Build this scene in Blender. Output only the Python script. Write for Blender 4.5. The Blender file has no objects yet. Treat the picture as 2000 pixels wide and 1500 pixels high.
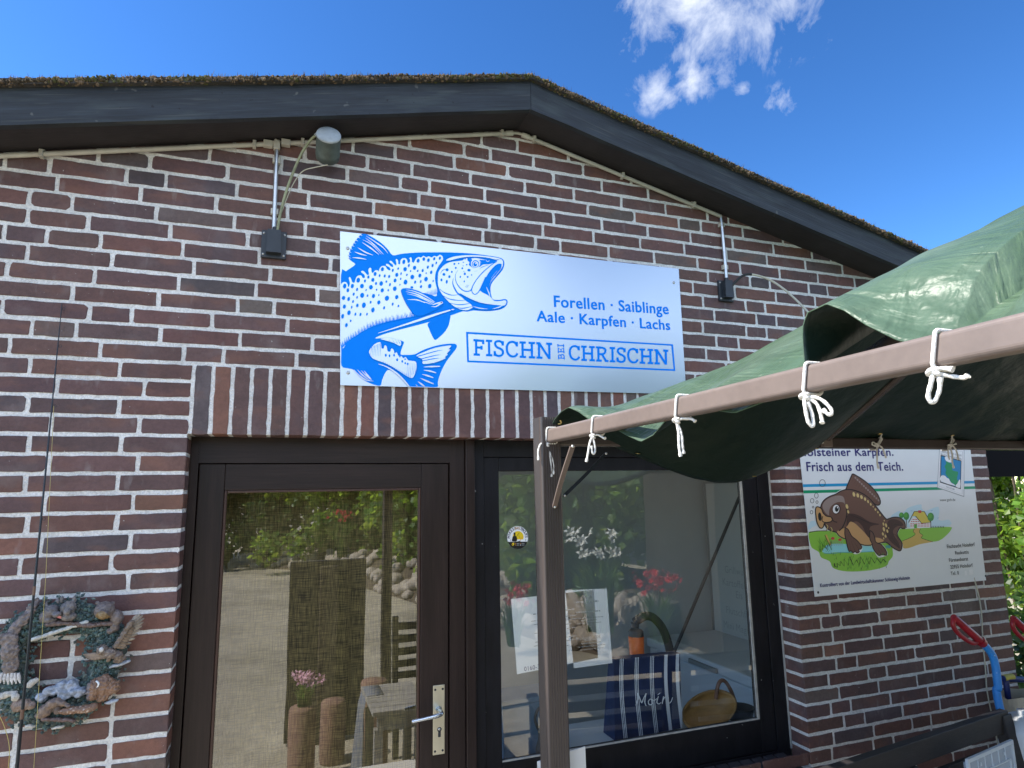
import bpy, bmesh, math, random
import numpy as np
from mathutils import Vector, Matrix, noise
from mathutils.geometry import tessellate_polygon
random.seed(7)
S = bpy.context.scene
COL = S.collection
R = math.radians
# ---------------------------------------------------------------- camera
GZ = 2.31                                   # height of the top of the lintel above the ground
CP = Vector((0.29745, -2.40095, GZ - 0.45290)); YAW, PIT, ROL, FPX = 0.347631, 0.166458, -0.016854, 1244.06
_f = Vector((math.sin(YAW) * math.cos(PIT), math.cos(YAW) * math.cos(PIT), math.sin(PIT)))
_r0 = Vector((math.cos(YAW), -math.sin(YAW), 0)); _u0 = _r0.cross(_f)
_r = _r0 * math.cos(ROL) + _u0 * math.sin(ROL); _u = -_r0 * math.sin(ROL) + _u0 * math.cos(ROL)
cam = bpy.data.cameras.new('camera'); camo = bpy.data.objects.new('camera', cam); COL.objects.link(camo)
camo.matrix_world = Matrix(((_r.x, _u.x, -_f.x, CP.x), (_r.y, _u.y, -_f.y, CP.y), (_r.z, _u.z, -_f.z, CP.z), (0, 0, 0, 1)))
cam.sensor_width = 36; cam.lens = FPX / 2000 * 36; cam.clip_start = 0.02; cam.clip_end = 2000
S.camera = camo
def ray(x, y): return _f + _r * ((x - 1000) / FPX) + _u * ((750 - y) / FPX)
def at(x, y, Y=0.0):                        # a point of the photograph measured on a plane parallel to the wall
    d = ray(x, y); return CP + d * ((Y - CP.y) / d.y)
def side(x, y, X):
    d = ray(x, y); return CP + d * ((X - CP.x) / d.x)
# ---------------------------------------------------------------- sky and sun
SUN_EL, SUN_AZ = R(50), R(-83)              # azimuth from +Y (behind the gable), negative = to the left
sdir = Vector((math.sin(SUN_AZ) * math.cos(SUN_EL), math.cos(SUN_AZ) * math.cos(SUN_EL), math.sin(SUN_EL)))
W = bpy.data.worlds.new('World'); S.world = W; W.use_nodes = True
def N(t, typ, loc=None, **k):
    n = t.nodes.new(typ)
    for a, b in k.items():
        if a.startswith('i_'):
            key = a[2:]; key = int(key) if key.isdigit() else key
            n.inputs[key].default_value = b
        else: setattr(n, a, b)
    return n
def L(t, a, b): t.links.new(a, b)
wt = W.node_tree; wt.nodes.clear()
sky = N(wt, 'ShaderNodeTexSky'); sky.sky_type = 'NISHITA'; sky.sun_disc = False
sky.sun_elevation = SUN_EL; sky.sun_rotation = SUN_AZ
sky.altitude = 50; sky.air_density = 1.0; sky.dust_density = 0.15; sky.ozone_density = 4.0
tc = N(wt, 'ShaderNodeTexCoord')
hs = N(wt, 'ShaderNodeHueSaturation'); hs.inputs['Saturation'].default_value = 1.10; hs.inputs['Value'].default_value = 1.0
gm = N(wt, 'ShaderNodeGamma'); gm.inputs[1].default_value = 1.38; L(wt, sky.outputs[0], gm.inputs[0]); L(wt, gm.outputs[0], hs.inputs['Color'])
# a few torn white clouds high over the ridge
clouds = [((1340, 0), .105, .95), ((1290, 45), .075, .9), ((1415, 55), .085, .85), ((1510, 15), .085, .8), ((1230, 0), .06, .8), ((1330, 95), .035, .7),
          ((1280, 165), .046, 1.05), ((1345, 160), .044, .85), ((1303, 187), .032, .8), ((1525, 205), .034, .62), ((1450, 172), .02, .6), ((1610, 60), .05, .3)]
mask = None
for (px, py), rad, amp in clouds:
    d = ray(px, py).normalized()
    vd = N(wt, 'ShaderNodeVectorMath', operation='DISTANCE'); L(wt, tc.outputs['Generated'], vd.inputs[0]); vd.inputs[1].default_value = d
    mr = N(wt, 'ShaderNodeMapRange'); mr.inputs[1].default_value = 0; mr.inputs[2].default_value = rad; mr.inputs[3].default_value = amp; mr.inputs[4].default_value = 0
    L(wt, vd.outputs['Value'], mr.inputs[0])
    if mask is None: mask = mr.outputs[0]
    else:
        mx = N(wt, 'ShaderNodeMath', operation='MAXIMUM'); L(wt, mask, mx.inputs[0]); L(wt, mr.outputs[0], mx.inputs[1]); mask = mx.outputs[0]
nz = N(wt, 'ShaderNodeTexNoise'); nz.inputs['Scale'].default_value = 17; nz.inputs['Detail'].default_value = 9; nz.inputs['Roughness'].default_value = .62; nz.inputs['Distortion'].default_value = .3
mpc = N(wt, 'ShaderNodeMapping'); mpc.inputs['Rotation'].default_value = (0.3, 0.5, 0.2); mpc.inputs['Scale'].default_value = (1, .75, .7)
L(wt, tc.outputs['Generated'], mpc.inputs['Vector']); L(wt, mpc.outputs[0], nz.inputs['Vector'])
ma = N(wt, 'ShaderNodeMath', operation='MULTIPLY_ADD'); L(wt, nz.outputs['Fac'], ma.inputs[0]); ma.inputs[1].default_value = 2.7; ma.inputs[2].default_value = -1.66
mb = N(wt, 'ShaderNodeMath', operation='MULTIPLY_ADD'); L(wt, mask, mb.inputs[0]); mb.inputs[1].default_value = 1.0; L(wt, ma.outputs[0], mb.inputs[2])
mm = N(wt, 'ShaderNodeMath', operation='MULTIPLY', use_clamp=True); L(wt, mb.outputs[0], mm.inputs[0])
mk = N(wt, 'ShaderNodeMath', operation='MULTIPLY', use_clamp=True); L(wt, mask, mk.inputs[0]); mk.inputs[1].default_value = 5.0
L(wt, mk.outputs[0], mm.inputs[1])
cmx = N(wt, 'ShaderNodeMix', data_type='RGBA'); L(wt, mm.outputs[0], cmx.inputs['Factor'])
L(wt, hs.outputs[0], cmx.inputs['A']); CLOUD = cmx.inputs['B']; CLOUD.default_value = (7.6, 8.0, 8.7, 1)
# bright cumulus in the half of the sky behind the photographer (the shop sign mirrors it)
n2c = N(wt, 'ShaderNodeTexNoise'); n2c.inputs['Scale'].default_value = 2.6; n2c.inputs['Detail'].default_value = 7; n2c.inputs['Roughness'].default_value = .55; L(wt, tc.outputs['Generated'], n2c.inputs['Vector'])
sxyz = N(wt, 'ShaderNodeSeparateXYZ'); L(wt, tc.outputs['Generated'], sxyz.inputs[0])
back = N(wt, 'ShaderNodeMapRange'); back.inputs[1].default_value = -.05; back.inputs[2].default_value = -.45; back.inputs[3].default_value = 0; back.inputs[4].default_value = 1; L(wt, sxyz.outputs['Y'], back.inputs[0])
cov = N(wt, 'ShaderNodeMapRange'); cov.inputs[1].default_value = .46; cov.inputs[2].default_value = .60; L(wt, n2c.outputs['Fac'], cov.inputs[0])
cvm = N(wt, 'ShaderNodeMath', operation='MULTIPLY'); L(wt, back.outputs[0], cvm.inputs[0]); L(wt, cov.outputs[0], cvm.inputs[1])
cm2 = N(wt, 'ShaderNodeMix', data_type='RGBA'); L(wt, cvm.outputs[0], cm2.inputs['Factor']); L(wt, cmx.outputs['Result'], cm2.inputs['A']); cm2.inputs['B'].default_value = (13.5, 15.3, 18.4, 1)
bg = N(wt, 'ShaderNodeBackground'); L(wt, cm2.outputs['Result'], bg.inputs['Color']); bg.inputs['Strength'].default_value = 0.078
wo = N(wt, 'ShaderNodeOutputWorld'); L(wt, bg.outputs[0], wo.inputs['Surface'])
sl = bpy.data.lights.new('sun', 'SUN'); sl.energy = 5.0; sl.angle = R(.55); sl.color = (1, .95, .86)
so = bpy.data.objects.new('sun', sl); COL.objects.link(so); so.rotation_euler = sdir.to_track_quat('Z', 'Y').to_euler(); so.location = (0, 0, 20)
vs = S.view_settings; vs.view_transform = 'Standard'; vs.look = 'None'; vs.exposure = 0.95; vs.gamma = 1.0
try: vs.use_curve_mapping = False
except Exception: pass
S.cycles.max_bounces = 10; S.cycles.transparent_max_bounces = 16; S.cycles.sample_clamp_indirect = 6
# ---------------------------------------------------------------- materials
M = {}
def mat(name, col=(.5, .5, .5), rough=.6, metal=0, vary=None, bump=None, spec=.5, attr=False, alpha=1, trans=0, coat=0):
    """Principled material; vary = list of (scale, amount, stretch xyz), bump = list of (scale, strength, distance, stretch)"""
    m = bpy.data.materials.new(name); m.use_nodes = True; t = m.node_tree; b = t.nodes['Principled BSDF']
    b.inputs['Roughness'].default_value = rough; b.inputs['Metallic'].default_value = metal
    b.inputs['Specular IOR Level'].default_value = spec; b.inputs['Coat Weight'].default_value = coat
    tcx = N(t, 'ShaderNodeTexCoord')
    if attr:
        a = N(t, 'ShaderNodeVertexColor'); a.layer_name = 'Col'; cs = a.outputs[0]
    else:
        a = N(t, 'ShaderNodeRGB'); a.outputs[0].default_value = (*col, 1); cs = a.outputs[0]
    for (sc, amt, st) in (vary or []):
        mp = N(t, 'ShaderNodeMapping'); mp.inputs['Scale'].default_value = st; L(t, tcx.outputs['Object'], mp.inputs[0])
        n = N(t, 'ShaderNodeTexNoise'); n.inputs['Scale'].default_value = sc; n.inputs['Detail'].default_value = 6; n.inputs['Roughness'].default_value = .6
        L(t, mp.outputs[0], n.inputs['Vector'])
        r = N(t, 'ShaderNodeMapRange'); r.inputs[1].default_value = .3; r.inputs[2].default_value = .7; r.inputs[3].default_value = 1 - amt; r.inputs[4].default_value = 1 + amt
        L(t, n.outputs['Fac'], r.inputs[0])
        v = N(t, 'ShaderNodeVectorMath', operation='SCALE'); L(t, cs, v.inputs[0]); L(t, r.outputs[0], v.inputs['Scale']); cs = v.outputs[0]
    L(t, cs, b.inputs['Base Color'])
    nm = None
    for (sc, stg, dist, st) in (bump or []):
        mp = N(t, 'ShaderNodeMapping'); mp.inputs['Scale'].default_value = st; L(t, tcx.outputs['Object'], mp.inputs[0])
        n = N(t, 'ShaderNodeTexNoise'); n.inputs['Scale'].default_value = sc; n.inputs['Detail'].default_value = 5
        L(t, mp.outputs[0], n.inputs['Vector'])
        bp = N(t, 'ShaderNodeBump'); bp.inputs['Strength'].default_value = stg; bp.inputs['Distance'].default_value = dist
        L(t, n.outputs['Fac'], bp.inputs['Height'])
        if nm: L(t, nm, bp.inputs['Normal'])
        nm = bp.outputs[0]
    if nm: L(t, nm, b.inputs['Normal'])
    if alpha < 1: b.inputs['Alpha'].default_value = alpha
    if trans: b.inputs['Transmission Weight'].default_value = trans
    M[name] = m; return m
U1 = (1, 1, 1)
def speck(m, scale, thr, col, mixamt=1.0, st=None, soft=.035, detail=2):   # sparse light or dark specks (droppings, dust, chips) over a material
    t = m.node_tree; b = t.nodes['Principled BSDF']; src = b.inputs['Base Color'].links[0].from_socket
    tcx = N(t, 'ShaderNodeTexCoord'); n = N(t, 'ShaderNodeTexNoise'); n.inputs['Scale'].default_value = scale; n.inputs['Detail'].default_value = detail
    mp = N(t, 'ShaderNodeMapping'); mp.inputs['Scale'].default_value = st or (1, 1, 1); L(t, tcx.outputs['Object'], mp.inputs[0]); L(t, mp.outputs[0], n.inputs['Vector'])
    r = N(t, 'ShaderNodeMapRange'); r.inputs[1].default_value = thr; r.inputs[2].default_value = thr + soft; r.inputs[4].default_value = mixamt; L(t, n.outputs['Fac'], r.inputs[0])
    x = N(t, 'ShaderNodeMix', data_type='RGBA'); L(t, r.outputs[0], x.inputs['Factor']); L(t, src, x.inputs['A']); x.inputs['B'].default_value = (*col, 1)
    L(t, x.outputs['Result'], b.inputs['Base Color'])
mat('brick', rough=.62, attr=True, vary=[(9, .16, (1, 1, 1.6)), (70, .16, U1), (420, .12, U1)], bump=[(180, .35, .004, U1), (35, .25, .006, U1)], spec=.4)
# scorch marks that belong to the fired bricks
_t = M['brick'].node_tree; _b = _t.nodes['Principled BSDF']; _s = _b.inputs['Base Color'].links[0].from_socket
_tc = N(_t, 'ShaderNodeTexCoord'); _mp = N(_t, 'ShaderNodeMapping'); _mp.inputs['Scale'].default_value = (6.5, 6.5, 3.2); L(_t, _tc.outputs['Object'], _mp.inputs[0])
_n = N(_t, 'ShaderNodeTexNoise'); _n.inputs['Scale'].default_value = 1.0; _n.inputs['Detail'].default_value = 3; L(_t, _mp.outputs[0], _n.inputs['Vector'])
_r2 = N(_t, 'ShaderNodeMapRange'); _r2.inputs[1].default_value = .60; _r2.inputs[2].default_value = .68; _r2.inputs[4].default_value = .35; L(_t, _n.outputs['Fac'], _r2.inputs[0])
_x = N(_t, 'ShaderNodeMix', data_type='RGBA'); L(_t, _r2.outputs[0], _x.inputs['Factor']); L(_t, _s, _x.inputs['A']); _x.inputs['B'].default_value = (.068, .058, .068, 1); L(_t, _x.outputs['Result'], _b.inputs['Base Color'])
speck(M['brick'], 6.5, .54, (.215, .095, .062), .42, (1, 1, 2.2), .14, 4); speck(M['brick'], 9, .56, (.20, .16, .155), .38, (1, 1, 1), .16, 5); speck(M['brick'], 26, .62, (.30, .26, .25), .35, (1, 1, .35), .12, 4); speck(M['brick'], 95, .735, (.55, .53, .5), .8)
mat('mortar', (.72, .705, .68), .95, vary=[(14, .12, U1), (160, .2, U1), (2.2, .14, U1)], bump=[(120, .9, .006, U1), (420, .5, .003, U1)])
mat('black_timber', (.017, .022, .029), .62, vary=[(5, .5, (.5, 1, 5)), (30, .3, (.25, 1, 6))], bump=[(25, .4, .006, (.2, 1, 6))])
speck(M['black_timber'], 7, .52, (.045, .058, .060), .7, (.6, 1, 3.2), .2, 8); speck(M['black_timber'], 34, .60, (.075, .080, .075), .5, (.10, 1, 2.5), .1, 6); speck(M['black_timber'], 40, .72, (.004, .004, .004), .9); speck(M['black_timber'], 21, .73, (.13, .13, .12), .6)
mat('soffit_timber', (.022, .018, .020), .7, vary=[(6, .3, U1)], bump=[(30, .3, .004, (.3, 3, 3))])
mat('shade_timber', (.006, .006, .008), .9, spec=.1)  # lean-to fascia: its backlit shade is painted in as near black
mat('door_wood', (.026, .016, .014), .36, vary=[(9, .28, (3, 3, .25)), (60, .22, (3, 3, .12))], bump=[(80, .12, .003, (3, 3, .1))], spec=.32)
mat('door_wood_flat', (.026, .016, .014), .36, vary=[(9, .28, (.25, 3, 3)), (60, .22, (.12, 3, 3))], bump=[(80, .12, .003, (.1, 3, 3))], spec=.32)
mat('bead_wood', (.060, .028, .020), .38, vary=[(30, .25, (2, 2, .3))])
mat('frame_dark', (.010, .0095, .012), .5, vary=[(20, .35, (1, 1, .3))], bump=[(60, .25, .003, (2, 2, .2))], spec=.28)
speck(M['frame_dark'], 42, .735, (.35, .34, .33), .7)
mat('sealant', (.42, .40, .36), .7, vary=[(30, .25, U1)])
mat('roofing', (.045, .042, .040), .9, vary=[(6, .35, U1)], bump=[(40, .5, .01, U1)])
mat('moss', rough=1, attr=True, spec=.1)
mat('sill_brick', (.045, .042, .048), .6, vary=[(12, .3, U1), (90, .2, U1)], bump=[(60, .3, .004, U1)])
mat('plaster', (.58, .61, .60), .9, vary=[(2, .06, U1)])
mat('inner_floor', (.16, .15, .14), .7, vary=[(4, .2, U1)])
mat('steel', (.62, .62, .60), .32, .9, vary=[(30, .12, U1)])
mat('grey_pvc', (.46, .44, .38), .5, vary=[(14, .15, U1)])
mat('lamp_grey', (.34, .37, .38), .45, vary=[(25, .25, U1)], bump=[(60, .15, .002, U1)])
mat('lamp_green', (.075, .095, .085), .5, vary=[(18, .45, U1)])
mat('black_plastic', (.022, .027, .034), .38, vary=[(30, .2, U1)])
mat('black_cable', (.02, .02, .02), .5)
mat('old_cable', (.26, .27, .16), .6, vary=[(30, .35, U1)])
mat('pale_cable', (.50, .47, .36), .55)
mat('sign_white', (.56, .64, .74), .20, .5, vary=[(3, .015, U1)], spec=.5)
mat('sign_blue', (.0, .235, .92), .45, spec=.10)
mat('sign_white_ink', (.58, .66, .76), .22, .45, spec=.5)
mat('zinc_screw', (.5, .5, .48), .4, .8)
mat('board_white', (.82, .84, .84), .3, vary=[(3, .03, U1)])
for k, c in dict(ink_navy=(.03, .025, .17), ink_black=(.016, .015, .017), ink_cyan=(.01, .27, .52), ink_green=(.0, .27, .12), carp_brown=(.145, .075, .056), carp_dark=(.060, .030, .026), carp_grey=(.27, .21, .19), carp_tan=(.52, .30, .13),
                 carp_scale=(.62, .47, .20), paper_white=(.86, .88, .88), grass_print=(.24, .50, .06), grass_deep=(.10, .36, .05), water_print=(.27, .62, .66), sky_print=(.50, .66, .74), roof_print=(.62, .50, .08), path_print=(.55, .38, .10), red_print=(.50, .05, .05),
                 tree_print=(.05, .25, .06), ink_yellow=(.72, .52, .02), ink_orange=(.7, .3, .05), ink_grey=(.30, .32, .33), seal_blue=(.01, .20, .42), seal_green=(.01, .26, .10)).items():
    mat(k, tuple(min(.9, v * 1.22) for v in c) if k not in ('ink_black', 'ink_navy') else c, .35)
mat('pavilion_metal', (.175, .136, .118), .42, vary=[(7, .10, U1), (60, .06, U1)], bump=[(40, .06, .002, U1)])
mat('post_metal', (.075, .060, .056), .27, vary=[(8, .12, (1, 1, .2))])
speck(M['pavilion_metal'], 55, .755, (.5, .47, .44), .6)
mat('cord_white', (.80, .78, .73), .9, bump=[(260, .8, .003, (1, 1, 1))])
mat('brass', (.72, .55, .22), .28, 1)
mat('paper', (.88, .89, .90), .7, vary=[(4, .04, U1)])
mat('plate_metal', (.70, .66, .52), .30, .75, vary=[(14, .08, (1, 1, .3))], bump=[(90, .08, .002, (4, 1, .2))])
mat('aluminium', (.66, .70, .74), .26, .95)
mat('rod_black', (.014, .016, .020), .28)
mat('copper_thread', (.16, .085, .05), .4)
mat('fishing_line', (.55, .45, .14), .4)
mat('bag_navy', (.016, .028, .085), .85, vary=[(12, .25, U1)], bump=[(220, .3, .002, U1)])
mat('bag_white', (.80, .83, .87), .85)
mat('orange_plastic', (.80, .16, .02), .4)
mat('bowl_wood', (.36, .20, .065), .55, vary=[(8, .3, (1, 1, 3))])
mat('handle_wood', (.20, .10, .06), .6, vary=[(20, .3, U1)])
mat('dark_pot', (.05, .05, .048), .55)
mat('freezer_white', (.62, .66, .68), .4)
mat('whiteboard', (.60, .63, .62), .25)
mat('board_edge', (.24, .26, .26), .4)
mat('crate_blue', (.12, .19, .27), .5)
mat('red_plastic', (.34, .012, .022), .36, vary=[(16, .2, U1)])
mat('blue_paint', (.035, .27, .72), .42, vary=[(20, .1, U1)])
speck(M['blue_paint'], 48, .69, (.6, .66, .72), .9)
mat('navy_paint', (.012, .025, .13), .4)
mat('label_yellow', (.55, .46, .06), .5)
mat('bench_wood', (.020, .017, .018), .6, vary=[(6, .35, (.3, 3, 3)), (40, .25, (.2, 4, 4))], bump=[(60, .25, .003, (.2, 4, 4))])
mat('clear_plastic', (.62, .70, .80), .22, alpha=.42)
mat('clear_rib', (.72, .79, .86), .3, alpha=.7)
mat('white_plastic', (.70, .72, .74), .35, vary=[(10, .05, U1)])
mat('kraft_paper', (.50, .42, .30), .8, bump=[(9, .8, .02, U1)])
mat('resin_green', rough=.5, attr=True, vary=[(60, .3, U1)], bump=[(90, .5, .004, U1)])
mat('resin_paint', rough=.40, attr=True, vary=[(40, .22, U1), (160, .2, U1)], bump=[(130, .5, .003, U1)])
mat('gravel', (.39, .345, .26), .95, vary=[(.25, .3, U1), (1.3, .22, U1), (9, .15, U1), (60, .3, U1)], bump=[(60, .8, .02, U1), (9, .3, .03, U1)])
mat('stone', (.42, .36, .29), .9, vary=[(3, .3, U1), (20, .2, U1)], bump=[(14, .5, .03, U1)])
mat('grey_wood', (.30, .28, .25), .8, vary=[(8, .25, (.3, 3, 3))])
mat('dark_panel', (.045, .035, .026), .7, vary=[(6, .4, (3, 3, .3))])
mat('terracotta', (.24, .135, .10), .85, vary=[(12, .25, U1)], bump=[(40, .5, .01, U1)])
mat('grey_cloth', (.17, .18, .21), .95, bump=[(10, .5, .02, U1)])
mat('cushion_white', (.66, .64, .60), .9)
mat('bark', (.10, .075, .05), .95, vary=[(10, .3, (1, 1, .3))], bump=[(20, .8, .02, (1, 1, .3))])
mat('white_petal', (.80, .80, .72), .6); mat('red_petal', (.55, .02, .03), .6); mat('pink_petal', (.62, .34, .42), .6)
def leafmat(name, col, tcol):
    m = bpy.data.materials.new(name); m.use_nodes = True; t = m.node_tree; t.nodes.clear()
    a = N(t, 'ShaderNodeVertexColor'); a.layer_name = 'Col'
    x = N(t, 'ShaderNodeMix', data_type='RGBA', blend_type='MULTIPLY'); x.inputs['Factor'].default_value = 1; x.inputs['A'].default_value = (*col, 1); L(t, a.outputs[0], x.inputs['B'])
    y = N(t, 'ShaderNodeMix', data_type='RGBA', blend_type='MULTIPLY'); y.inputs['Factor'].default_value = 1; y.inputs['A'].default_value = (*tcol, 1); L(t, a.outputs[0], y.inputs['B'])
    b = N(t, 'ShaderNodeBsdfPrincipled'); b.inputs['Roughness'].default_value = .45; L(t, x.outputs['Result'], b.inputs['Base Color'])
    tr = N(t, 'ShaderNodeBsdfTranslucent'); L(t, y.outputs['Result'], tr.inputs['Color'])
    ms = N(t, 'ShaderNodeMixShader'); ms.inputs[0].default_value = .5; L(t, b.outputs[0], ms.inputs[1]); L(t, tr.outputs[0], ms.inputs[2])
    o = N(t, 'ShaderNodeOutputMaterial'); L(t, ms.outputs[0], o.inputs[0]); M[name] = m
leafmat('leaf', (.085, .16, .03), (.36, .54, .06)); leafmat('leaf_dark', (.045, .09, .028), (.11, .20, .03)); leafmat('leaf_blade', (.07, .13, .035), (.16, .28, .05))
def glassmat(name, ior, tint):
    m = bpy.data.materials.new(name); m.use_nodes = True; t = m.node_tree; t.nodes.clear()
    fr0 = N(t, 'ShaderNodeFresnel'); fr0.inputs[0].default_value = ior; ge = N(t, 'ShaderNodeNewGeometry')
    fr = N(t, 'ShaderNodeMix', data_type='FLOAT'); L(t, ge.outputs['Backfacing'], fr.inputs[0]); L(t, fr0.outputs[0], fr.inputs[2]); fr.inputs[3].default_value = .12
    tr = N(t, 'ShaderNodeBsdfTransparent'); tr.inputs[0].default_value = (*tint, 1)
    gl = N(t, 'ShaderNodeBsdfGlossy'); gl.inputs['Roughness'].default_value = 0.0; gl.inputs['Color'].default_value = (1, 1, 1, 1)
    tcx = N(t, 'ShaderNodeTexCoord'); n = N(t, 'ShaderNodeTexNoise'); n.inputs['Scale'].default_value = 2.2; n.inputs['Detail'].default_value = 1; L(t, tcx.outputs['Object'], n.inputs['Vector'])
    bp = N(t, 'ShaderNodeBump'); bp.inputs['Strength'].default_value = .05; bp.inputs['Distance'].default_value = .02; L(t, n.outputs['Fac'], bp.inputs['Height']); L(t, bp.outputs[0], gl.inputs['Normal'])
    ms = N(t, 'ShaderNodeMixShader'); L(t, fr.outputs[0], ms.inputs[0]); L(t, tr.outputs[0], ms.inputs[1]); L(t, gl.outputs[0], ms.inputs[2])
    o = N(t, 'ShaderNodeOutputMaterial'); L(t, ms.outputs[0], o.inputs[0]); M[name] = m
glassmat('glass', 2.2, (.94, .96, .95)); glassmat('door_glass', 2.6, (.86, .88, .84))
def tarpmat():
    m = mat('tarp', (.056, .098, .058), .44, vary=[(2.2, .18, U1), (14, .12, U1)], spec=.42)
    t = m.node_tree; b = t.nodes['Principled BSDF']
    tcx = N(t, 'ShaderNodeTexCoord'); nm = None
    for sc, stg, dist, st, rot in [(3.0, .35, .05, (1, 1, 1), 0), (6, .8, .03, (2.4, .5, 1), .7), (8, .7, .025, (.4, 2.2, 1), -.5), (18, .4, .012, (2, .5, 1), .4), (55, .28, .006, (1, 1, 1), 0), (900, .12, .001, (1, 1, 1), 0)]:
        mp = N(t, 'ShaderNodeMapping'); mp.inputs['Scale'].default_value = st; mp.inputs['Rotation'].default_value = (0, 0, rot); L(t, tcx.outputs['Object'], mp.inputs[0])
        n = N(t, 'ShaderNodeTexNoise'); n.inputs['Scale'].default_value = sc; n.inputs['Detail'].default_value = 3; n.inputs['Distortion'].default_value = .6; L(t, mp.outputs[0], n.inputs['Vector'])
        bp = N(t, 'ShaderNodeBump'); bp.inputs['Strength'].default_value = stg; bp.inputs['Distance'].default_value = dist; L(t, n.outputs['Fac'], bp.inputs['Height'])
        if nm: L(t, nm, bp.inputs['Normal'])
        nm = bp.outputs[0]
    L(t, nm, b.inputs['Normal'])
tarpmat(); mat('tarp_underside_shade', (.007, .018, .013), .42, spec=.3, bump=[(5, .4, .03, U1), (16, .3, .012, U1)])  # canopy underside: a darker copy of the tarp with its shade painted in
speck(M['tarp'], 3.5, .50, (.12, .165, .12), .5, None, .2, 7); speck(M['tarp'], 60, .74, (.30, .36, .28), .5)
mat('tarp_seam', (.20, .27, .19), .6)
def weave():
    m = mat('burlap', (.17, .135, .055), .95); t = m.node_tree; b = t.nodes['Principled BSDF']
    tcx = N(t, 'ShaderNodeTexCoord'); fac = None
    for st in [(14, 1, 300), (260, 1, 18)]:
        mp = N(t, 'ShaderNodeMapping'); mp.inputs['Scale'].default_value = st; L(t, tcx.outputs['Object'], mp.inputs[0])
        n = N(t, 'ShaderNodeTexNoise'); n.inputs['Scale'].default_value = 1; n.inputs['Detail'].default_value = 2; L(t, mp.outputs[0], n.inputs['Vector'])
        r = N(t, 'ShaderNodeMapRange'); r.inputs[1].default_value = .36; r.inputs[2].default_value = .62; r.inputs[3].default_value = .5; r.inputs[4].default_value = 1.4; L(t, n.outputs['Fac'], r.inputs[0])
        if fac is None: fac = r.outputs[0]
        else:
            q = N(t, 'ShaderNodeMath', operation='MULTIPLY'); L(t, fac, q.inputs[0]); L(t, r.outputs[0], q.inputs[1]); fac = q.outputs[0]
    v = N(t, 'ShaderNodeVectorMath', operation='SCALE'); v.inputs[0].default_value = (.13, .10, .042); L(t, fac, v.inputs['Scale']); L(t, v.outputs[0], b.inputs['Base Color'])
weave()
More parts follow.
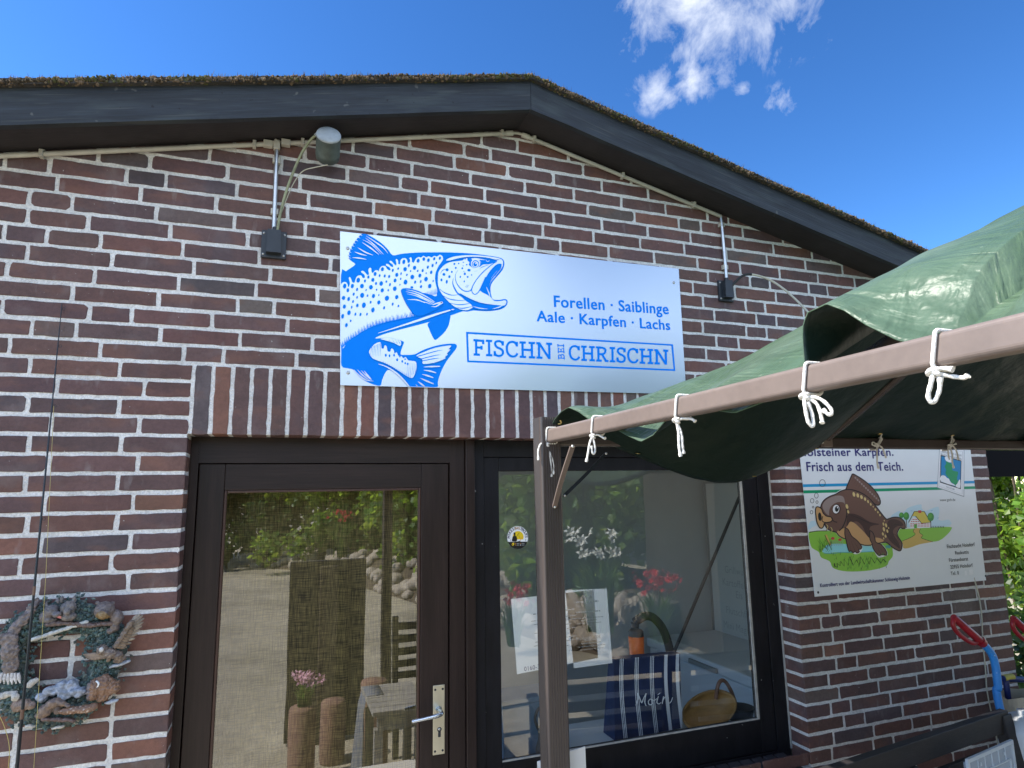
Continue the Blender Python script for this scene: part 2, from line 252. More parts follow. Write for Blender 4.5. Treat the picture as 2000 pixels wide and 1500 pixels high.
# ---------------------------------------------------------------- mesh helpers
class MB:
    """collects shapes into one mesh"""
    def __init__(s): s.v = []; s.f = []; s.mi = []; s.sm = []; s.col = []; s.uv = None
    def add(s, vs, fs, mi=0, smooth=False, col=None):
        o = len(s.v); s.v += [tuple(v) for v in vs]; s.f += [tuple(i + o for i in f) for f in fs]; s.mi += [mi] * len(fs); s.sm += [smooth] * len(fs)
        s.col += [col or (1, 1, 1)] * len(vs); return s
    def box(s, x0, x1, y0, y1, z0, z1, mi=0, bev=0, mx=None, col=None):
        x0, x1 = sorted((x0, x1)); y0, y1 = sorted((y0, y1)); z0, z1 = sorted((z0, z1))
        if bev <= 0:
            vs = [Vector((x, y, z)) for z in (z0, z1) for y in (y0, y1) for x in (x0, x1)]
            fs = [(0, 2, 3, 1), (4, 5, 7, 6), (0, 1, 5, 4), (2, 6, 7, 3), (0, 4, 6, 2), (1, 3, 7, 5)]
            sm = False
        else:
            b = bmesh.new(); bmesh.ops.create_cube(b, size=1)
            for v in b.verts: v.co = Vector(((x0 + x1) / 2 + v.co.x * (x1 - x0), (y0 + y1) / 2 + v.co.y * (y1 - y0), (z0 + z1) / 2 + v.co.z * (z1 - z0)))
            bmesh.ops.bevel(b, geom=b.edges[:], offset=bev, segments=2, affect='EDGES', profile=.5)
            b.verts.index_update(); vs = [v.co.copy() for v in b.verts]; fs = [tuple(v.index for v in f.verts) for f in b.faces]; b.free(); sm = False
        if mx: vs = [mx @ v for v in vs]
        return s.add(vs, fs, mi, sm, col)
    def tube(s, pts, r, n=8, mi=0, cap=True, col=None, closed=False):
        pts = [Vector(p) for p in pts]; rs = r if isinstance(r, (list, tuple)) else [r] * len(pts)
        vs = []; fs = []; up = None; k = len(pts)
        for i, p in enumerate(pts):
            a = pts[(i - 1) % k] if closed else pts[max(i - 1, 0)]; b = pts[(i + 1) % k] if closed else pts[min(i + 1, k - 1)]
            t = (b - a)
            t = t.normalized() if t.length > 1e-9 else Vector((0, 0, 1))
            if up is None:
                up = Vector((0, 0, 1)) if abs(t.z) < .9 else Vector((1, 0, 0))
            e1 = (up - t * up.dot(t)); e1 = e1.normalized() if e1.length > 1e-6 else t.orthogonal().normalized(); up = e1; e2 = t.cross(e1)
            for j in range(n):
                q = 2 * math.pi * j / n; vs.append(p + (e1 * math.cos(q) + e2 * math.sin(q)) * rs[i])
        m = k if closed else k - 1
        for i in range(m):
            for j in range(n):
                a = i * n + j; b = i * n + (j + 1) % n; c = ((i + 1) % k) * n + (j + 1) % n; d = ((i + 1) % k) * n + j; fs.append((a, b, c, d))
        s.add(vs, fs, mi, True, col)
        if cap and not closed: s.add(vs[:n], [tuple(range(n))[::-1]], mi, False, col); s.add(vs[-n:], [tuple(range(n))], mi, False, col)
        return s
    def lathe(s, prof, o, ax=(0, 0, 1), n=24, mi=0, col=None, smooth=True):
        ax = Vector(ax).normalized(); e1 = ax.orthogonal().normalized(); e2 = ax.cross(e1); o = Vector(o); vs = []; fs = []
        for r, h in prof:
            for j in range(n):
                q = 2 * math.pi * j / n; vs.append(o + ax * h + (e1 * math.cos(q) + e2 * math.sin(q)) * max(r, 1e-5))
        for i in range(len(prof) - 1):
            for j in range(n): fs.append((i * n + j, i * n + (j + 1) % n, (i + 1) * n + (j + 1) % n, (i + 1) * n + j))
        return s.add(vs, fs, mi, smooth, col)
    def prism(s, poly, y0, y1, mi=0, col=None):          # polygon in X,Z extruded along Y
        n = len(poly); vs = [Vector((x, y0, z)) for x, z in poly] + [Vector((x, y1, z)) for x, z in poly]
        fs = [tuple(range(n)), tuple(range(2 * n - 1, n - 1, -1))] + [(i, i + n, (i + 1) % n + n, (i + 1) % n) for i in range(n)]
        return s.add(vs, fs, mi, False, col)
    def build(s, name, mats, parent=None, loc=None):
        me = bpy.data.meshes.new(name); 
        off = Vector(loc) if loc is not None else Vector((0, 0, 0))
        me.from_pydata([tuple(Vector(v) - off) for v in s.v], [], s.f)
        for m in (mats if isinstance(mats, (list, tuple)) else [mats]): me.materials.append(M[m] if isinstance(m, str) else m)
        me.polygons.foreach_set('material_index', s.mi); me.polygons.foreach_set('use_smooth', s.sm)
        ca = me.color_attributes.new('Col', 'FLOAT_COLOR', 'POINT'); arr = np.ones((len(s.v), 4), np.float32); arr[:, :3] = np.array(s.col, np.float32).reshape(-1, 3); ca.data.foreach_set('color', arr.ravel())
        me.validate(); me.update()
        ob = bpy.data.objects.new(name, me); COL.objects.link(ob); ob.location = off
        if parent is not None: attach(ob, parent)
        return ob
def wloc(o):
    p = Vector(o.location)
    while o.parent is not None: o = o.parent; p = p + Vector(o.location)
    return p
def attach(ob, parent):
    ob.parent = parent; ob.location = Vector(ob.location) - wloc(parent)
def tag(o, label, cat, group=None, kind=None):
    o['label'] = label; o['category'] = cat
    if group: o['group'] = group
    if kind: o['kind'] = kind
    return o
def thing(name, loc, label, cat, group=None):
    o = bpy.data.objects.new(name, None); COL.objects.link(o); o.location = loc; o.empty_display_size = .05
    return tag(o, label, cat, group)
def struct(o): o['kind'] = 'structure'; return o
def cr(pts, n=6, closed=False):                         # Catmull-Rom through points of any dimension
    P_ = [np.array(p, float) for p in pts]; k = len(P_); out = []
    for i in range(k if closed else k - 1):
        p1, p2 = P_[i], P_[(i + 1) % k]
        p0 = P_[(i - 1) % k] if (closed or i > 0) else p1; p3 = P_[(i + 2) % k] if (closed or i < k - 2) else p2
        for j in range(n):
            t = j / n; out.append(.5 * ((2 * p1) + (p2 - p0) * t + (2 * p0 - 5 * p1 + 4 * p2 - p3) * t * t + (3 * p1 - p0 - 3 * p2 + p3) * t ** 3))
    if not closed: out.append(P_[-1])
    return out
class Art:
    """flat print on a plane parallel to the wall; pts come in the pixels of an enlarged crop"""
    def __init__(s, ox, oy, sc, Y): s.ox, s.oy, s.sc, s.Y = ox, oy, sc, Y; s.d = 0; s.mb = MB(); s.names = []
    def mi(s, m):
        if m not in s.names: s.names.append(m)
        return s.names.index(m)
    def pt(s, x, y): return at(s.ox + x / s.sc, s.oy + y / s.sc, s.Y)
    def poly(s, pts, m, smooth=4, up=0.0):
        q = cr(pts, smooth, True) if smooth > 1 else pts
        w = [s.pt(a, b) for a, b in q]; s.d += 0.000012; dy = s.d
        w = [Vector((v.x, v.y - dy, v.z)) for v in w]
        tri = tessellate_polygon([[Vector((v.x, v.z, 0)) for v in w]])
        fs = []
        for t in tri:
            a, b, c = (w[i] for i in t); n = (b - a).cross(c - a)
            fs.append(tuple(t) if n.y < 0 else tuple(t)[::-1])
        s.mb.add(w, fs, s.mi(m))
    def stroke(s, pts, wd, m, smooth=6, taper=(1, 1)):
        q = cr(pts, smooth) if (smooth > 1 and len(pts) > 2) else [np.array(p, float) for p in pts]
        k = len(q); l = []; r_ = []
        for i, p in enumerate(q):
            t = q[min(i + 1, k - 1)] - q[max(i - 1, 0)]; t = t / (np.linalg.norm(t) + 1e-9); nn = np.array([-t[1], t[0]])
            u = i / (k - 1); e = (taper[0] + (1 - taper[0]) * min(1, u / .5)) if u < .5 else (taper[1] + (1 - taper[1]) * min(1, (1 - u) / .5))
            l.append(p + nn * wd / 2 * e); r_.append(p - nn * wd / 2 * e)
        s.d += .000012; w = [s.pt(*p) for p in l] + [s.pt(*p) for p in r_]; w = [Vector((v.x, v.y - s.d, v.z)) for v in w]
        fs = []
        for i in range(k - 1):
            f = (i, i + 1, k + i + 1, k + i); n = (w[f[1]] - w[f[0]]).cross(w[f[2]] - w[f[0]]); fs.append(f if n.y < 0 else f[::-1])
        s.mb.add(w, fs, s.mi(m))
    def ell(s, x, y, rx, ry, m, rot=0, n=18):
        c, d = math.cos(rot), math.sin(rot)
        s.poly([(x + rx * math.cos(t) * c - ry * math.sin(t) * d, y + rx * math.cos(t) * d + ry * math.sin(t) * c) for t in [2 * math.pi * i / n for i in range(n)]], m, 1)
    def ring(s, x, y, rx, ry, wd, m, n=26):
        s.stroke([(x + rx * math.cos(t), y + ry * math.sin(t)) for t in [2 * math.pi * i / n for i in range(n + 1)]], wd, m, 1)
    def build(s, name, parent): return s.mb.build(name, s.names, parent)
_ic = {}
def ico(sub):
    if sub not in _ic:
        b = bmesh.new(); bmesh.ops.create_icosphere(b, subdivisions=sub, radius=1); b.verts.index_update()
        _ic[sub] = ([v.co.copy() for v in b.verts], [tuple(v.index for v in f.verts) for f in b.faces]); b.free()
    return _ic[sub]
def organic(name, balls, matn, parent, col, voxel=.003, rough=0.0, rscale=120, smooth=3, colf=None):
    """one continuous body grown from overlapping ellipsoids: balls = (centre, (rx,ry,rz), euler)"""
    mb = MB(); vs, fs = ico(3)
    for c, r_, e in balls:
        from mathutils import Euler
        mx = Euler(e).to_matrix(); mb.add([Vector(c) + mx @ Vector((v.x * r_[0], v.y * r_[1], v.z * r_[2])) for v in vs], fs)
    ob = mb.build(name, matn); m = ob.modifiers.new('r', 'REMESH'); m.mode = 'VOXEL'; m.voxel_size = voxel
    s2 = ob.modifiers.new('s', 'SMOOTH'); s2.iterations = smooth; s2.factor = .5
    dg = bpy.context.evaluated_depsgraph_get(); me = bpy.data.meshes.new_from_object(ob.evaluated_get(dg))
    old = ob.data; ob.modifiers.clear(); ob.data = me; bpy.data.meshes.remove(old); me.name = name
    n = len(me.vertices); co = np.zeros(n * 3, np.float32); me.vertices.foreach_get('co', co); co = co.reshape(-1, 3)
    if rough:
        nn = np.zeros(n * 3, np.float32); me.vertices.foreach_get('normal', nn); nn = nn.reshape(-1, 3)
        for i in range(n): co[i] += nn[i] * rough * noise.noise(Vector(co[i]) * rscale)
        me.vertices.foreach_set('co', co.ravel())
    if 'Col' in me.color_attributes: me.color_attributes.remove(me.color_attributes['Col'])
    ca = me.color_attributes.new('Col', 'FLOAT_COLOR', 'POINT'); arr = np.ones((n, 4), np.float32)
    for i in range(n): arr[i, :3] = np.array(colf(co[i]) if colf else col) * .94 + np.array((.27, .30, .34)) * .06
    ca.data.foreach_set('color', arr.ravel()); me.polygons.foreach_set('use_smooth', [True] * len(me.polygons)); me.update()
    attach(ob, parent); return ob
def text(s, x0, x1, z0, cap, Y, m, name, parent, bold=0.0, capref='H', rot=0, squeeze=True):
    """lettering as a thin mesh standing on the wall plane, fitted between x0 and x1; cap = height of a capital"""
    def mk(t):
        cu = bpy.data.curves.new('t', 'FONT'); cu.body = t; cu.size = 1; cu.space_character = 1.06; cu.resolution_u = 4
        o = bpy.data.objects.new('t', cu); COL.objects.link(o); dg = bpy.context.evaluated_depsgraph_get(); me = bpy.data.meshes.new_from_object(o.evaluated_get(dg)); bpy.data.objects.remove(o); return me
    mr_ = mk(capref); hy = max(v.co.y for v in mr_.vertices) - min(v.co.y for v in mr_.vertices); by = min(v.co.y for v in mr_.vertices)
    me = mk(s); xs = [v.co.x for v in me.vertices]; a, b = min(xs), max(xs); k = cap / hy; kx = (x1 - x0) / (b - a) if squeeze else k
    for v in me.vertices: v.co = Vector((x0 + (v.co.x - a) * kx, Y, z0 + (v.co.y - by) * k))
    if bold > 0:                                       # heavier face: the same outline laid down three times, a hair apart
        co = [v.co.copy() for v in me.vertices]; fs = [tuple(p.vertices) for p in me.polygons]; n0 = len(co); d_ = bold * .75 * abs(kx); nv = []; nf = []
        for q_, (ex, ez) in enumerate(((0, 0), (-d_, d_ * .4), (d_, -d_ * .4), (-d_ * .6, -d_ * .7), (d_ * .6, d_ * .7))): nv += [c + Vector((ex, 0, ez)) for c in co]; nf += [tuple(i + q_ * n0 for i in f) for f in fs]
        me2 = bpy.data.meshes.new(name); me2.from_pydata([tuple(c) for c in nv], [], nf); bpy.data.meshes.remove(me); me = me2
    par_ = list(range(len(me.vertices)))
    def fnd(i):
        while par_[i] != i: par_[i] = par_[par_[i]]; i = par_[i]
        return i
    for p in me.polygons:
        for j in p.vertices[1:]: par_[fnd(j)] = fnd(p.vertices[0])
    idx = {}
    for v in me.vertices: v.co.y -= .000004 * idx.setdefault(fnd(v.index), len(idx))      # neighbouring letters never share one plane
    me.materials.clear(); me.materials.append(M[m]); me.name = name
    ob = bpy.data.objects.new(name, me); COL.objects.link(ob)
    if parent is not None: attach(ob, parent)
    return ob
def textpx(s, pa, pb, caph_px, Y, m, name, parent, bold=0.0):   # pa, pb = baseline ends in photo pixels
    a = at(*pa, Y); b = at(*pb, Y); c = at(pa[0], pa[1] - caph_px, Y); 
    o = text(s, 0, (Vector((b.x, 0, b.z)) - Vector((a.x, 0, a.z))).length, 0, c.z - a.z, 0, m, name, None, bold)
    ang = math.atan2(b.z - a.z, b.x - a.x)
    for v in o.data.vertices:
        x, z = v.co.x, v.co.z; v.co = Vector((a.x + x * math.cos(ang) - z * math.sin(ang), Y + v.co.y, a.z + x * math.sin(ang) + z * math.cos(ang)))
    if parent is not None: attach(o, parent)
    return o
def copy_tree(o, parent=None):
    c = o.copy(); COL.objects.link(c); c.parent = parent
    for ch in [x for x in bpy.data.objects if x.parent == o]: copy_tree(ch, c)
    return c
# ================================================================ setting
g = MB(); n_ = 24
for (x0, x1, y0, y1) in [(-150, 150, -150, 150)]:
    g.add([(x0, y0, 0), (x1, y0, 0), (x1, y1, 0), (x0, y1, 0)], [(0, 1, 2, 3)])
struct(g.build('ground', 'gravel'))
# ================================================================ the house
PB = 0.0625; XL, XR = -1.39, 3.904; AX, AZ, SL = 1.21, GZ + 1.101, 0.233     # ridge and slope of the gable
def line(x): return AZ - SL * abs(x - AX)
house = thing('brick_house', (AX, 0, 0), 'low brick house with a shallow mossy gable roof and black timber verge', 'house')
PAL = [((.122, .068, .063), 7), ((.108, .062, .061), 6), ((.086, .062, .066), 2.4), ((.142, .069, .056), 4), ((.185, .084, .060), 1.0), ((.130, .095, .084), 1.0), ((.124, .063, .054), 6)]
def bcol(rnd, reddish=0):
    c = rnd.choices([p[0] for p in PAL], [p[1] * (4.2 if reddish and p[0][0] > .16 else 1) for p in PAL])[0]; k = rnd.uniform(.86, 1.12)
    return tuple(v * k * rnd.uniform(.96, 1.04) for v in c)
def brick(mb, O, U, V, Nn, w, h, col, rnd, jit=.0020):
    """one brick face with worn rounded edges lying on the plane O,U,V, outward normal Nn"""
    nu, nv = max(3, int(w / .026)), max(2, int(h / .020)); pts = []; c = rnd.uniform(.0015, .004) if rnd.random() < .85 else rnd.uniform(.005, .009)
    cs = [c * rnd.uniform(.5, 1.2) for _ in range(4)]
    def seg(a, b, n): return [(a[0] + (b[0] - a[0]) * i / n, a[1] + (b[1] - a[1]) * i / n) for i in range(n)]
    pts += seg((cs[0], 0), (w - cs[1], 0), nu) + seg((w - cs[1], 0), (w, cs[1]), 1) + seg((w, cs[1]), (w, h - cs[2]), nv) + seg((w, h - cs[2]), (w - cs[2], h), 1)
    pts += seg((w - cs[2], h), (cs[3], h), nu) + seg((cs[3], h), (0, h - cs[3]), 1) + seg((0, h - cs[3]), (0, cs[0]), nv) + seg((0, cs[0]), (cs[0], 0), 1)
    ph = rnd.uniform(0, 99); t0, t1, t2 = rnd.uniform(-.0009, .0009), rnd.uniform(-.0008, .0008), rnd.uniform(-.0005, .0005)
    pts = [(a + rnd.uniform(-jit, jit) * .6 + jit * noise.noise(Vector((a * 30 + ph, b * 30, 0))), b + rnd.uniform(-jit, jit) * .6 + jit * noise.noise(Vector((a * 30, b * 30 + ph, 3)))) for a, b in pts]
    k = len(pts); vs = []
    for ring_, (ins, dep) in enumerate([(0, -.0045), (.0006, -.0006), (.0022, .0004)]):
        for a, b in pts:
            x = a + (w / 2 - a) * 2 * ins / w; z = b + (h / 2 - b) * 2 * ins / h
            d = dep + (t0 * (a / w - .5) * 2 + t1 * (b / h - .5) * 2 + t2 if ring_ else 0)
            vs.append(O + U * x + V * z + Nn * d)
    fs = []
    for r_ in range(2):
        for i in range(k): fs.append((r_ * k + i, r_ * k + (i + 1) % k, (r_ + 1) * k + (i + 1) % k, (r_ + 1) * k + i))
    fs.append(tuple(range(2 * k, 3 * k))); 
    if U.cross(V).dot(Nn) < 0: fs = [f[::-1] for f in fs]
    mb.add(vs, fs, 0, False, col)
J = {-12: [-.391, -.147], -11: [-.44, -.199], -10: [-.393, -.15], -9: [-.435, -.194], -8: [-.394, -.151], -7: [-.45, -.2], -6: [-.395, -.146], -5: [-.452, -.201], -4: [-.399, -.152], -3: [-.466, -.215], -2: [-.392, -.145], -1: [-.472, -.221],
     0: [-.531, -.282, -.035, .091, .334], 1: [-.477, -.355, -.11, .142, .388], 2: [-.562, -.324, -.2, .048, .298, 2.125, 2.248], 3: [-.377, -.124, .128, .25, 2.187, 2.312], 4: [-.562, -.318, -.065, .186, .398, 2.115, 2.363, 2.484],
     5: [-.513, -.272, -.02, .232, 2.186, 2.429, 2.549], 6: [-.582, -.465, -.311, -.06, .192, .442, 2.128, 2.372, 2.488, 2.725], 7: [-.523, -.352, -.104, .148, .393, 2.076, 2.314, 2.56], 8: [-.403, -.152, .102, .347, 2.164, 2.408, 2.529, 2.773],
     9: [-.451, -.205, .037, .282, .525, .645, .811, 1.051, 1.286, 1.403, 1.638, 1.874, 2.111, 2.356, 2.595, 2.84], 10: [-.48, -.252, -.129, .104, .356, .6, .838, 1.079, 1.321, 1.565, 1.805, 2.042, 2.283, 2.523, 2.765],
     11: [-.342, -.184, .068, .322, .565, .779, .898, 1.137, 1.375, 1.611, 1.846, 2.081, 2.322, 2.57], 12: [.006, .251, .495, .704, .823, 1.06, 1.305, 1.542, 1.782, 2.02], 13: [.086, .334, .572, .749, .998, 1.242, 1.476, 1.716, 1.951, 2.186],
     14: [.515, .681, .927, 1.163, 1.379, 1.619, 1.86], 15: [.739, .971, 1.087, 1.285, 1.526], 16: [1.049, 1.212, 1.455],
     -17: [2.712, 2.954, 3.197], -18: [2.653, 2.772, 3.01, 3.251], -19: [2.714, 2.955, 3.076], -20: [2.652, 2.776, 3.02], -21: [2.719, 2.845, 3.089], -22: [2.666, 2.906, 3.021], -23: [2.721, 2.96, 3.206], -24: [2.665, 2.782, 3.024], -25: [2.734, 2.857, 3.092], -26: [2.666, 2.903, 3.144]}
XA = 2.524                                        # arris of the right-hand reveal
def zrow(k, pier): return GZ + (k * PB if (k >= 2 or not pier) else .125 + (k - 2) * .06142)
rnd = random.Random(11); wall = MB(); vX, vY, vZ = Vector((1, 0, 0)), Vector((0, 1, 0)), Vector((0, 0, 1))
def joints(lst, x0, x1, k, start_full):
    js = sorted(j for j in lst if x0 + .05 < j < x1 - .05)
    if not js: js = [x0 + (.245 if start_full else .122)]
    while js[0] - x0 > .27: js.insert(0, js[0] - (.246 if rnd.random() < .86 or js[0] - x0 < .4 else .123))
    while x1 - js[-1] > .27: js.append(js[-1] + (.246 if rnd.random() < .80 or x1 - js[-1] < .4 else .123))
    out = [x0]
    for j in js:
        gap = j - out[-1]
        if gap > .32:
            m = max(1, round(gap / .246)); st = out[-1]
            for q in range(1, m): out.append(st + gap * q / m)
        if j - out[-1] > .05: out.append(j)
    if x1 - out[-1] < .05 and len(out) > 1: out.pop()
    return out + [x1]
def course(k, x0, x1, pier=False, wear=1):
    z0, z1 = zrow(k, pier) + .0064, zrow(k + 1, pier) - .0064
    js = joints(J.get(k, []), x0, x1, k, k % 2 == 0); ends = []
    for a, b in zip(js[:-1], js[1:]):
        la = a + (.0062 if a > x0 + 1e-6 else 0) + rnd.uniform(-.0015, .0015) * (a > x0 + 1e-6); lb = b - (.0062 if b < x1 - 1e-6 else 0)
        if lb - la < .02: continue
        if z0 > max(line(la), line(lb)) + .02: continue
        c = bcol(rnd, la < 0.1 and k < 0); dz = rnd.uniform(-.0012, .0012)
        brick(wall, Vector((la, 0, z0 + dz)), vX, vZ, -vY, lb - la, z1 - z0 + rnd.uniform(-.0015, .0012), c, rnd); ends.append((la, lb, c))
    return ends, z0, z1
for k in range(-37, 18):
    if k >= 0: e, z0, z1 = course(k, XL, XR)
    else:
        e, z0, z1 = course(k, XL, -.0045)
        if k >= -4: e2, z0b, z1b = course(k, 2.5677, XR, True)
        else:
            e2, z0b, z1b = course(k, XA, XR, True)
            # the reveal of the window opening: each corner brick turns into the opening
            brick(wall, Vector((XA, .1105, z0b)), -vY, vZ, -vX, .1105, z1b - z0b, tuple(v * .97 for v in e2[0][2]), rnd, .0008)
        if k < -4: brick(wall, Vector((-.0045, 0, z0)), vY, vZ, vX, .100, z1 - z0, e[-1][2], rnd, .0008)
        # end wall on the right
    c0 = bcol(rnd)
    zz0 = zrow(k, True) + .0052; zz1 = zrow(k + 1, True) - .0052
    if zz1 < line(XR) - .02:
        y = 0
        for q in range(9):
            w_ = .115 if (q == 0 and k % 2) else .24
            brick(wall, Vector((XR, y + .0002, zz0)), vY, vZ, vX, w_, zz1 - zz0, bcol(rnd), rnd, .0008); y += w_ + .0105
    if k >= -37 and k < -26:                     # below the window
        e3, _, _ = course(k, 1.035, XA - .0105, True)
# mortar bed and the thickness of the wall
ML = -.0068
def core(x0, x1, z0, z1, y0=.0024, y1=.112): wall.box(x0, x1, y0, y1, z0, z1, 1)
core(XL + .002, ML, 0, GZ - .2427); core(XA + .0026, XR - .0026, 0, GZ - .2427); core(1.035, XA + .0026, 0, GZ - 1.66)
wall.prism([(XL + .002, GZ - .2425), (XR - .0026, GZ - .2425), (XR - .0026, line(XR) + .06), (AX, AZ + .06), (XL + .002, line(XL) + .06)], .0024, .112, 1)
wall.build('wall', ['brick', 'mortar'], house)
# side wall core, back wall, inner leaf
iw = MB()
iw.box(XL + .003, ML, .113, .30, 0, GZ - .26); iw.box(XA + .004, XR - .004, .181, .30, 0, GZ - .26); iw.box(1.035, XA + .004, .181, .30, 0, GZ - 1.66)
iw.prism([(XL + .003, GZ - .26), (XR - .004, GZ - .26), (XR - .004, line(XR)), (AX, AZ), (XL + .003, line(XL))], .181, .30)
iw.box(XR - .3, XR - .004, .301, 2.3, 0, line(XR) - .005)                          # right-hand end wall
iw.box(XL + .003, -.85, 2.1, 2.3, 0, 2.5); iw.box(-.85, 1.15, 2.1, 2.3, 0, .9); iw.box(-.85, 1.15, 2.1, 2.3, 2.25, 2.5); iw.box(1.15, XR - .304, 2.1, 2.3, 0, 2.5)                                     # back wall of the shop room; its unseen opening is added to light the room
iw.box(XL + .003, XL + .28, .301, 2.099, 0, .9); iw.box(XL + .003, XL + .28, .301, 2.099, 2.25, line(XL)); iw.box(XL + .003, XL + .28, .301, .45, .9, 2.25); iw.box(XL + .003, XL + .28, 1.95, 2.099, .9, 2.25)   # end wall; unseen opening added to let daylight into the room
iw.box(XL + .281, XR - .301, .301, 2.099, 2.5, 2.56)                               # ceiling
iw.build('inner_wall', 'plaster', house)
fl = MB(); fl.box(XL + .281, XR - .301, .301, 2.099, .02, .06); fl.build('floor', 'inner_floor', house)
# lintel of standing bricks
lt = MB()
for i in range(41):
    x0 = i * PB + .0066; x1 = (i + 1) * PB - .0066; z0, z1 = GZ - .2445 + rnd.uniform(-.001, .001), GZ - .0055
    c = bcol(rnd, 1)
    if i in (1, 8): c = (.19, .088, .062)
    if i == 0: c = (.10, .075, .078)
    brick(lt, Vector((x0, 0, z0)), vX, vZ, -vY, x1 - x0, z1 - z0, c, rnd)
    brick(lt, Vector((x0, .0012, z0 + .0006)), vX, vY, -vZ, x1 - x0, .110, c, rnd, .0008)
lt.build('lintel', ['brick', 'mortar'], house)
# brick sill under the window
sb = MB()
for i in range(24):
    x0 = 1.05 + i * .0625
    if x0 + .052 > XA - .004: break
    mx = Matrix.Translation((x0, -.045, GZ - 1.663)) @ Matrix.Rotation(R(11), 4, 'X')
    sb.box(0, .0525, 0, .165, -.03, 0, 0, .003, mx, None)
sb.box(1.036, XA - .003, -.02, .105, GZ - 1.70, GZ - 1.672, 1)
sb.build('window_sill', ['sill_brick', 'mortar'], house)
# ---------------------------------------------------------------- roof
YF = -.17                                          # face of the verge board
XE = 4.27; XW = -1.75
rf = MB()
def zb(x): return AZ - SL * abs(x - AX)            # underside line of the verge
for a, b in ((XW, AX), (AX, XE)):
    rf.prism([(a, zb(a) + .128), (b, zb(b) + .128), (b, zb(b) + .148), (a, zb(a) + .148)], YF - .02, 2.6)
    rf.prism([(a, zb(a) + .02), (b, zb(b) + .02), (b, zb(b) + .126), (a, zb(a) + .126)], -.002 - .13, 2.55, 0)
roof = rf.build('roof', 'roofing', house)
for nm, a, b in (('verge_board', XW, AX - .0008), ('verge_board', AX + .0008, XE)):
    v = MB(); n = 46
    for i in range(n):                             # a long plank with slightly uneven edges
        x0, x1 = a + (b - a) * i / n, a + (b - a) * (i + 1) / n
        def e(x, o): return zb(x) + o + .0025 * noise.noise(Vector((x * 4, o * 9, 1)))
        v.prism([(x0, e(x0, .0)), (x1, e(x1, .0)), (x1, e(x1, .131)), (x0, e(x0, .131))], YF, YF + .024)
    vo = v.build(nm, 'black_timber', roof); an_ = math.atan(SL) * (-1 if a < AX - .5 else 1); vo.data.transform(Matrix.Rotation(-an_, 4, 'Y')); vo.rotation_euler = (0, an_, 0)
for a, b in ((XW, AX), (AX, XE)):
    v = MB(); v.prism([(a, zb(a) + .004), (b, zb(b) + .004), (b, zb(b) + .019), (a, zb(a) + .019)], YF + .0245, .003); v.build('soffit', 'soffit_timber', roof)
# moss growing over the edge of the roof
ms = MB(); rm = random.Random(3); vs1, fs1 = ico(1)
MC = [(.085, .065, .040), (.075, .075, .034), (.15, .11, .075), (.055, .045, .032), (.20, .165, .12)]
for i in range(24000):
    x = rm.uniform(XW, XE); den = .70 + .8 * noise.noise(Vector((x * 2.3, 0, 5))) + .5 * noise.noise(Vector((x * 9, 0, 2)))
    if AX - .25 < x < AX + .15: den = max(den, .9)
    if den < .25: den = .25
    if rm.random() > .35 + den: continue
    y = YF - .024 + abs(rm.gauss(0, .030)); h = .001 + .012 * max(0, den) * (2.0 if den > 1.15 else 1) * rm.random()
    s_ = rm.uniform(.0022, .0062); z = zb(x) + .139 + h - (.012 * rm.random() if y < YF else 0)
    k = 2.3 + 2.6 * noise.noise(Vector((x * 6, y * 14, z * 30))) + rm.gauss(0, .45); c = MC[int(min(4, max(0, k)))]; q_ = rm.uniform(.75, 1.25)
    e = [rm.uniform(.5, 1.7) for _ in range(3)]
    ms.add([(x + v.x * s_ * e[0], y + v.y * s_ * e[1], z + v.z * s_ * e[2]) for v in vs1], fs1, 0, False, tuple(t * q_ for t in c))
for i in range(5200):                              # dry tips
    x = rm.uniform(XW, XE); y = YF - .022 + rm.uniform(-.004, .05); z = zb(x) + .142 + .016 * rm.random(); l = rm.uniform(.004, .016); a = rm.uniform(-.010, .010); w_ = .0011
    ms.add([(x - w_, y, z - .008), (x + w_, y, z - .008), (x + a, y - rm.uniform(-.004, .012), z + l * rm.uniform(-.4, 1))], [(0, 1, 2)], 0, False, rm.choice([(.20, .15, .09), (.14, .09, .055), (.10, .095, .045), (.26, .21, .15)]))
m_ = ms.build('moss', 'moss', roof); m_['kind'] = 'stuff'
# ---------------------------------------------------------------- door and window
YG = .13
def zr(v): return GZ + v
df = MB()
df.box(-.0044, .0225, .104, .178, .03, zr(-.2455), 0); df.box(.0227, .9340, .104, .178, zr(-.337), zr(-.2455), 1); df.box(.9342, .9925, .104, .178, .03, zr(-.2455), 0)
df.box(.9965, 1.0345, .090, .176, .03, zr(-.2455), 0, .003)
df.box(.9927, .9963, .112, .176, .03, zr(-.2455), 0)
df.box(.0226, .045, .1605, .178, .03, zr(-.3372), 0); df.box(.910, .9339, .1605, .178, .03, zr(-.3372), 0); df.box(.0451, .9099, .1605, .178, zr(-.36), zr(-.3372), 1)
dfo = df.build('door_frame', ['door_wood', 'door_wood_flat'], house)
dl = MB(); ZB0, ZB1 = .06, zr(-.3395)
dl.box(.0255, .1105, .113, .16, ZB0, ZB1, 0, .0025); dl.box(.8215, .9305, .113, .16, ZB0, ZB1, 0, .0025)
dl.box(.1107, .8213, .1132, .16, zr(-.4335), ZB1, 1, .0025); dl.box(.1107, .8213, .1132, .16, ZB0, .36, 1, .0025)
door = dl.build('door', ['door_wood', 'door_wood_flat'], house, (0.478, .13, 0))
bd = MB()
for (a, b, c, d) in ((.1108, .1205, .36, zr(-.4337)), (.8115, .8212, .36, zr(-.4337))): bd.box(a, b, .1165, .134, c, d, 0, .003)
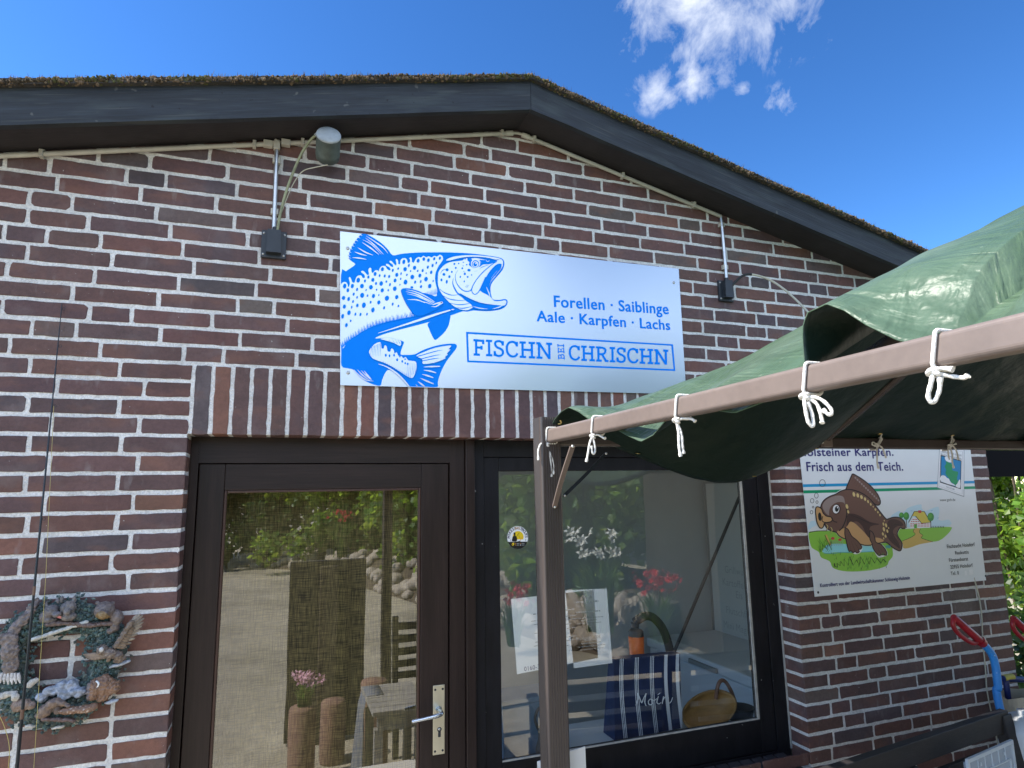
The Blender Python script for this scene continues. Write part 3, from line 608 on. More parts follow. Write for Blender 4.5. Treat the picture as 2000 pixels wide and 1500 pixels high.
bd.box(.1206, .8114, .1167, .134, zr(-.4435), zr(-.4338), 0, .003); bd.box(.1206, .8114, .1167, .134, .3602, .37, 0, .003)
bd.build('glazing_bead', 'bead_wood', door)
pn = MB(); pn.add([(.1206, YG, .37), (.8114, YG, .37), (.8114, YG, zr(-.4436)), (.1206, YG, zr(-.4436))], [(0, 1, 2, 3)]); pn.build('pane', 'door_glass', door)
# handle
hp = MB(); p0, p1 = at(845, 1340, .113), at(873, 1475, .113); hx = .893
hp.box(hx - .0225, hx + .0225, .1095, .1128, zr(-1.415), zr(-1.172), 0, .0015)
for a in (-.0145, .0145):
    for z in (zr(-1.187), zr(-1.402)): hp.lathe([(0, .0003), (.0042, .0003), (.0042, .0008), (.003, .001)], (hx + a, .1095, z), (0, -1, 0), 12, 1)
hp.build('handle_plate', ['plate_metal', 'black_plastic'], door)
kh = MB(); zc = zr(-1.336)
kh.lathe([(.0, .0016), (.0078, .0016), (.0085, .0), (.0085, -.001)], (hx + .002, .1095, zc + .008), (0, -1, 0), 16, 0); kh.box(hx - .003, hx + .007, .108, .1095, zc - .018, zc + .006, 0)
kh.lathe([(.0, .0022), (.004, .0022), (.0045, .0016)], (hx + .002, .1095, zc + .009), (0, -1, 0), 12, 1)
kh.build('keyhole', ['black_plastic', 'steel'], door)
hl = MB(); hz = zr(-1.258)
hl.lathe([(.0125, 0), (.0125, .004), (.010, .006), (.009, .012)], (hx - .001, .1095, hz), (0, -1, 0), 20, 0)
hl.tube(cr([(hx - .001, .104, hz), (hx, .075, hz), (hx - .004, .061, hz - .001), (hx - .022, .056, hz - .004), (hx - .06, .056, hz - .008), (hx - .112, .058, hz - .013)], 6), [.0085] * 12 + [.0085 - .0022 * i / 18 for i in range(19)], 12)
hl.build('handle', 'aluminium', door)
wf = MB()
wf.box(1.0347, 1.079, .112, .178, zr(-1.656), zr(-.2455), 0, .002); wf.box(2.4520, 2.5195, .112, .178, zr(-1.656), zr(-.2455), 0, .002)
wf.box(1.0792, 2.4518, .1122, .178, zr(-.313), zr(-.2455), 0, .002); wf.box(1.0792, 2.4518, .1122, .178, zr(-1.656), zr(-1.622), 0, .002)
window = wf.build('window', 'frame_dark', house, (1.77, .14, zr(-1.65)))
sa = MB()
sa.box(1.0805, 1.1455, .118, .16, zr(-1.620), zr(-.3145), 0, .003); sa.box(2.3705, 2.4505, .118, .16, zr(-1.620), zr(-.3145), 0, .003)
sa.box(1.1457, 2.3703, .1182, .16, zr(-.371), zr(-.3145), 0, .003); sa.box(1.1457, 2.3703, .1182, .16, zr(-1.620), zr(-1.484), 0, .003)
sa.build('sash', 'frame_dark', window)
ga = MB(); ga.box(2.3595, 2.3704, .122, .1285, zr(-1.483), zr(-.3712)); ga.box(1.1458, 2.3594, .1222, .1285, zr(-1.4838), zr(-1.4785)); ga.build('gasket', 'sealant', window)
pn = MB(); pn.add([(1.1456, YG, zr(-1.4838)), (2.3702, YG, zr(-1.4838)), (2.3702, YG, zr(-.3712)), (1.1456, YG, zr(-.3712))], [(0, 1, 2, 3)]); pn.build('pane', 'glass', window)
sl_ = MB(); sl_.box(2.5197, 2.5232, .104, .15, zr(-1.62), zr(-.256)); sl_.build('sealant_joint', 'sealant', window)
# ================================================================ cable conduit under the verge
cd = thing('cable_conduit', (AX, -.02, AZ - .03), 'thin metal cable conduit clipped along the brick gable under the verge', 'conduit')
def cl(x): return line(x) - .0165
def pipe(x0, x1, y=-.014, r=.0085): return [(x0, y, cl(x0)), (x1, y, cl(x1))]
q = MB(); q.tube(pipe(-1.36, .205), .0085, 12); q.build('pipe', 'grey_pvc', cd)
q = MB(); q.tube(pipe(.255, 1.175), .0085, 12); q.build('pipe', 'grey_pvc', cd)
q = MB(); q.tube(pipe(1.235, 2.252), .0085, 12); q.build('pipe', 'grey_pvc', cd)
q = MB(); q.tube(cr([(1.17, -.014, cl(1.17)), (1.21, -.014, cl(1.2) + .001), (1.24, -.014, cl(1.24))], 5), .006, 10); q.build('bend', 'grey_pvc', cd)
xd = .2335
q = MB(); q.tube([(xd, -.014, zr(.842)), (xd + .004, -.014, zr(.505))], .0085, 12); q.build('pipe', 'steel', cd)
xe = 2.2535
q = MB(); q.tube([(xe, -.014, cl(xe) - .001), (xe + .004, -.014, zr(.505))], .0082, 12); q.build('pipe', 'steel', cd)
q = MB(); q.tube(cr([(.2, -.014, cl(.2)), (.225, -.016, cl(.226) + .002), (xd, -.016, zr(.868)), (xd, -.014, zr(.845))], 5), .0095, 12)
q.box(.186, .219, -.026, -.002, cl(.2) - .0115, cl(.2) + .0125, 0, .002); q.box(.249, .281, -.026, -.002, cl(.265) - .0115, cl(.265) + .0125, 0, .002); q.box(xd - .0115, xd + .0115, -.026, -.002, zr(.832), zr(.862), 0, .002)
q.build('tee_joint', 'grey_pvc', cd)
for xa, xb in ((1.155, 1.185), (1.228, 1.26)):
    q = MB(); q.tube([(xa, -.014, cl(xa)), (xb, -.014, cl(xb))], .0115, 12); q.build('sleeve', 'grey_pvc', cd)
def clip(x, z, horiz):
    c = MB()
    if horiz: c.box(x - .006, x + .006, -.026, -.0005, z - .012, z + .014, 0, .0015); c.box(x - .006, x + .006, -.008, -.0006, z + .0142, z + .026)
    else: c.box(x - .0135, x + .0135, -.019, -.0005, z - .011, z + .011, 0, .0015)
    c.build('clip', 'grey_pvc', cd)
for x in (-.50, -.95, .155, .325, 1.135, 1.285, 1.72, 2.10): clip(x, cl(x), True)
for x, z in ((xd + .001, zr(.79)), (xd + .003, zr(.585)), (xe + .001, zr(.80)), (xe + .003, zr(.585))): clip(x, z, False)
def junction(x, z, w, h, label):
    t = thing('junction_box', (x, -.001, z), label, 'junction box', 'junction boxes at the ends of the conduit')
    b = MB(); b.box(x - w / 2, x + w / 2, -.014, .0005, z - h / 2, z + h / 2, 0, .003)
    b.prism([(x - w * .30, z - h * .36), (x + w * .30, z - h * .36), (x + w * .26, z + h * .46), (x - w * .26, z + h * .46)], -.038, -.014)
    b.build('housing', 'black_plastic', t)
    for sx in (-1, 1):
        for sz in (-1, 1):
            s = MB(); s.lathe([(0, .0018), (.0035, .0016), (.0042, .0)], (x + sx * w * .41, -.014, z + sz * h * .38), (0, -1, 0), 12); s.build('screw', 'zinc_screw', t)
    g2 = MB(); g2.lathe([(.010, -.012), (.010, .006), (.0085, .012)], (x + .002, -.018, z + h / 2), (0, 0, 1), 14); g2.build('cable_gland', 'black_plastic', t)
    return t
junction(.2395, zr(.457), .087, .106, 'black junction box under the outdoor lamp, left of the fish sign')
junction(2.252, zr(.466), .080, .102, 'black junction box with a pale cable leaving it, right of the fish sign')
# outdoor lamp on a bent arm
lc = at(641, 283, -.10)
la = thing('outdoor_lamp', tuple(lc), 'weathered grey cylinder lamp on a thin bent arm below the verge', 'lamp')
ax = Vector((-.03, -.92, .40)).normalized(); lr = .0445
q = MB(); q.lathe([(0, .047), (lr * .96, .047), (lr, .044), (lr, .040)], lc, ax, 36, 0); q.build('lamp_cap', 'lamp_grey', la)
q = MB(); q.lathe([(lr * .985, .040), (lr * .985, -.030), (lr, -.031), (lr, -.045), (lr * .985, -.046), (lr * .97, -.058), (lr * .85, -.064), (0, -.064)], lc, ax, 36, 0); q.build('lamp_body', 'lamp_green', la)
def pth(l, Ys): return [at(x, y, Y) for (x, y), Y in zip(l, Ys)]
q = MB(); q.tube(cr(pth([(541, 462), (545, 430), (556, 384), (572, 338), (590, 298), (607, 273), (618, 264), (626, 259)], [-.03, -.032, -.04, -.055, -.07, -.085, -.095, -.10]), 6), .0050, 10); q.build('arm', 'old_cable', la)
q = MB(); q.tube(cr(pth([(541, 462), (547, 425), (560, 388), (575, 355), (592, 334), (615, 327), (640, 322)], [-.03, -.03, -.035, -.045, -.06, -.08, -.10]), 6), .0018, 8); q.build('wire', 'pale_cable', la)
q = MB(); q.tube(pth([(616, 266), (627, 257)], [-.092, -.10]), .0085, 10); q.build('arm_socket', 'lamp_grey', la)
# cable from the right-hand box to the canopy, and a cable under the carp board
q = MB(); P0 = cr([tuple(at(1427, 562, -.03)), tuple(at(1436, 551, -.04)), tuple(at(1450, 539, -.05)), tuple(at(1468, 536, -.06)), tuple(at(1500, 545, -.09)), tuple(at(1530, 564, -.14)), tuple(at(1556, 587, -.20)), tuple(at(1580, 612, -.26)), tuple(at(1600, 640, -.34))], 6)
q.tube(P0[:19], .0062, 10, 0); q.tube(P0[18:], .0052, 10, 1); tag(q.build('power_cable', ['black_cable', 'pale_cable'], None, P0[0]), 'cable arching from the right junction box down behind the canopy', 'cable')
q = MB(); q.tube(cr([tuple(at(x, y, -.006)) for x, y in [(1902, 1128), (1912, 1165), (1917, 1200), (1920, 1255), (1925, 1310), (1928, 1350), (1938, 1400), (1950, 1460)]], 6), .0032, 8)
tag(q.build('thin_cable', 'pale_cable', None, at(1902, 1128, -.006)), 'thin beige cable hanging down the bricks below the carp board', 'cable')
# ================================================================ the fish shop sign
SX0, SX1, SZ0, SZ1 = .484, 1.9985, zr(-.0455), zr(.5525)
sg = thing('shop_sign', ((SX0 + SX1) / 2, -.005, SZ0), 'white shop sign with a blue leaping trout and blue lettering above the door', 'sign')
def quad_panel(c, y0, y1):
    b = MB(); b.prism([(at(x, y, y0).x, at(x, y, y0).z) for x, y in c], y0, y1); return b
quad_panel([(664.2, 451.8), (1325.5, 525), (1340.5, 770.2), (664.6, 752.2)], -.0085, -.0045).build('panel', 'sign_white', sg)
YS = -.00875
A = Art(660, 440, 4.5457, YS); B, Wh = 'sign_blue', 'sign_white_ink'
# body outline
EX = 20.0
A.poly([(27, 446), (70, 408), (118, 376), (150, 352), (150, 340), (120, 318), (100, 298), (98, 262), (112, 215), (135, 170), (170, 118), (206, 80), (232, 76), (262, 82), (330, 120), (395, 165), (445, 215), (488, 266), (560, 254), (680, 243), (820, 240), (1000, 241), (1180, 250), (1330, 268), (1430, 286), (1468, 306), (1478, 340), (1466, 388), (1440, 425), (1400, 470), (1368, 512), (1356, 545), (1355, 590), (1366, 640), (1382, 660), (1430, 662), (1480, 655), (1502, 664), (1506, 690), (1488, 722), (1440, 748), (1350, 762), (1260, 760), (1200, 757), (1150, 767), (1110, 764), (1060, 780), (998, 802), (860, 845), (700, 888), (520, 935), (400, 970), (330, 1003),
        (400, 1000), (470, 1001), (530, 1015), (584, 1034), (578, 1065), (556, 1142), (600, 1150), (680, 1145), (730, 1120), (800, 1090), (900, 1062), (990, 1051), (1040, 1053), (1056, 1070), (1045, 1102), (1000, 1160), (960, 1215), (925, 1280), (898, 1350), (886, 1400), (881, 1436), (760, 1433), (632, 1430), (600, 1388), (545, 1335), (490, 1300), (446, 1284), (415, 1320), (392, 1375), (377, 1423), (320, 1415), (250, 1385), (190, 1340), (140, 1284), (90, 1270), (32, 1246), (30, 1090)], B, 3)
A.poly([(800, 868), (812, 925), (838, 985), (864, 1018), (905, 990), (950, 945), (980, 895), (993, 845), (994, 800), (900, 830)], B, 4)
# pale flank with its scalloped upper edge
A.poly([(26, 560), (28, 525), (45, 506), (68, 504), (84, 520), (92, 548), (104, 530), (104, 500), (96, 470), (106, 460), (118, 478), (128, 505), (148, 508), (160, 470), (178, 448), (205, 446), (220, 466), (238, 466), (236, 440), (216, 424), (205, 412), (222, 404), (245, 424), (262, 442), (276, 432), (270, 398), (282, 378), (296, 384), (298, 412), (310, 424), (330, 402), (350, 400), (362, 410), (370, 385), (392, 362), (422, 364), (434, 385), (452, 400), (468, 394), (456, 372), (430, 358), (428, 344), (448, 346), (470, 366), (490, 370), (486, 348), (462, 330), (460, 316), (478, 320), (500, 346), (516, 356), (520, 334), (512, 310), (522, 300), (534, 316), (536, 342), (552, 344), (556, 312), (574, 294), (602, 294), (616, 314), (620, 334), (636, 330), (642, 308), (634, 294), (648, 284), (656, 300), (656, 322), (674, 332), (690, 300), (715, 282), (738, 286), (760, 272), (784, 284), (806, 276), (832, 286), (856, 272), (880, 278), (904, 262), (928, 276), (932, 304), (912, 336), (888, 372), (868, 420), (862, 470), (870, 530), (882, 575), (880, 610), (868, 630), (820, 615), (740, 600), (640, 640), (640, 740), (664, 790), (690, 805), (560, 828), (440, 855), (340, 885), (250, 925), (160, 980), (90, 1030), (32, 1086), (28, 800)], Wh, 3)
for l in [(700, 790, 645, 806)]: pass
fr = cr([(36, 1086), (90, 1036), (160, 988), (250, 930), (340, 890), (440, 860), (560, 833), (690, 806)], 7)
for i, p in enumerate(fr):                            # fringe of fine strokes along the belly
    for e in (0, .5):
        p2 = p if e == 0 else (p + fr[min(i + 1, len(fr) - 1)]) / 2
        A.stroke([(p2[0] - 3, p2[1] + 8), (p2[0] - 12 - 8 * (i % 2), p2[1] - 34 - 8 * ((i * 7) % 3))], 7, B, 1, (1, 0.05))
for i in range(9): A.stroke([(790 + i * 11, 628 - i * 2), (782 + i * 12, 590 - i * 4)], 6, B, 1, (1, .1))
SP = [(60, 540, 15, 22), (128, 540, 14, 20), (180, 488, 16, 22), (88, 577, 12, 18), (213, 540, 17, 20), (240, 495, 9, 13), (270, 460, 10, 14), (330, 432, 13, 18), (293, 550, 17, 20), (310, 485, 14, 17), (338, 517, 9, 14), (370, 447, 8, 13), (384, 517, 16, 20), (395, 390, 14, 18), (415, 450, 9, 14), (430, 500, 8, 10), (455, 455, 9, 14), (487, 400, 9, 14), (462, 527, 8, 14), (507, 490, 13, 17), (522, 440, 14, 18), (505, 563, 17, 20), (535, 385, 8, 10), (560, 430, 6, 12), (557, 475, 6, 10), (550, 528, 5, 8), (585, 325, 13, 20), (596, 390, 16, 19), (600, 505, 17, 22), (612, 440, 7, 10), (630, 357, 8, 15), (645, 407, 6, 8), (660, 460, 17, 20), (680, 378, 15, 18), (685, 505, 9, 14), (708, 405, 7, 9), (712, 315, 13, 18), (727, 447, 13, 17), (735, 500, 7, 14), (738, 545, 10, 13), (752, 402, 9, 14), (762, 300, 12, 16), (782, 478, 16, 20), (783, 425, 5, 7), (798, 372, 9, 14), (803, 310, 12, 16), (815, 540, 15, 20), (828, 418, 10, 16), (840, 357, 9, 15), (845, 495, 5, 10), (855, 297, 10, 14), (873, 335, 7, 12), (905, 292, 10, 14), (656, 552, 13, 10),
      (50, 645, 15, 18), (95, 655, 12, 18), (140, 612, 9, 14), (170, 570, 9, 14), (170, 640, 7, 11), (215, 622, 18, 22), (250, 575, 6, 9), (262, 625, 7, 11), (315, 628, 14, 18), (343, 572, 6, 9), (363, 620, 5, 9), (393, 578, 14, 18), (447, 577, 7, 10), (435, 648, 19, 22), (522, 638, 15, 18), (486, 700, 8, 14), (537, 717, 7, 10), (363, 685, 14, 18), (410, 733, 8, 14), (310, 752, 15, 22), (258, 790, 7, 12), (230, 710, 17, 24), (290, 683, 8, 12), (172, 712, 11, 16), (134, 677, 8, 13), (122, 727, 7, 11), (57, 722, 14, 18), (98, 777, 15, 21), (155, 790, 8, 14), (200, 792, 9, 14), (42, 808, 12, 20), (113, 848, 7, 10), (75, 887, 12, 18)]
for a, b, c, d in SP: A.ell(a, b, c, d, B, .15, 12)
# head
A.poly([(886, 475), (890, 425), (910, 388), (950, 350), (1000, 328), (1060, 320), (1108, 312), (1124, 292), (1170, 300), (1220, 292), (1290, 305), (1360, 318), (1405, 318), (1440, 300), (1464, 322), (1458, 370), (1430, 412), (1385, 468), (1352, 515), (1344, 560), (1348, 610), (1364, 652), (1392, 674), (1440, 674), (1482, 668), (1494, 684), (1478, 712), (1440, 712), (1360, 704), (1250, 684), (1140, 636), (1080, 604), (1120, 656), (1188, 700), (1200, 726), (1150, 754), (1104, 752), (1062, 738), (1010, 706), (950, 646), (908, 588), (888, 530)], Wh, 3)
A.poly([(960, 313), (990, 292), (1050, 276), (1150, 267), (1260, 270), (1360, 281), (1436, 296), (1400, 306), (1340, 292), (1250, 282), (1150, 282), (1060, 296), (1000, 312)], Wh, 4)
A.poly([(1452, 348), (1446, 385), (1412, 430), (1365, 490), (1345, 535), (1350, 590), (1364, 645), (1330, 622), (1258, 580), (1284, 530), (1316, 465), (1366, 398), (1412, 354), (1440, 344)], B, 3)
A.stroke([(1390, 452), (1352, 500)], 8, Wh, 1, (.2, .2)); A.stroke([(1412, 405), (1358, 470)], 7, Wh, 1, (.2, .2)); A.stroke([(1316, 548), (1338, 600), (1350, 640)], 9, Wh, 4, (.2, .3))
A.stroke([(1410, 322), (1350, 362), (1280, 425), (1225, 490), (1190, 555), (1190, 595), (1216, 615), (1248, 592), (1272, 545), (1310, 460)], 8, B, 5)
A.stroke([(1440, 345), (1406, 355), (1360, 400), (1314, 468), (1280, 535), (1250, 590)], 9, B, 5)
A.stroke([(1062, 402), (1042, 440), (1044, 490), (1068, 540), (1110, 580), (1150, 588), (1178, 578), (1192, 552)], 9, B, 5, (.2, 1))
A.stroke([(1024, 470), (1018, 515), (1034, 560), (1066, 610), (1120, 645)], 12, B, 5, (.2, 1)); A.stroke([(1140, 556), (1150, 545), (1160, 535)], 3, B, 3); A.stroke([(1130, 548), (1142, 540), (1150, 530)], 3, B, 3)
A.poly([(1052, 590), (1100, 626), (1160, 662), (1240, 694), (1330, 708), (1462, 714), (1440, 738), (1350, 752), (1260, 752), (1200, 735), (1180, 704), (1120, 662)], B, 3)
A.stroke([(1200, 722), (1260, 738), (1330, 744)], 8, Wh, 4, (.3, .1)); A.stroke([(1370, 744), (1430, 728), (1470, 704)], 9, Wh, 4, (.2, .3))
for l in ([(900, 565), (945, 600), (1010, 622), (1066, 618)], [(930, 625), (985, 655), (1060, 668), (1130, 668)], [(985, 690), (1060, 706), (1130, 702), (1180, 690)], [(1050, 732), (1110, 738), (1190, 722)]): A.stroke(l, 9, B, 5, (.4, .3))
A.poly([(1150, 296), (1182, 300), (1200, 312), (1260, 308), (1330, 312), (1406, 322), (1350, 346), (1290, 350), (1262, 368), (1215, 384), (1180, 368), (1160, 352), (1166, 330), (1150, 316)], B, 3)
A.ell(1220, 343, 41, 40, Wh, 0, 28); A.ell(1220, 345, 33, 33, B, 0, 24); A.ell(1220, 347, 26, 26, Wh, 0, 24); A.ell(1218, 348, 18, 19, B, 0, 20); A.ell(1224, 340, 7, 7, Wh, 0, 12); A.stroke([(1180, 330), (1205, 305), (1245, 308), (1270, 335)], 7, Wh, 5, (.3, .3))
A.stroke([(1315, 310), (1322, 322), (1336, 322), (1342, 312)], 4, Wh, 4); A.stroke([(960, 392), (930, 400), (910, 428)], 7, B, 4, (.2, .2)); A.stroke([(1340, 352), (1280, 372), (1255, 390)], 6, B, 4, (.2, .2)); A.stroke([(1205, 416), (1238, 404)], 5, B, 1, (.2, .2))
for a, b, c, d in [(968, 397, 14, 14), (940, 438, 13, 13), (988, 458, 10, 13), (1010, 415, 8, 9), (1045, 380, 8, 9), (1033, 345, 9, 9), (1070, 341, 6, 6), (1103, 384, 8, 8), (1162, 400, 15, 12), (1125, 433, 9, 12), (1085, 460, 6, 9), (1120, 500, 5, 9), (1150, 460, 9, 8), (1117, 412, 4, 4), (918, 487, 9, 13), (965, 503, 9, 17), (1128, 298, 8, 7), (1142, 352, 7, 5), (1112, 330, 5, 5), (1185, 443, 5, 6), (1110, 362, 4, 4)]: A.ell(a, b, c, d, B, .1, 12)
# fins
for l, w_ in [([(250, 97), (330, 150), (400, 200), (444, 252)], 11), ([(240, 112), (320, 175), (405, 262)], 9), ([(215, 155), (290, 205), (365, 264)], 12), ([(218, 130), (300, 175), (385, 262)], 8), ([(175, 200), (240, 240), (312, 268)], 12), ([(146, 238), (200, 258), (256, 272)], 12), ([(127, 289), (190, 294), (254, 306)], 12)]: A.stroke(l, w_, Wh, 5, (.15, .15))
for i, (x, y) in enumerate([(206, 90), (188, 112), (168, 138), (150, 160), (136, 186), (120, 212), (108, 240), (102, 268), (104, 292)]): A.stroke([(x - 12, y - 5), (x + 10, y + 6)], 8, Wh, 1, (1, .1))
A.poly([(560, 590), (568, 566), (600, 560), (660, 568), (730, 592), (810, 640), (880, 678), (926, 680), (930, 700), (890, 740), (830, 770), (760, 800), (700, 806), (668, 784), (620, 722), (584, 655)], B, 3)
for l, w_ in [([(604, 574), (680, 590), (770, 628), (860, 684)], 9), ([(600, 590), (690, 612), (770, 650), (850, 690)], 13), ([(610, 610), (690, 628), (770, 662), (840, 700)], 9), ([(614, 662), (700, 664), (772, 690)], 10), ([(720, 672), (790, 690), (832, 706)], 6), ([(826, 722), (866, 724), (904, 700), (924, 686), (880, 694), (838, 708)], 16)]: A.stroke(l, w_, Wh, 5, (.1, .4))
A.stroke([(356, 960), (520, 908), (700, 850), (860, 796), (1000, 754), (1032, 748)], 22, Wh, 5, (.15, .1)); A.stroke([(985, 740), (1010, 760), (1030, 768)], 10, B, 3, (.2, .2))
A.poly([(376, 1010), (440, 1002), (510, 1012), (556, 1030), (552, 1072), (500, 1048), (430, 1026)], Wh, 3)
for x in (450, 480, 505, 528): A.stroke([(x, 1012), (x + 22, 1052)], 5, B, 1, (.2, 1))
A.poly([(276, 1130), (284, 1105), (306, 1075), (340, 1048), (378, 1042), (386, 1090), (404, 1096), (414, 1068), (432, 1078), (440, 1118), (464, 1122), (472, 1096), (492, 1106), (502, 1140), (520, 1128), (534, 1158), (560, 1162), (580, 1182), (600, 1172), (622, 1200), (650, 1205), (690, 1214), (697, 1260), (686, 1310), (660, 1356), (620, 1346), (575, 1318), (520, 1282), (460, 1246), (400, 1218), (345, 1200), (300, 1176)], Wh, 3)
for i in range(7): A.stroke([(285 + i * 15, 1170 - i * 2 + 6), (300 + i * 13, 1078 - i * 5)], 5, B, 1, (.2, 1))
for i in range(15): A.stroke([(410 + i * 17, 1240 + i * 9), (402 + i * 17, 1206 + i * 9)], 6, B, 1, (1, .1))
for i in range(6): A.stroke([(610 + i * 15, 1348 - i * 6), (618 + i * 15, 1222 + i * 2)], 4, B, 1, (.8, .2))
for a, b, c, d in [(424, 1155, 9, 14), (457, 1160, 8, 13), (497, 1155, 8, 13), (525, 1195, 9, 13), (549, 1166, 7, 9), (570, 1210, 8, 12), (595, 1190, 7, 8), (596, 1226, 7, 9), (618, 1232, 8, 11)]: A.ell(a, b, c, d, B, 0, 12)
A.stroke([(358, 1233), (430, 1258), (510, 1308), (580, 1372), (628, 1430)], 14, Wh, 5, (.3, .8))
A.poly([(694, 1160), (760, 1128), (860, 1090), (990, 1068), (1000, 1080), (978, 1104), (998, 1104), (966, 1140), (972, 1150), (948, 1172), (952, 1184), (880, 1214), (820, 1228), (752, 1232), (750, 1200), (730, 1180)], Wh, 2)
for l in ([(700, 1168), (860, 1122), (930, 1110)], [(736, 1188), (850, 1160), (910, 1150)], [(748, 1206), (850, 1186), (900, 1182)]): A.stroke(l, 8, B, 4, (1, .1))
for l in ([(760, 1260), (830, 1256), (906, 1254)], [(760, 1288), (815, 1296), (870, 1312)], [(744, 1325), (790, 1336), (846, 1355)], [(728, 1358), (790, 1386), (848, 1410)], [(708, 1388), (740, 1412), (768, 1432)], [(690, 1414), (704, 1432)]): A.stroke(l, 14, Wh, 4, (.15, .5))
for l in ([(140, 1284), (190, 1335), (250, 1375), (316, 1386)], [(172, 1284), (215, 1330), (280, 1378)], [(205, 1290), (250, 1336), (300, 1378)], [(232, 1292), (262, 1332), (296, 1368)]): A.stroke(l, 11, Wh, 5, (.2, .2))
A.build('trout_picture', sg)
# lettering
textpx('Forellen · Saiblinge', (1083, 599), (1306, 613.5), 21.5, YS - .0004, 'sign_blue', 'lettering', sg, .030)
textpx('Aale · Karpfen · Lachs', (1049, 627), (1309, 644.5), 20.5, YS - .0004, 'sign_blue', 'lettering', sg, .030)
# slab serif lettering drawn stroke by stroke; cell height 1
def slab(word, ax_, w_):
    G = {'I': (.42, [[(.21, 0), (.21, 1)]], [(.02, .40, 0), (.02, .40, 1)]),
         'F': (.70, [[(.18, 0), (.18, 1)], [(.18, .93), (.64, .93)], [(.18, .50), (.50, .50)], [(.61, 1), (.61, .72)], [(.50, .62), (.50, .38)]], [(.02, .40, 0), (.02, .3, 1)]),
         'E': (.72, [[(.18, 0), (.18, 1)], [(.18, .93), (.62, .93)], [(.18, .50), (.50, .50)], [(.18, .07), (.66, .07)], [(.61, 1), (.61, .74)], [(.64, 0), (.64, .28)], [(.50, .62), (.50, .38)]], [(.02, .3, 0), (.02, .3, 1)]),
         'H': (.96, [[(.20, 0), (.20, 1)], [(.76, 0), (.76, 1)], [(.20, .5), (.76, .5)]], [(.02, .40, 0), (.02, .40, 1), (.57, .95, 0), (.57, .95, 1)]),
         'N': (.98, [[(.18, 0), (.18, 1)], [(.80, 0), (.80, 1)], [(.18, .98), (.80, .02)]], [(.02, .38, 0), (.02, .2, 1), (.62, .97, 1)]),
         'S': (.66, [cr([(.56, .78), (.50, .91), (.33, .96), (.15, .90), (.11, .74), (.22, .58), (.42, .49), (.55, .38), (.56, .20), (.45, .07), (.28, .04), (.13, .10), (.08, .25)], 5), [(.57, .97), (.57, .70)], [(.075, .33), (.075, .03)]], []),
         'C': (.80, [cr([(.70, .76), (.60, .91), (.42, .955), (.23, .88), (.12, .70), (.10, .48), (.15, .25), (.29, .09), (.48, .045), (.64, .11), (.74, .26)], 5), [(.71, .97), (.71, .68)]], []),
         'R': (.88, [[(.18, 0), (.18, 1)], cr([(.18, .93), (.45, .93), (.62, .86), (.66, .71), (.58, .56), (.40, .50), (.18, .50)], 5), [(.42, .50), (.70, .04)]], [(.02, .40, 0), (.02, .3, 1), (.62, .86, 0)]),
         'B': (.78, [[(.18, 0), (.18, 1)], cr([(.18, .93), (.44, .93), (.58, .85), (.58, .66), (.44, .54), (.18, .53)], 5), cr([(.18, .53), (.48, .53), (.64, .42), (.64, .20), (.48, .08), (.18, .07)], 5)], [(.02, .3, 0), (.02, .3, 1)])}
    st = []; x = 0
    for ch in word:
        w, strokes, ser = G[ch]
        for s in strokes: st.append([(x + a, b) for a, b in [tuple(p) for p in s]])
        for a, b, yy in ser: st.append([(x + a, .055 if yy == 0 else .945), (x + b, .055 if yy == 0 else .945)])
        x += w + .05
    return st, x - .05
def put(word, pa, pb, pc, wd):                     # baseline start, baseline end, top of first letter (photo pixels)
    st, wtot = slab(word, None, None); pa, pb, pc = np.array(pa, float), np.array(pb, float), np.array(pc, float); ux = (pb - pa) / wtot; uy = pc - pa
    T = Art(0, 0, 1, YS - .0004)
    for s in st: T.stroke([tuple(pa + ux * a + uy * b) for a, b in s], wd, 'sign_blue', 1)
    T.build('lettering', sg)
put('FISCHN', (924.5, 694), (1079, 701.5), (924, 662.5), 4.4); put('CHRISCHN', (1110.5, 703), (1306, 712.5), (1110, 674), 4.2); put('BEI', (1103, 702.5), (1101.5, 672), (1090.5, 702), 1.9)
T = Art(900, 560, 4.4444, YS - .0004)
fo = [(46, 391), (1842, 500), (1862, 731), (56, 655)]; fi = [(63, 409), (1828, 512), (1848, 716), (71, 640)]
for i in range(4): T.poly([fo[i], fo[(i + 1) % 4], fi[(i + 1) % 4], fi[i]], 'sign_blue', 1)
T.build('lettering_frame', sg)
for x, y in ((679, 485), (680, 728), (1316, 552), (1329, 755)):
    c = at(x, y, -.0088); s = MB(); s.lathe([(0, .0018), (.003, .002), (.0052, .0012), (.0072, .0)], c, (0, -1, 0), 16); s.build('screw', 'zinc_screw', sg)
# ================================================================ the carp board
cx0, cx1 = 2.612, 3.772; cz0, cz1 = zr(-.951), zr(-.165)
cb = thing('carp_board', ((cx0 + cx1) / 2, -.005, cz0), 'white advertising board with a brown cartoon carp on the brick pier', 'sign')
quad_panel([(1556, 828), (1891, 842), (1926, 1133.5), (1592, 1165.5)], -.0075, -.0045).build('panel', 'board_white', cb)
A = Art(1560, 870, 5, -.0078)
def hstripe(y0, y1, m):
    a = at(1560 + 45 / 5, 870 + y0 / 5, -.0078); b = at(1560 + 45 / 5, 870 + y1 / 5, -.0078); A.d += .000012
    l0, l1 = at(1568.3, 948, -.0078), at(1901.0, 924.5, -.0078); A.mb.add([(l0.x, -.0078 - A.d, b.z), (l1.x, -.0078 - A.d, b.z + .004), (l1.x, -.0078 - A.d, a.z + .004), (l0.x, -.0078 - A.d, a.z)], [(0, 1, 2, 3)], A.mi(m))
hstripe(379, 407, 'ink_cyan'); hstripe(439, 468, 'ink_green')
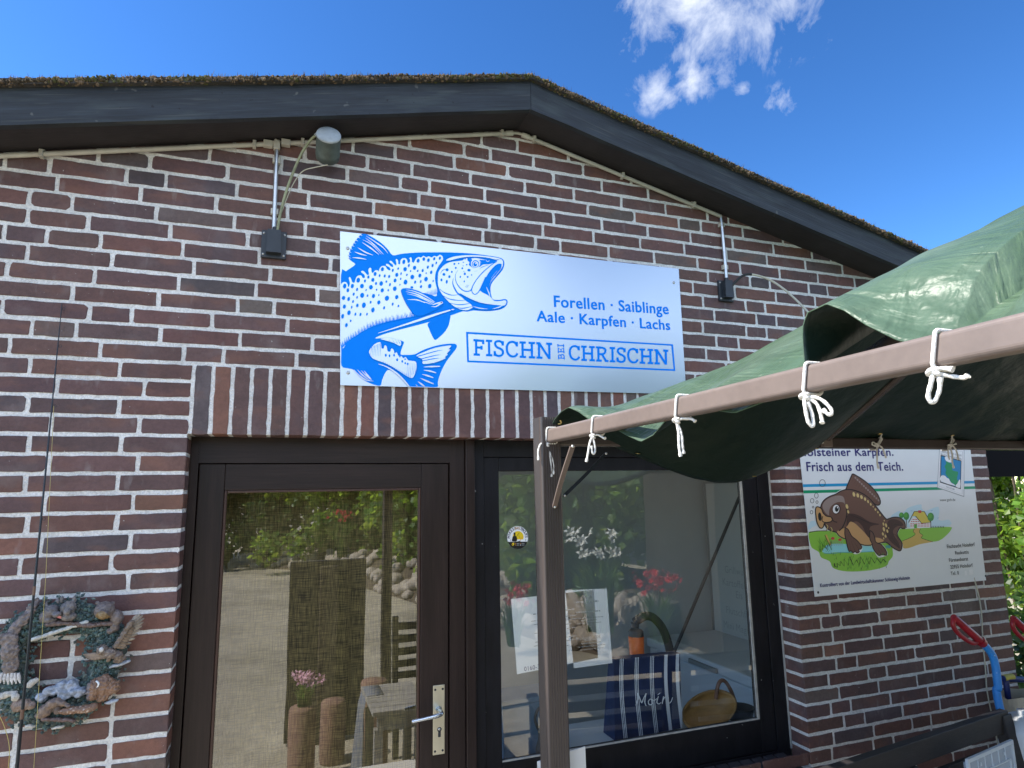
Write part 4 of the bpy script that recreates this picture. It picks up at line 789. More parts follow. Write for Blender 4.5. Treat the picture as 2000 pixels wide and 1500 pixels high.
A.poly([(92, 790), (110, 748), (140, 735), (165, 745), (170, 780), (130, 800), (100, 825)], 'sky_print', 3)
A.poly([(900, 705), (940, 660), (985, 640), (1010, 665), (1060, 615), (1120, 590), (1196, 576), (1200, 610), (1230, 640), (1290, 620), (1340, 602), (1368, 606), (1372, 660), (1362, 720), (1400, 735), (1440, 728), (1474, 732), (1474, 790), (1200, 800), (1000, 790)], 'sky_print', 2)
A.poly([(98, 850), (160, 838), (260, 834), (420, 850), (640, 930), (900, 940), (915, 1010), (918, 1080), (880, 1130), (850, 1180), (700, 1220), (520, 1232), (400, 1220), (330, 1190), (300, 1130), (220, 1095), (195, 1040), (130, 1000), (104, 930)], 'grass_print', 3)
A.poly([(960, 830), (1040, 815), (1130, 812), (1300, 800), (1478, 796), (1490, 818), (1450, 870), (1370, 930), (1250, 945), (1100, 960), (1030, 985), (990, 930)], 'grass_print', 3)
A.poly([(230, 1040), (250, 1000), (290, 968), (420, 960), (700, 985), (790, 1000), (760, 1035), (600, 1040), (380, 1042), (300, 1052)], 'water_print', 3)
A.poly([(1132, 812), (1188, 812), (1176, 850), (1210, 880), (1192, 905), (1250, 925), (1310, 940), (1180, 965), (1080, 1000), (1020, 1000), (1012, 935), (1090, 905), (1140, 870), (1118, 845)], 'path_print', 3)
for p in ([(1012, 932), (1080, 905), (1136, 868), (1118, 840), (1132, 812)], [(1310, 942), (1240, 920), (1196, 900), (1212, 878), (1178, 848), (1190, 814)]): A.stroke(p, 4, 'ink_black', 5)
A.stroke([(100, 850), (180, 836), (280, 834)], 6.8, 'ink_black', 5); A.stroke([(245, 1052), (330, 1056), (420, 1044), (520, 1046), (720, 1036)], 4, 'ink_cyan', 5)
# farmhouse
A.poly([(1076, 752), (1120, 700), (1160, 708), (1196, 756), (1288, 758), (1282, 804), (1092, 806)], 'paper_white', 1)
for y in (722, 742, 766, 786): A.stroke([(1104 - (y - 722) * .4 if y < 750 else 1090, y), (1176 if y < 750 else 1280, y + 1)], 7, 'red_print', 1)
for x in (1112, 1135, 1160, 1185, 1220, 1250, 1274): A.stroke([(x, 720 if x < 1180 else 764), (x, 804)], 5, 'paper_white', 1)
A.poly([(1072, 752), (1128, 645), (1150, 640), (1226, 645), (1288, 752), (1200, 758), (1140, 690), (1112, 690)], 'roof_print', 1)
A.stroke([(1072, 752), (1128, 645), (1226, 645), (1288, 752), (1200, 760), (1140, 690)], 6.8, 'ink_black', 1); A.poly([(1166, 634), (1196, 634), (1198, 660), (1168, 660)], 'red_print', 1); A.poly([(1126, 770), (1154, 770), (1154, 808), (1126, 808)], 'grass_deep', 1)
for x, y, rx, ry in [(1003, 682, 24, 28), (1050, 690, 28, 38), (1288, 698, 32, 42)]: A.ell(x, y, rx, ry, 'tree_print', 0, 18); A.ell(x - 6, y - 8, rx * .6, ry * .55, 'grass_deep', 0, 14); A.stroke([(x, y + ry - 4), (x + 2, 806)], 7, 'carp_dark', 1)
for x in range(1300, 1420, 16): A.stroke([(x, 806), (x + 3, 786)], 5.1, 'ink_black', 1)
for x, y in ((1100, 640), (1296, 638), (1358, 710)): A.stroke([(x - 8, y - 4), (x, y), (x + 10, y - 4)], 3, 'ink_cyan', 3)
# net and post by the pond
A.stroke([(264, 872), (306, 974)], 20, 'path_print', 1); A.stroke([(254, 874), (298, 978)], 5.1, 'ink_black', 1)
for i in range(6): A.stroke([(310 + i * 22, 926), (330 + i * 20, 978)], 2.5, 'ink_grey', 1); A.stroke([(336 + i * 20, 926), (310 + i * 20, 978)], 2.5, 'ink_grey', 1)
A.ell(332, 908, 18, 14, 'red_print'); A.ell(402, 920, 18, 12, 'red_print')
# bubbles
for x, y, a, b in [(230, 368, 28, 34), (171, 490, 18, 25), (130, 540, 17, 22), (177, 553, 11, 13), (139, 602, 8, 9), (124, 652, 13, 17)]: A.ring(x, y, a, b, 4, 'ink_black')
# the carp
out = [(210, 612), (222, 570), (250, 530), (300, 498), (360, 475), (410, 445), (470, 430), (540, 438), (620, 470), (690, 520), (745, 585), (795, 650), (850, 716), (880, 714), (920, 702), (970, 702), (1010, 722), (1034, 756), (1038, 806), (1010, 812), (990, 800), (972, 826), (960, 860), (970, 895), (1000, 940), (1008, 975), (992, 1028), (950, 1018), (900, 985), (860, 950), (820, 948), (740, 962), (690, 975), (640, 974), (590, 960), (520, 930), (450, 912), (395, 885), (365, 850), (320, 835), (280, 815), (250, 770), (230, 700)]
A.poly([(x + (x - 620) * .022, y + (y - 740) * .03) for x, y in out], 'paper_white', 3)
A.poly([(440, 880), (470, 900), (520, 1040), (560, 1062), (600, 1045), (622, 1000), (600, 950), (540, 900)], 'paper_white', 3); A.poly([(690, 940), (720, 1000), (770, 1090), (830, 1085), (868, 1066), (850, 1010), (800, 960)], 'paper_white', 3)
dor = [(458, 430), (482, 370), (512, 300), (528, 279), (580, 305), (640, 345), (700, 395), (745, 445), (776, 490), (796, 545), (790, 575), (765, 584), (735, 568), (690, 525), (640, 485), (580, 452), (520, 440)]
A.poly(dor, 'carp_brown', 3); A.stroke(dor + [dor[0]], 10.2, 'ink_black', 4)
for i in range(12):
    x, y = 548 + i * 20.5, 312 + i * 20; A.stroke([(x, y), (x - 34, y + 46)], 4, 'carp_dark', 1, (.6, .2)); A.ell(x + 4, y + 4, 9, 12, 'carp_grey', -.6, 10)
A.poly(out, 'carp_brown', 3)
A.poly([(470, 470), (540, 470), (640, 540), (720, 620), (780, 690), (820, 760), (760, 770), (690, 740), (600, 690), (500, 660), (468, 600)], 'carp_brown', 3)
A.poly([(470, 690), (520, 665), (600, 690), (690, 745), (790, 770), (700, 790), (690, 860), (700, 950), (660, 880), (620, 790), (560, 740), (500, 770), (470, 830)], 'carp_dark', 3)
A.poly([(230, 600), (250, 548), (300, 512), (370, 490), (430, 500), (450, 560), (448, 640), (400, 700), (330, 690), (270, 670)], 'carp_grey', 4); A.poly([(300, 620), (360, 560), (440, 560), (455, 640), (440, 740), (390, 800), (330, 800), (300, 730)], 'carp_brown', 4)
A.poly([(870, 740), (930, 720), (990, 740), (1020, 780), (960, 790), (920, 830), (930, 880), (975, 950), (985, 1005), (930, 970), (880, 920), (850, 850)], 'carp_dark', 3)
A.poly([(372, 840), (420, 815), (470, 790), (500, 745), (545, 760), (590, 800), (640, 850), (690, 905), (740, 900), (790, 905), (830, 930), (790, 948), (700, 970), (640, 974), (580, 955), (500, 920), (430, 905), (390, 880)], 'carp_tan', 3)
A.stroke(out + [out[0]], 10.2, 'ink_black', 4)
A.stroke([(462, 600), (468, 660), (455, 730), (425, 800), (390, 835)], 10.2, 'ink_black', 5); A.stroke([(480, 672), (560, 700), (640, 735), (700, 762), (760, 768)], 6.8, 'ink_black', 5, (.3, .2))
pf = [(450, 800), (480, 820), (500, 858), (520, 890), (570, 930), (612, 985), (606, 1010), (584, 1018), (590, 1040), (566, 1050), (548, 1036), (530, 1048), (508, 1030), (490, 1034), (474, 990), (462, 930), (448, 870)]
A.poly(pf, 'carp_brown', 3); A.stroke(pf + [pf[0]], 8.5, 'ink_black', 4)
for l in ([(510, 930), (548, 1030)], [(490, 940), (508, 1025)], [(530, 930), (584, 1012)]): A.stroke(l, 4, 'ink_black', 1, (.2, .6))
pf = [(692, 830), (720, 850), (740, 900), (752, 945), (800, 965), (840, 1010), (858, 1050), (852, 1072), (826, 1068), (800, 1070), (780, 1074), (750, 1045), (722, 1000), (712, 955), (692, 910)]
A.poly(pf, 'carp_brown', 3); A.stroke(pf + [pf[0]], 8.5, 'ink_black', 4)
for l in ([(770, 1000), (800, 1066)], [(790, 985), (826, 1064)]): A.stroke(l, 4, 'ink_black', 1, (.2, .6))
for l in ([(900, 790), (950, 770), (1010, 790)], [(910, 860), (950, 880), (985, 960)], [(900, 900), (950, 960), (985, 1020)]): A.stroke(l, 4, 'ink_black', 4, (.2, .4))
lips = [(228, 640), (240, 665), (270, 690), (310, 698), (326, 720), (315, 742), (285, 752), (250, 760), (240, 790), (222, 808), (198, 798), (176, 750), (166, 690), (162, 630), (172, 600), (200, 604), (222, 622)]
A.poly(lips, 'carp_tan', 3); A.stroke(lips + [lips[0]], 10.2, 'ink_black', 4); A.ell(204, 696, 17, 42, 'ink_black', -.08); A.stroke([(232, 690), (226, 735), (260, 752), (310, 745)], 8.5, 'ink_black', 5); A.stroke([(318, 708), (340, 740), (374, 750)], 8.5, 'ink_black', 4)
for l in ([(268, 772), (282, 790), (274, 815), (262, 834)], [(308, 798), (322, 816), (320, 842), (306, 858)]): A.stroke(l, 12, 'ink_black', 4, (1, .3)); A.stroke(l, 7, 'carp_scale', 4, (1, .3))
A.ell(366, 622, 42, 52, 'carp_dark', .15, 24); A.ell(362, 622, 32, 42, 'paper_white', .12, 24); A.ell(370, 620, 19, 28, 'ink_black', .1, 20); A.ell(376, 606, 6, 9, 'paper_white')
for x, y, a, b in [(536, 478, 13, 24), (574, 488, 13, 22), (610, 504, 13, 20), (645, 524, 11, 18), (674, 548, 9, 16), (700, 574, 8, 15), (724, 598, 6, 8), (746, 626, 9, 13), (770, 652, 7, 12), (790, 680, 7, 13), (468, 596, 13, 24), (480, 648, 10, 17), (832, 734, 6, 8), (824, 768, 8, 17), (850, 780, 10, 20), (828, 818, 11, 22), (862, 836, 9, 18), (874, 806, 6, 9), (818, 864, 9, 17), (844, 886, 9, 17), (826, 908, 6, 11)]:
    A.ell(x, y, a + 2, b + 2, 'carp_dark', -.25, 14); A.ell(x, y, a, b, 'carp_scale', -.25, 14)
# grass strokes
gr = random.Random(5)
A.stroke([(345, 1150), (350, 1180), (375, 1190), (372, 1150), (400, 1175), (405, 1130), (440, 1180), (440, 1110), (480, 1170), (490, 1085), (530, 1170), (560, 1120), (590, 1170), (600, 1085), (640, 1160), (660, 1100), (690, 1160), (700, 1090), (740, 1150), (760, 1100), (800, 1150), (820, 1110), (850, 1140)], 8.5, 'ink_black', 1)
for i in range(70):
    x = gr.uniform(330, 860); y = gr.uniform(1090, 1230) - abs(x - 600) * .12; A.stroke([(x, y), (x + gr.uniform(-10, 22), y - gr.uniform(14, 42))], 4, gr.choice(['ink_black', 'grass_deep', 'tree_print']), 1, (1, .2))
for i in range(46):
    x = gr.uniform(200, 320); y = gr.uniform(930, 1060); A.stroke([(x, y), (x + gr.uniform(-34, 6), y - gr.uniform(20, 70))], 3.5, gr.choice(['ink_black', 'grass_deep']), 1, (1, .2))
for i in range(8): A.stroke([(845 + i * 6, 975), (850 + i * 6 + gr.uniform(-6, 6), 1004)], 3, 'ink_cyan', 1)
A.build('carp_picture', cb)
# quality plaque
A = Art(1560, 870, 5, -.0080)
pq = [(1385, -60), (1614, -60), (1612, 500), (1356, 410)]
A.poly([(1378, -75), (1618, -75), (1616, 504), (1352, 414)], 'ink_grey', 1); A.poly([(1383, -66), (1613, -66), (1610, 494), (1357, 408)], 'paper_white', 1); 
A.stroke([(1392, 30), (1600, 60), (1597, 476), (1368, 398), (1392, 30)], 3, 'ink_grey', 1)
A.poly([(1386, 92), (1590, 148), (1584, 428), (1380, 362)], 'ink_black', 1); A.poly([(1394, 104), (1583, 155), (1577, 416), (1388, 354)], 'seal_blue', 1)
A.poly([(1430, 110), (1470, 112), (1505, 140), (1490, 165), (1455, 160), (1432, 140)], 'paper_white', 3)
A.poly([(1436, 152), (1462, 165), (1490, 178), (1502, 210), (1498, 240), (1530, 252), (1556, 258), (1552, 290), (1545, 330), (1560, 345), (1548, 372), (1528, 392), (1512, 372), (1488, 362), (1470, 325), (1450, 300), (1432, 270), (1440, 240), (1424, 205), (1440, 180)], 'seal_green', 2)
A.poly([(1388, 300), (1412, 292), (1432, 300), (1448, 318), (1466, 325), (1486, 362), (1510, 376), (1526, 394), (1388, 352)], 'paper_white', 2); A.poly([(1548, 372), (1562, 345), (1577, 335), (1577, 416), (1530, 398)], 'paper_white', 2)
pl = A.build('quality_plaque', cb)
Yt = -.0084
textpx('Holsteiner Karpfen.', (1560.5, 890.5), (1745, 890), 15.5, Yt, 'ink_navy', 'lettering', cb, .026); textpx('Frisch aus dem Teich.', (1576, 920), (1764, 919), 17.5, Yt, 'ink_navy', 'lettering', cb, .026)
textpx('www.gzsh.de', (1836, 979), (1866, 978.5), 5.2, Yt, 'ink_black', 'lettering', cb, 0); textpx('Kontrolliert von der Landwirtschaftskammer Schleswig-Holstein', (1602, 1147), (1777, 1131.5), 7.2, Yt, 'ink_navy', 'lettering', cb, .018)
for s, a, b, h in [('Fischzucht Hoisdorf', (1850, 1071), (1904, 1066.5), 7.2), ('Raukuttis', (1866, 1083), (1892, 1081), 6.6), ('Fürstenhorst', (1854, 1097.5), (1891, 1094.5), 6.8), ('22955 Hoisdorf', (1856.5, 1111), (1900, 1107), 7), ('Tel. 0', (1857.5, 1123.5), (1873, 1122), 6.8)]: textpx(s, a, b, h, Yt, 'ink_black', 'lettering', cb, .022)
textpx('GÜTEZEICHEN GEPRÜFT', (1840, 883.5), (1879, 892), 3.6, Yt, 'ink_grey', 'lettering', cb, .006); textpx('IN SCHLESWIG-HOLSTEIN', (1838, 889), (1878, 898.5), 3.4, Yt, 'ink_grey', 'lettering', cb, .006); textpx('RAL-RG 088', (1848.5, 952), (1864, 957.5), 3, Yt, 'ink_grey', 'lettering', cb, .004)
for a, b, c, d in ((1460, 1035, 60, 34), (1575, 1230, 44, 44), (1620, 1226, 20, 46), (1664, 1214, 36, 48)):
    A = Art(1560, 870, 5, -.0082); A.poly([(a, b), (a + c, b - 4), (a + c + 4, b + d - 4), (a + 4, b + d)], 'paper_white' if a > 1600 else 'board_white', 1); A.build('patch_tape', cb)
for x, y in ((1598, 1157), (1925, 1125)):
    c = at(x, y, -.0077); s = MB(); s.lathe([(0, .0018), (.004, .0016), (.006, .0)], c, (0, -1, 0), 14); s.build('screw', 'black_plastic', cb)
# ================================================================ resin animal wreath
wc = at(112, 1293, -.03)
wr = thing('animal_wreath', tuple(wc), 'round resin wreath of woodland animals hanging on the bricks left of the door', 'wreath')
rw = random.Random(21); ring_balls = []
for i in range(40):
    t = 2 * math.pi * i / 40; rr = .132 + .006 * math.sin(3 * t); ring_balls.append(((wc.x + rr * math.cos(t), -.020, wc.z + rr * 1.04 * math.sin(t)), (.045 + rw.uniform(-.008, .008), .022, .045 + rw.uniform(-.008, .008)), (0, 0, 0)))
organic('wreath_ring', ring_balls, 'resin_green', wr, (.05, .075, .065), .004, .006, 70, 2)
lf = MB()
for i in range(1900):                                # modelled oak and conifer leaves
    t = rw.uniform(0, 6.283); rr = .132 + rw.gauss(0, .028); rr = min(max(rr, .070), .188); x, z = wc.x + rr * math.cos(t), wc.z + rr * 1.04 * math.sin(t)
    y = -.020 - .024 * max(0, 1 - ((rr - .132) / .06) ** 2) - rw.uniform(0, .006); l, w_ = rw.uniform(.010, .017), rw.uniform(.004, .0065); a = rw.uniform(0, 6.28); ca, sa_ = math.cos(a), math.sin(a)
    P_ = [(0, 0, 0), (l * .5, w_, .0015), (l, 0, -.003), (l * .5, -w_, .0015), (l * .5, 0, .0035)]
    vs = [(x + p[0] * ca - p[1] * sa_, y - p[2] * 1.3, z + p[0] * sa_ + p[1] * ca) for p in P_]; k = rw.uniform(.55, 1.35)
    lf.add(vs, [(0, 1, 4), (1, 2, 4), (2, 3, 4), (3, 0, 4), (0, 4, 1), (1, 4, 2), (2, 4, 3), (3, 4, 0)], 0, False, rw.choice([(.085 * k, .14 * k, .125 * k), (.07 * k, .115 * k, .115 * k), (.13 * k, .16 * k, .14 * k)]))
lo = lf.build('leaves', 'resin_green', wr)
def wp(x, y, d=.05): return tuple(at(x / 5, 1140 + y / 5, -d))
U_ = .000267
def balls(l): return [(wp(x, y, d), (a * U_, e * U_, b * U_), (0, -rot, 0)) for x, y, d, a, e, b, rot in l]
def two(c1, c2, f): return lambda c: c1 if f(c) else c2
def mottled(c1, c2, s=60, th=0.0): return lambda c: tuple(c1[i] if noise.noise(Vector(c) * s) > th else c2[i] for i in range(3))
organic('wolf_figure', balls([(500, 265, .055, 75, 70, 65, .2), (560, 300, .07, 50, 45, 30, .35), (440, 320, .05, 55, 60, 60, 0), (455, 205, .05, 18, 14, 40, .1), (562, 170, .05, 16, 14, 38, .5), (480, 350, .05, 90, 55, 40, 0)]), 'resin_paint', wr, (.15, .13, .13), .0022, .002, 200, 2, mottled((.17, .15, .15), (.12, .10, .095)))
organic('wolf_figure', balls([(668, 235, .058, 80, 70, 75, 0), (660, 275, .078, 36, 40, 34, 0), (672, 320, .06, 80, 60, 50, 0), (604, 155, .05, 20, 15, 45, -.1), (726, 155, .05, 20, 15, 45, .1)]), 'resin_paint', wr, (.17, .14, .12), .0022, .002, 200, 2, mottled((.20, .17, .15), (.13, .115, .11)))
q = MB(); q.add([wp(510, 305, .072), wp(598, 318, .082), wp(594, 344, .08), wp(540, 325, .076)], [(0, 3, 2, 1), (0, 1, 2, 3)], 0, False, (.50, .16, .14)); q.build('tongue', 'resin_paint', wr)
organic('raccoon_figure', balls([(1020, 260, .06, 105, 85, 100, 0), (1010, 300, .082, 55, 50, 50, 0), (950, 190, .055, 24, 16, 26, 0), (1100, 190, .055, 24, 16, 26, 0), (1140, 330, .05, 70, 60, 90, .2), (1120, 410, .05, 45, 45, 70, .5), (1080, 460, .05, 40, 35, 35, 0)]), 'resin_paint', wr, (.17, .12, .09), .0022, .002, 160, 2, lambda c: (.24, .15, .055) if (c[0] - wp(1020, 300)[0]) ** 2 + (c[2] - wp(1020, 310)[2]) ** 2 < (70 * U_) ** 2 else (.15, .115, .10))
organic('log', balls([(480 + i * 50, 395 - 12 * math.sin(i * .6), .055, 42, 34, 28, 0) for i in range(13)]), 'resin_paint', wr, (.12, .075, .06), .0022, .003, 90)
organic('driftwood', balls([(320 + i * 32, 545 - i * 10.5, .055, 40, 26, 24, .2) for i in range(17)]), 'resin_paint', wr, (.50, .50, .46), .0022, .002, 90)
organic('eagle_figure', balls([(345, 190, .045, 36, 26, 60, -.2), (300, 260, .05, 50, 28, 90, -.5), (220, 360, .055, 55, 30, 100, -.6), (150, 440, .055, 60, 34, 80, -.4), (100, 540, .06, 78, 40, 90, 0), (95, 660, .06, 90, 42, 110, 0), (105, 790, .055, 80, 36, 110, 0), (20, 540, .06, 50, 36, 60, 0)]), 'resin_paint', wr, (.135, .10, .085), .0024, .004, 150, 1, mottled((.20, .155, .14), (.13, .10, .09), 110))
ft = MB()
for i in range(6):
    x = 20 + i * 32; a = wp(x, 870, .058); b = wp(x + (i - 2.5) * 7, 985 - abs(i - 2.5) * 6, .05); ft.tube([a, tuple((Vector(a) + Vector(b)) / 2 + Vector((0, -.003, 0))), b], [.0035, .0052, .0018], 8, 0, True, (.60, .60, .62))
ft.build('tail_feathers', 'resin_paint', wr)
organic('owl_figure', balls([(1000, 645, .07, 58, 55, 55, 0), (1075, 680, .068, 75, 60, 60, -.3), (1150, 700, .065, 60, 50, 50, -.3), (1170, 740, .06, 70, 30, 34, .3), (1060, 735, .06, 24, 24, 34, 0)]), 'resin_paint', wr, (.20, .145, .105), .0022, .003, 220, 2, mottled((.235, .175, .13), (.13, .09, .07), 160))
def wing(name, root, tip, n, w0, w1, c, lift=.07):
    b = MB()
    for i in range(n):
        t = i / (n - 1); x0 = root[0] + (root[2] - root[0]) * t; y0 = root[1] + (root[3] - root[1]) * t; x1 = tip[0] + (tip[2] - tip[0]) * t; y1 = tip[1] + (tip[3] - tip[1]) * t
        A_, B_ = Vector(wp(x0, y0, lift)), Vector(wp(x1, y1, lift - .016)); mid = A_.lerp(B_, .55) + Vector((0, -.004, 0)); k = rw.uniform(.75, 1.15)
        b.tube([A_, mid, B_], [w0, w1, .0012], 7, 0, True, tuple(v * k for v in c))
    return b.build(name, 'resin_paint', wr)
def feather(b, s0, t0, w_, d0, d1, c):
    A_, B_ = Vector(wp(s0[0], s0[1], d0)), Vector(wp(t0[0], t0[1], d1)); d = B_ - A_; l = d.length; d.normalize(); n_3 = Vector((-d.z, 0, d.x)) * w_; k = rw.uniform(.75, 1.2); up_ = Vector((0, -.0022, 0)); c = tuple(v * k for v in c)
    st = [(0, .45), (.35, 1), (.75, .95), (.93, .55)]; vs = []
    for f_, ww in st: p = A_ + d * l * f_; vs += [p + n_3 * ww, p + up_, p - n_3 * ww]
    vs.append(B_); fs = []
    for i in range(3): o = i * 3; fs += [(o, o + 1, o + 4, o + 3), (o + 1, o + 2, o + 5, o + 4)]
    fs += [(9, 10, 12), (10, 11, 12)]; b.add(vs, fs + [f[::-1] for f in fs], 0, False, c)
ow = MB(); tips = [(1316, 312), (1346, 294), (1374, 292), (1400, 304), (1412, 334), (1406, 372), (1392, 410), (1372, 448), (1350, 490), (1322, 535), (1286, 580), (1244, 622)]
for i, t0 in enumerate(tips):
    f_ = i / (len(tips) - 1); feather(ow, (1285 - 150 * f_ ** .8, 385 + 215 * f_), t0, .0050, .066 + .004 * f_, .050, (.33, .27, .20))
for i in range(9):
    f_ = i / 8; feather(ow, (1262 - 140 * f_, 420 + 190 * f_), (1318 - 95 * f_, 440 + 190 * f_), .0055, .074, .064, (.20, .145, .10))
ow.build('owl_wing', 'resin_paint', wr)
organic('owl_wing', balls([(1130 + i * 17, 610 - i * 26, .072, 32, 26, 26, 0) for i in range(10)]), 'resin_paint', wr, (.17, .12, .085), .0022, .003, 200, 2)
wing('owl_wing', (1040, 680, 1030, 720), (810, 690, 850, 735), 5, .004, .005, (.22, .16, .115))
organic('owl_face', balls([(990, 645, .083, 26, 14, 30, 0)]), 'resin_paint', wr, (.62, .60, .58), .0016)
organic('bison_figure', balls([(930, 1010, .06, 80, 70, 90, 0), (900, 1080, .06, 60, 60, 70, 0), (1010, 990, .058, 110, 70, 110, 0), (1090, 1010, .055, 90, 60, 80, 0), (1000, 1090, .055, 70, 55, 70, 0)]), 'resin_paint', wr, (.22, .10, .05), .0024, .006, 160, 1, lambda c: (.17, .13, .12) if c[0] < wp(985, 0)[0] else (.24, .13, .075))
hn = MB(); hn.tube(cr([wp(942, 952, .083), wp(962, 970, .092), wp(958, 1000, .094), wp(942, 1012, .09)], 4), [.0028] * 6 + [.0024, .0022, .002, .0018, .0014, .001, .0006], 8, 0, True, (.75, .75, .72)); hn.build('horn', 'resin_paint', wr)
organic('rock_pile', balls([(600, 1010, .05, 90, 50, 70, .3), (700, 990, .05, 80, 50, 60, -.2), (500, 1050, .05, 80, 50, 50, 0), (400, 1110, .05, 70, 45, 50, 0), (760, 1060, .055, 100, 50, 60, 0), (640, 1080, .055, 80, 50, 60, 0), (720, 960, .045, 40, 40, 40, 0)]), 'resin_paint', wr, (.30, .34, .42), .0024, .006, 80, 0, mottled((.34, .38, .46), (.22, .25, .30), 90))
for l in ([(1160, 790, .045, 120, 40, 22, .25)], [(1090, 1150, .05, 80, 30, 22, .2)]): organic('flat_rock', balls(l), 'resin_paint', wr, (.40, .43, .48), .0024, .003, 80)
organic('deer_figure', balls([(520, 1165, .065, 90, 50, 50, .35), (600, 1165, .07, 60, 40, 30, -.4), (440, 1240, .06, 70, 50, 70, 0), (400, 1280, .055, 60, 40, 40, 0), (560, 1230, .06, 40, 30, 50, 0), (660, 1190, .075, 36, 26, 20, -.3)]), 'resin_paint', wr, (.20, .12, .07), .0022, .002, 160, 2, mottled((.22, .145, .10), (.15, .105, .085), 70))
organic('fawn_figure', balls([(700, 1235, .07, 130, 45, 42, 0), (830, 1225, .07, 110, 45, 44, 0), (910, 1200, .065, 50, 40, 40, 0), (600, 1250, .075, 30, 24, 22, 0)]), 'resin_paint', wr, (.22, .11, .06), .0022, .002, 160, 2, lambda c: (.50, .40, .33) if noise.noise(Vector(c) * 170) > .42 else (.215, .115, .065))
organic('log', balls([(430 + i * 40, 1320 + i * 2, .055, 36, 30, 26, 0) for i in range(8)]), 'resin_paint', wr, (.15, .095, .085), .0024, .003, 90)
for l in ([(310, 970, .05, 75, 22, 40, .6)], [(60, 1085, .05, 110, 30, 36, .2), (150, 1110, .06, 40, 30, 50, 0)], [(300, 1390, .04, 60, 25, 22, -.2)], [(570, 1400, .04, 70, 25, 20, .1)]): organic('driftwood', balls(l), 'resin_paint', wr, (.52, .48, .42), .0024, .003, 90)
organic('fox_figure', balls([(240, 1180, .06, 70, 45, 60, 0), (300, 1190, .06, 50, 40, 40, 0), (170, 1190, .055, 60, 40, 70, 0)]), 'resin_paint', wr, (.22, .15, .11), .0024, .003, 140)
# ================================================================ fishing rod leaning on the wall
fb = Vector((-.335, -.30, .0)); ft_ = at(121, 592, -.006)
# the butt stands on the ground, the tip rests on the bricks
base = side(33, 1500, -.335) if False else at(33, 1500, -.165)
dirr = (base - ft_).normalized(); tlen = (0.02 - ft_.z) / dirr.z; butt = ft_ + dirr * tlen
rod = thing('fishing_rod', tuple(butt), 'long thin black fishing rod leaning against the bricks beside the wreath', 'fishing rod')
n = 30; pts = [butt.lerp(ft_, i / n) for i in range(n + 1)]
q = MB(); q.tube(pts, [.0085 - .0072 * (i / n) ** .8 for i in range(n + 1)], 10); q.build('blank', 'rod_black', rod)
for f in (.50, .632, .80, .90):
    a = butt.lerp(ft_, f); b = butt.lerp(ft_, f + .010); rr = .0085 - .0072 * f ** .8 + .0006
    q = MB(); q.tube([a, b], rr, 10, 0, True); q.build('ferrule', 'copper_thread' if f < .7 else 'rod_black', rod)
for f in (.72, .86, .94, .992):
    a = butt.lerp(ft_, f); rr = .0085 - .0072 * f ** .8; q = MB(); c = a + Vector((.005 + rr, -.002, 0)); q.tube([c + Vector((.0045 * math.cos(t), 0, .0045 * math.sin(t))) for t in [6.283 * i / 12 for i in range(12)]], .0008, 6, 0, False, None, True); q.tube([a, c], .0007, 6); q.build('line_guide', 'rod_black', rod)
tip = butt.lerp(ft_, .86) + Vector((.006, -.004, 0)); low = at(66, 1500, -.20); dl_ = (low - tip)
q = MB(); q.tube([tip, tip + dl_ * .5 + Vector((.004, -.002, 0)), low, low + dl_.normalized() * .6], .0006, 6); q.build('fishing_line', 'fishing_line', rod)
q = MB(); q.tube(cr([tuple(at(-4, 1392, -.17)), tuple(at(8, 1418, -.17)), tuple(at(17, 1450, -.17)), tuple(at(18, 1480, -.17)), tuple(at(12, 1530, -.17))], 6), .0008, 6); q.build('fishing_line', 'fishing_line', rod)
# ================================================================ behind the glass
q = MB()
for i in range(36):                                   # a gathered burlap curtain behind the door glass
    pass
nx, nzc = 60, 4; vs = []; fs = []
for j in range(nzc + 1):
    for i in range(nx + 1):
        x = .07 + .86 * i / nx; vs.append((x, .225 + .006 * math.sin(x * 55) + .004 * math.sin(x * 130 + j), .12 + 1.86 * j / nzc))
for j in range(nzc):
    for i in range(nx): a = j * (nx + 1) + i; fs.append((a, a + 1, a + nx + 2, a + nx + 1))
q.add(vs, fs, 0, True); tag(q.build('curtain', 'burlap', None, (.5, .225, .12)), 'coarse brown burlap curtain hanging behind the door glass', 'curtain')
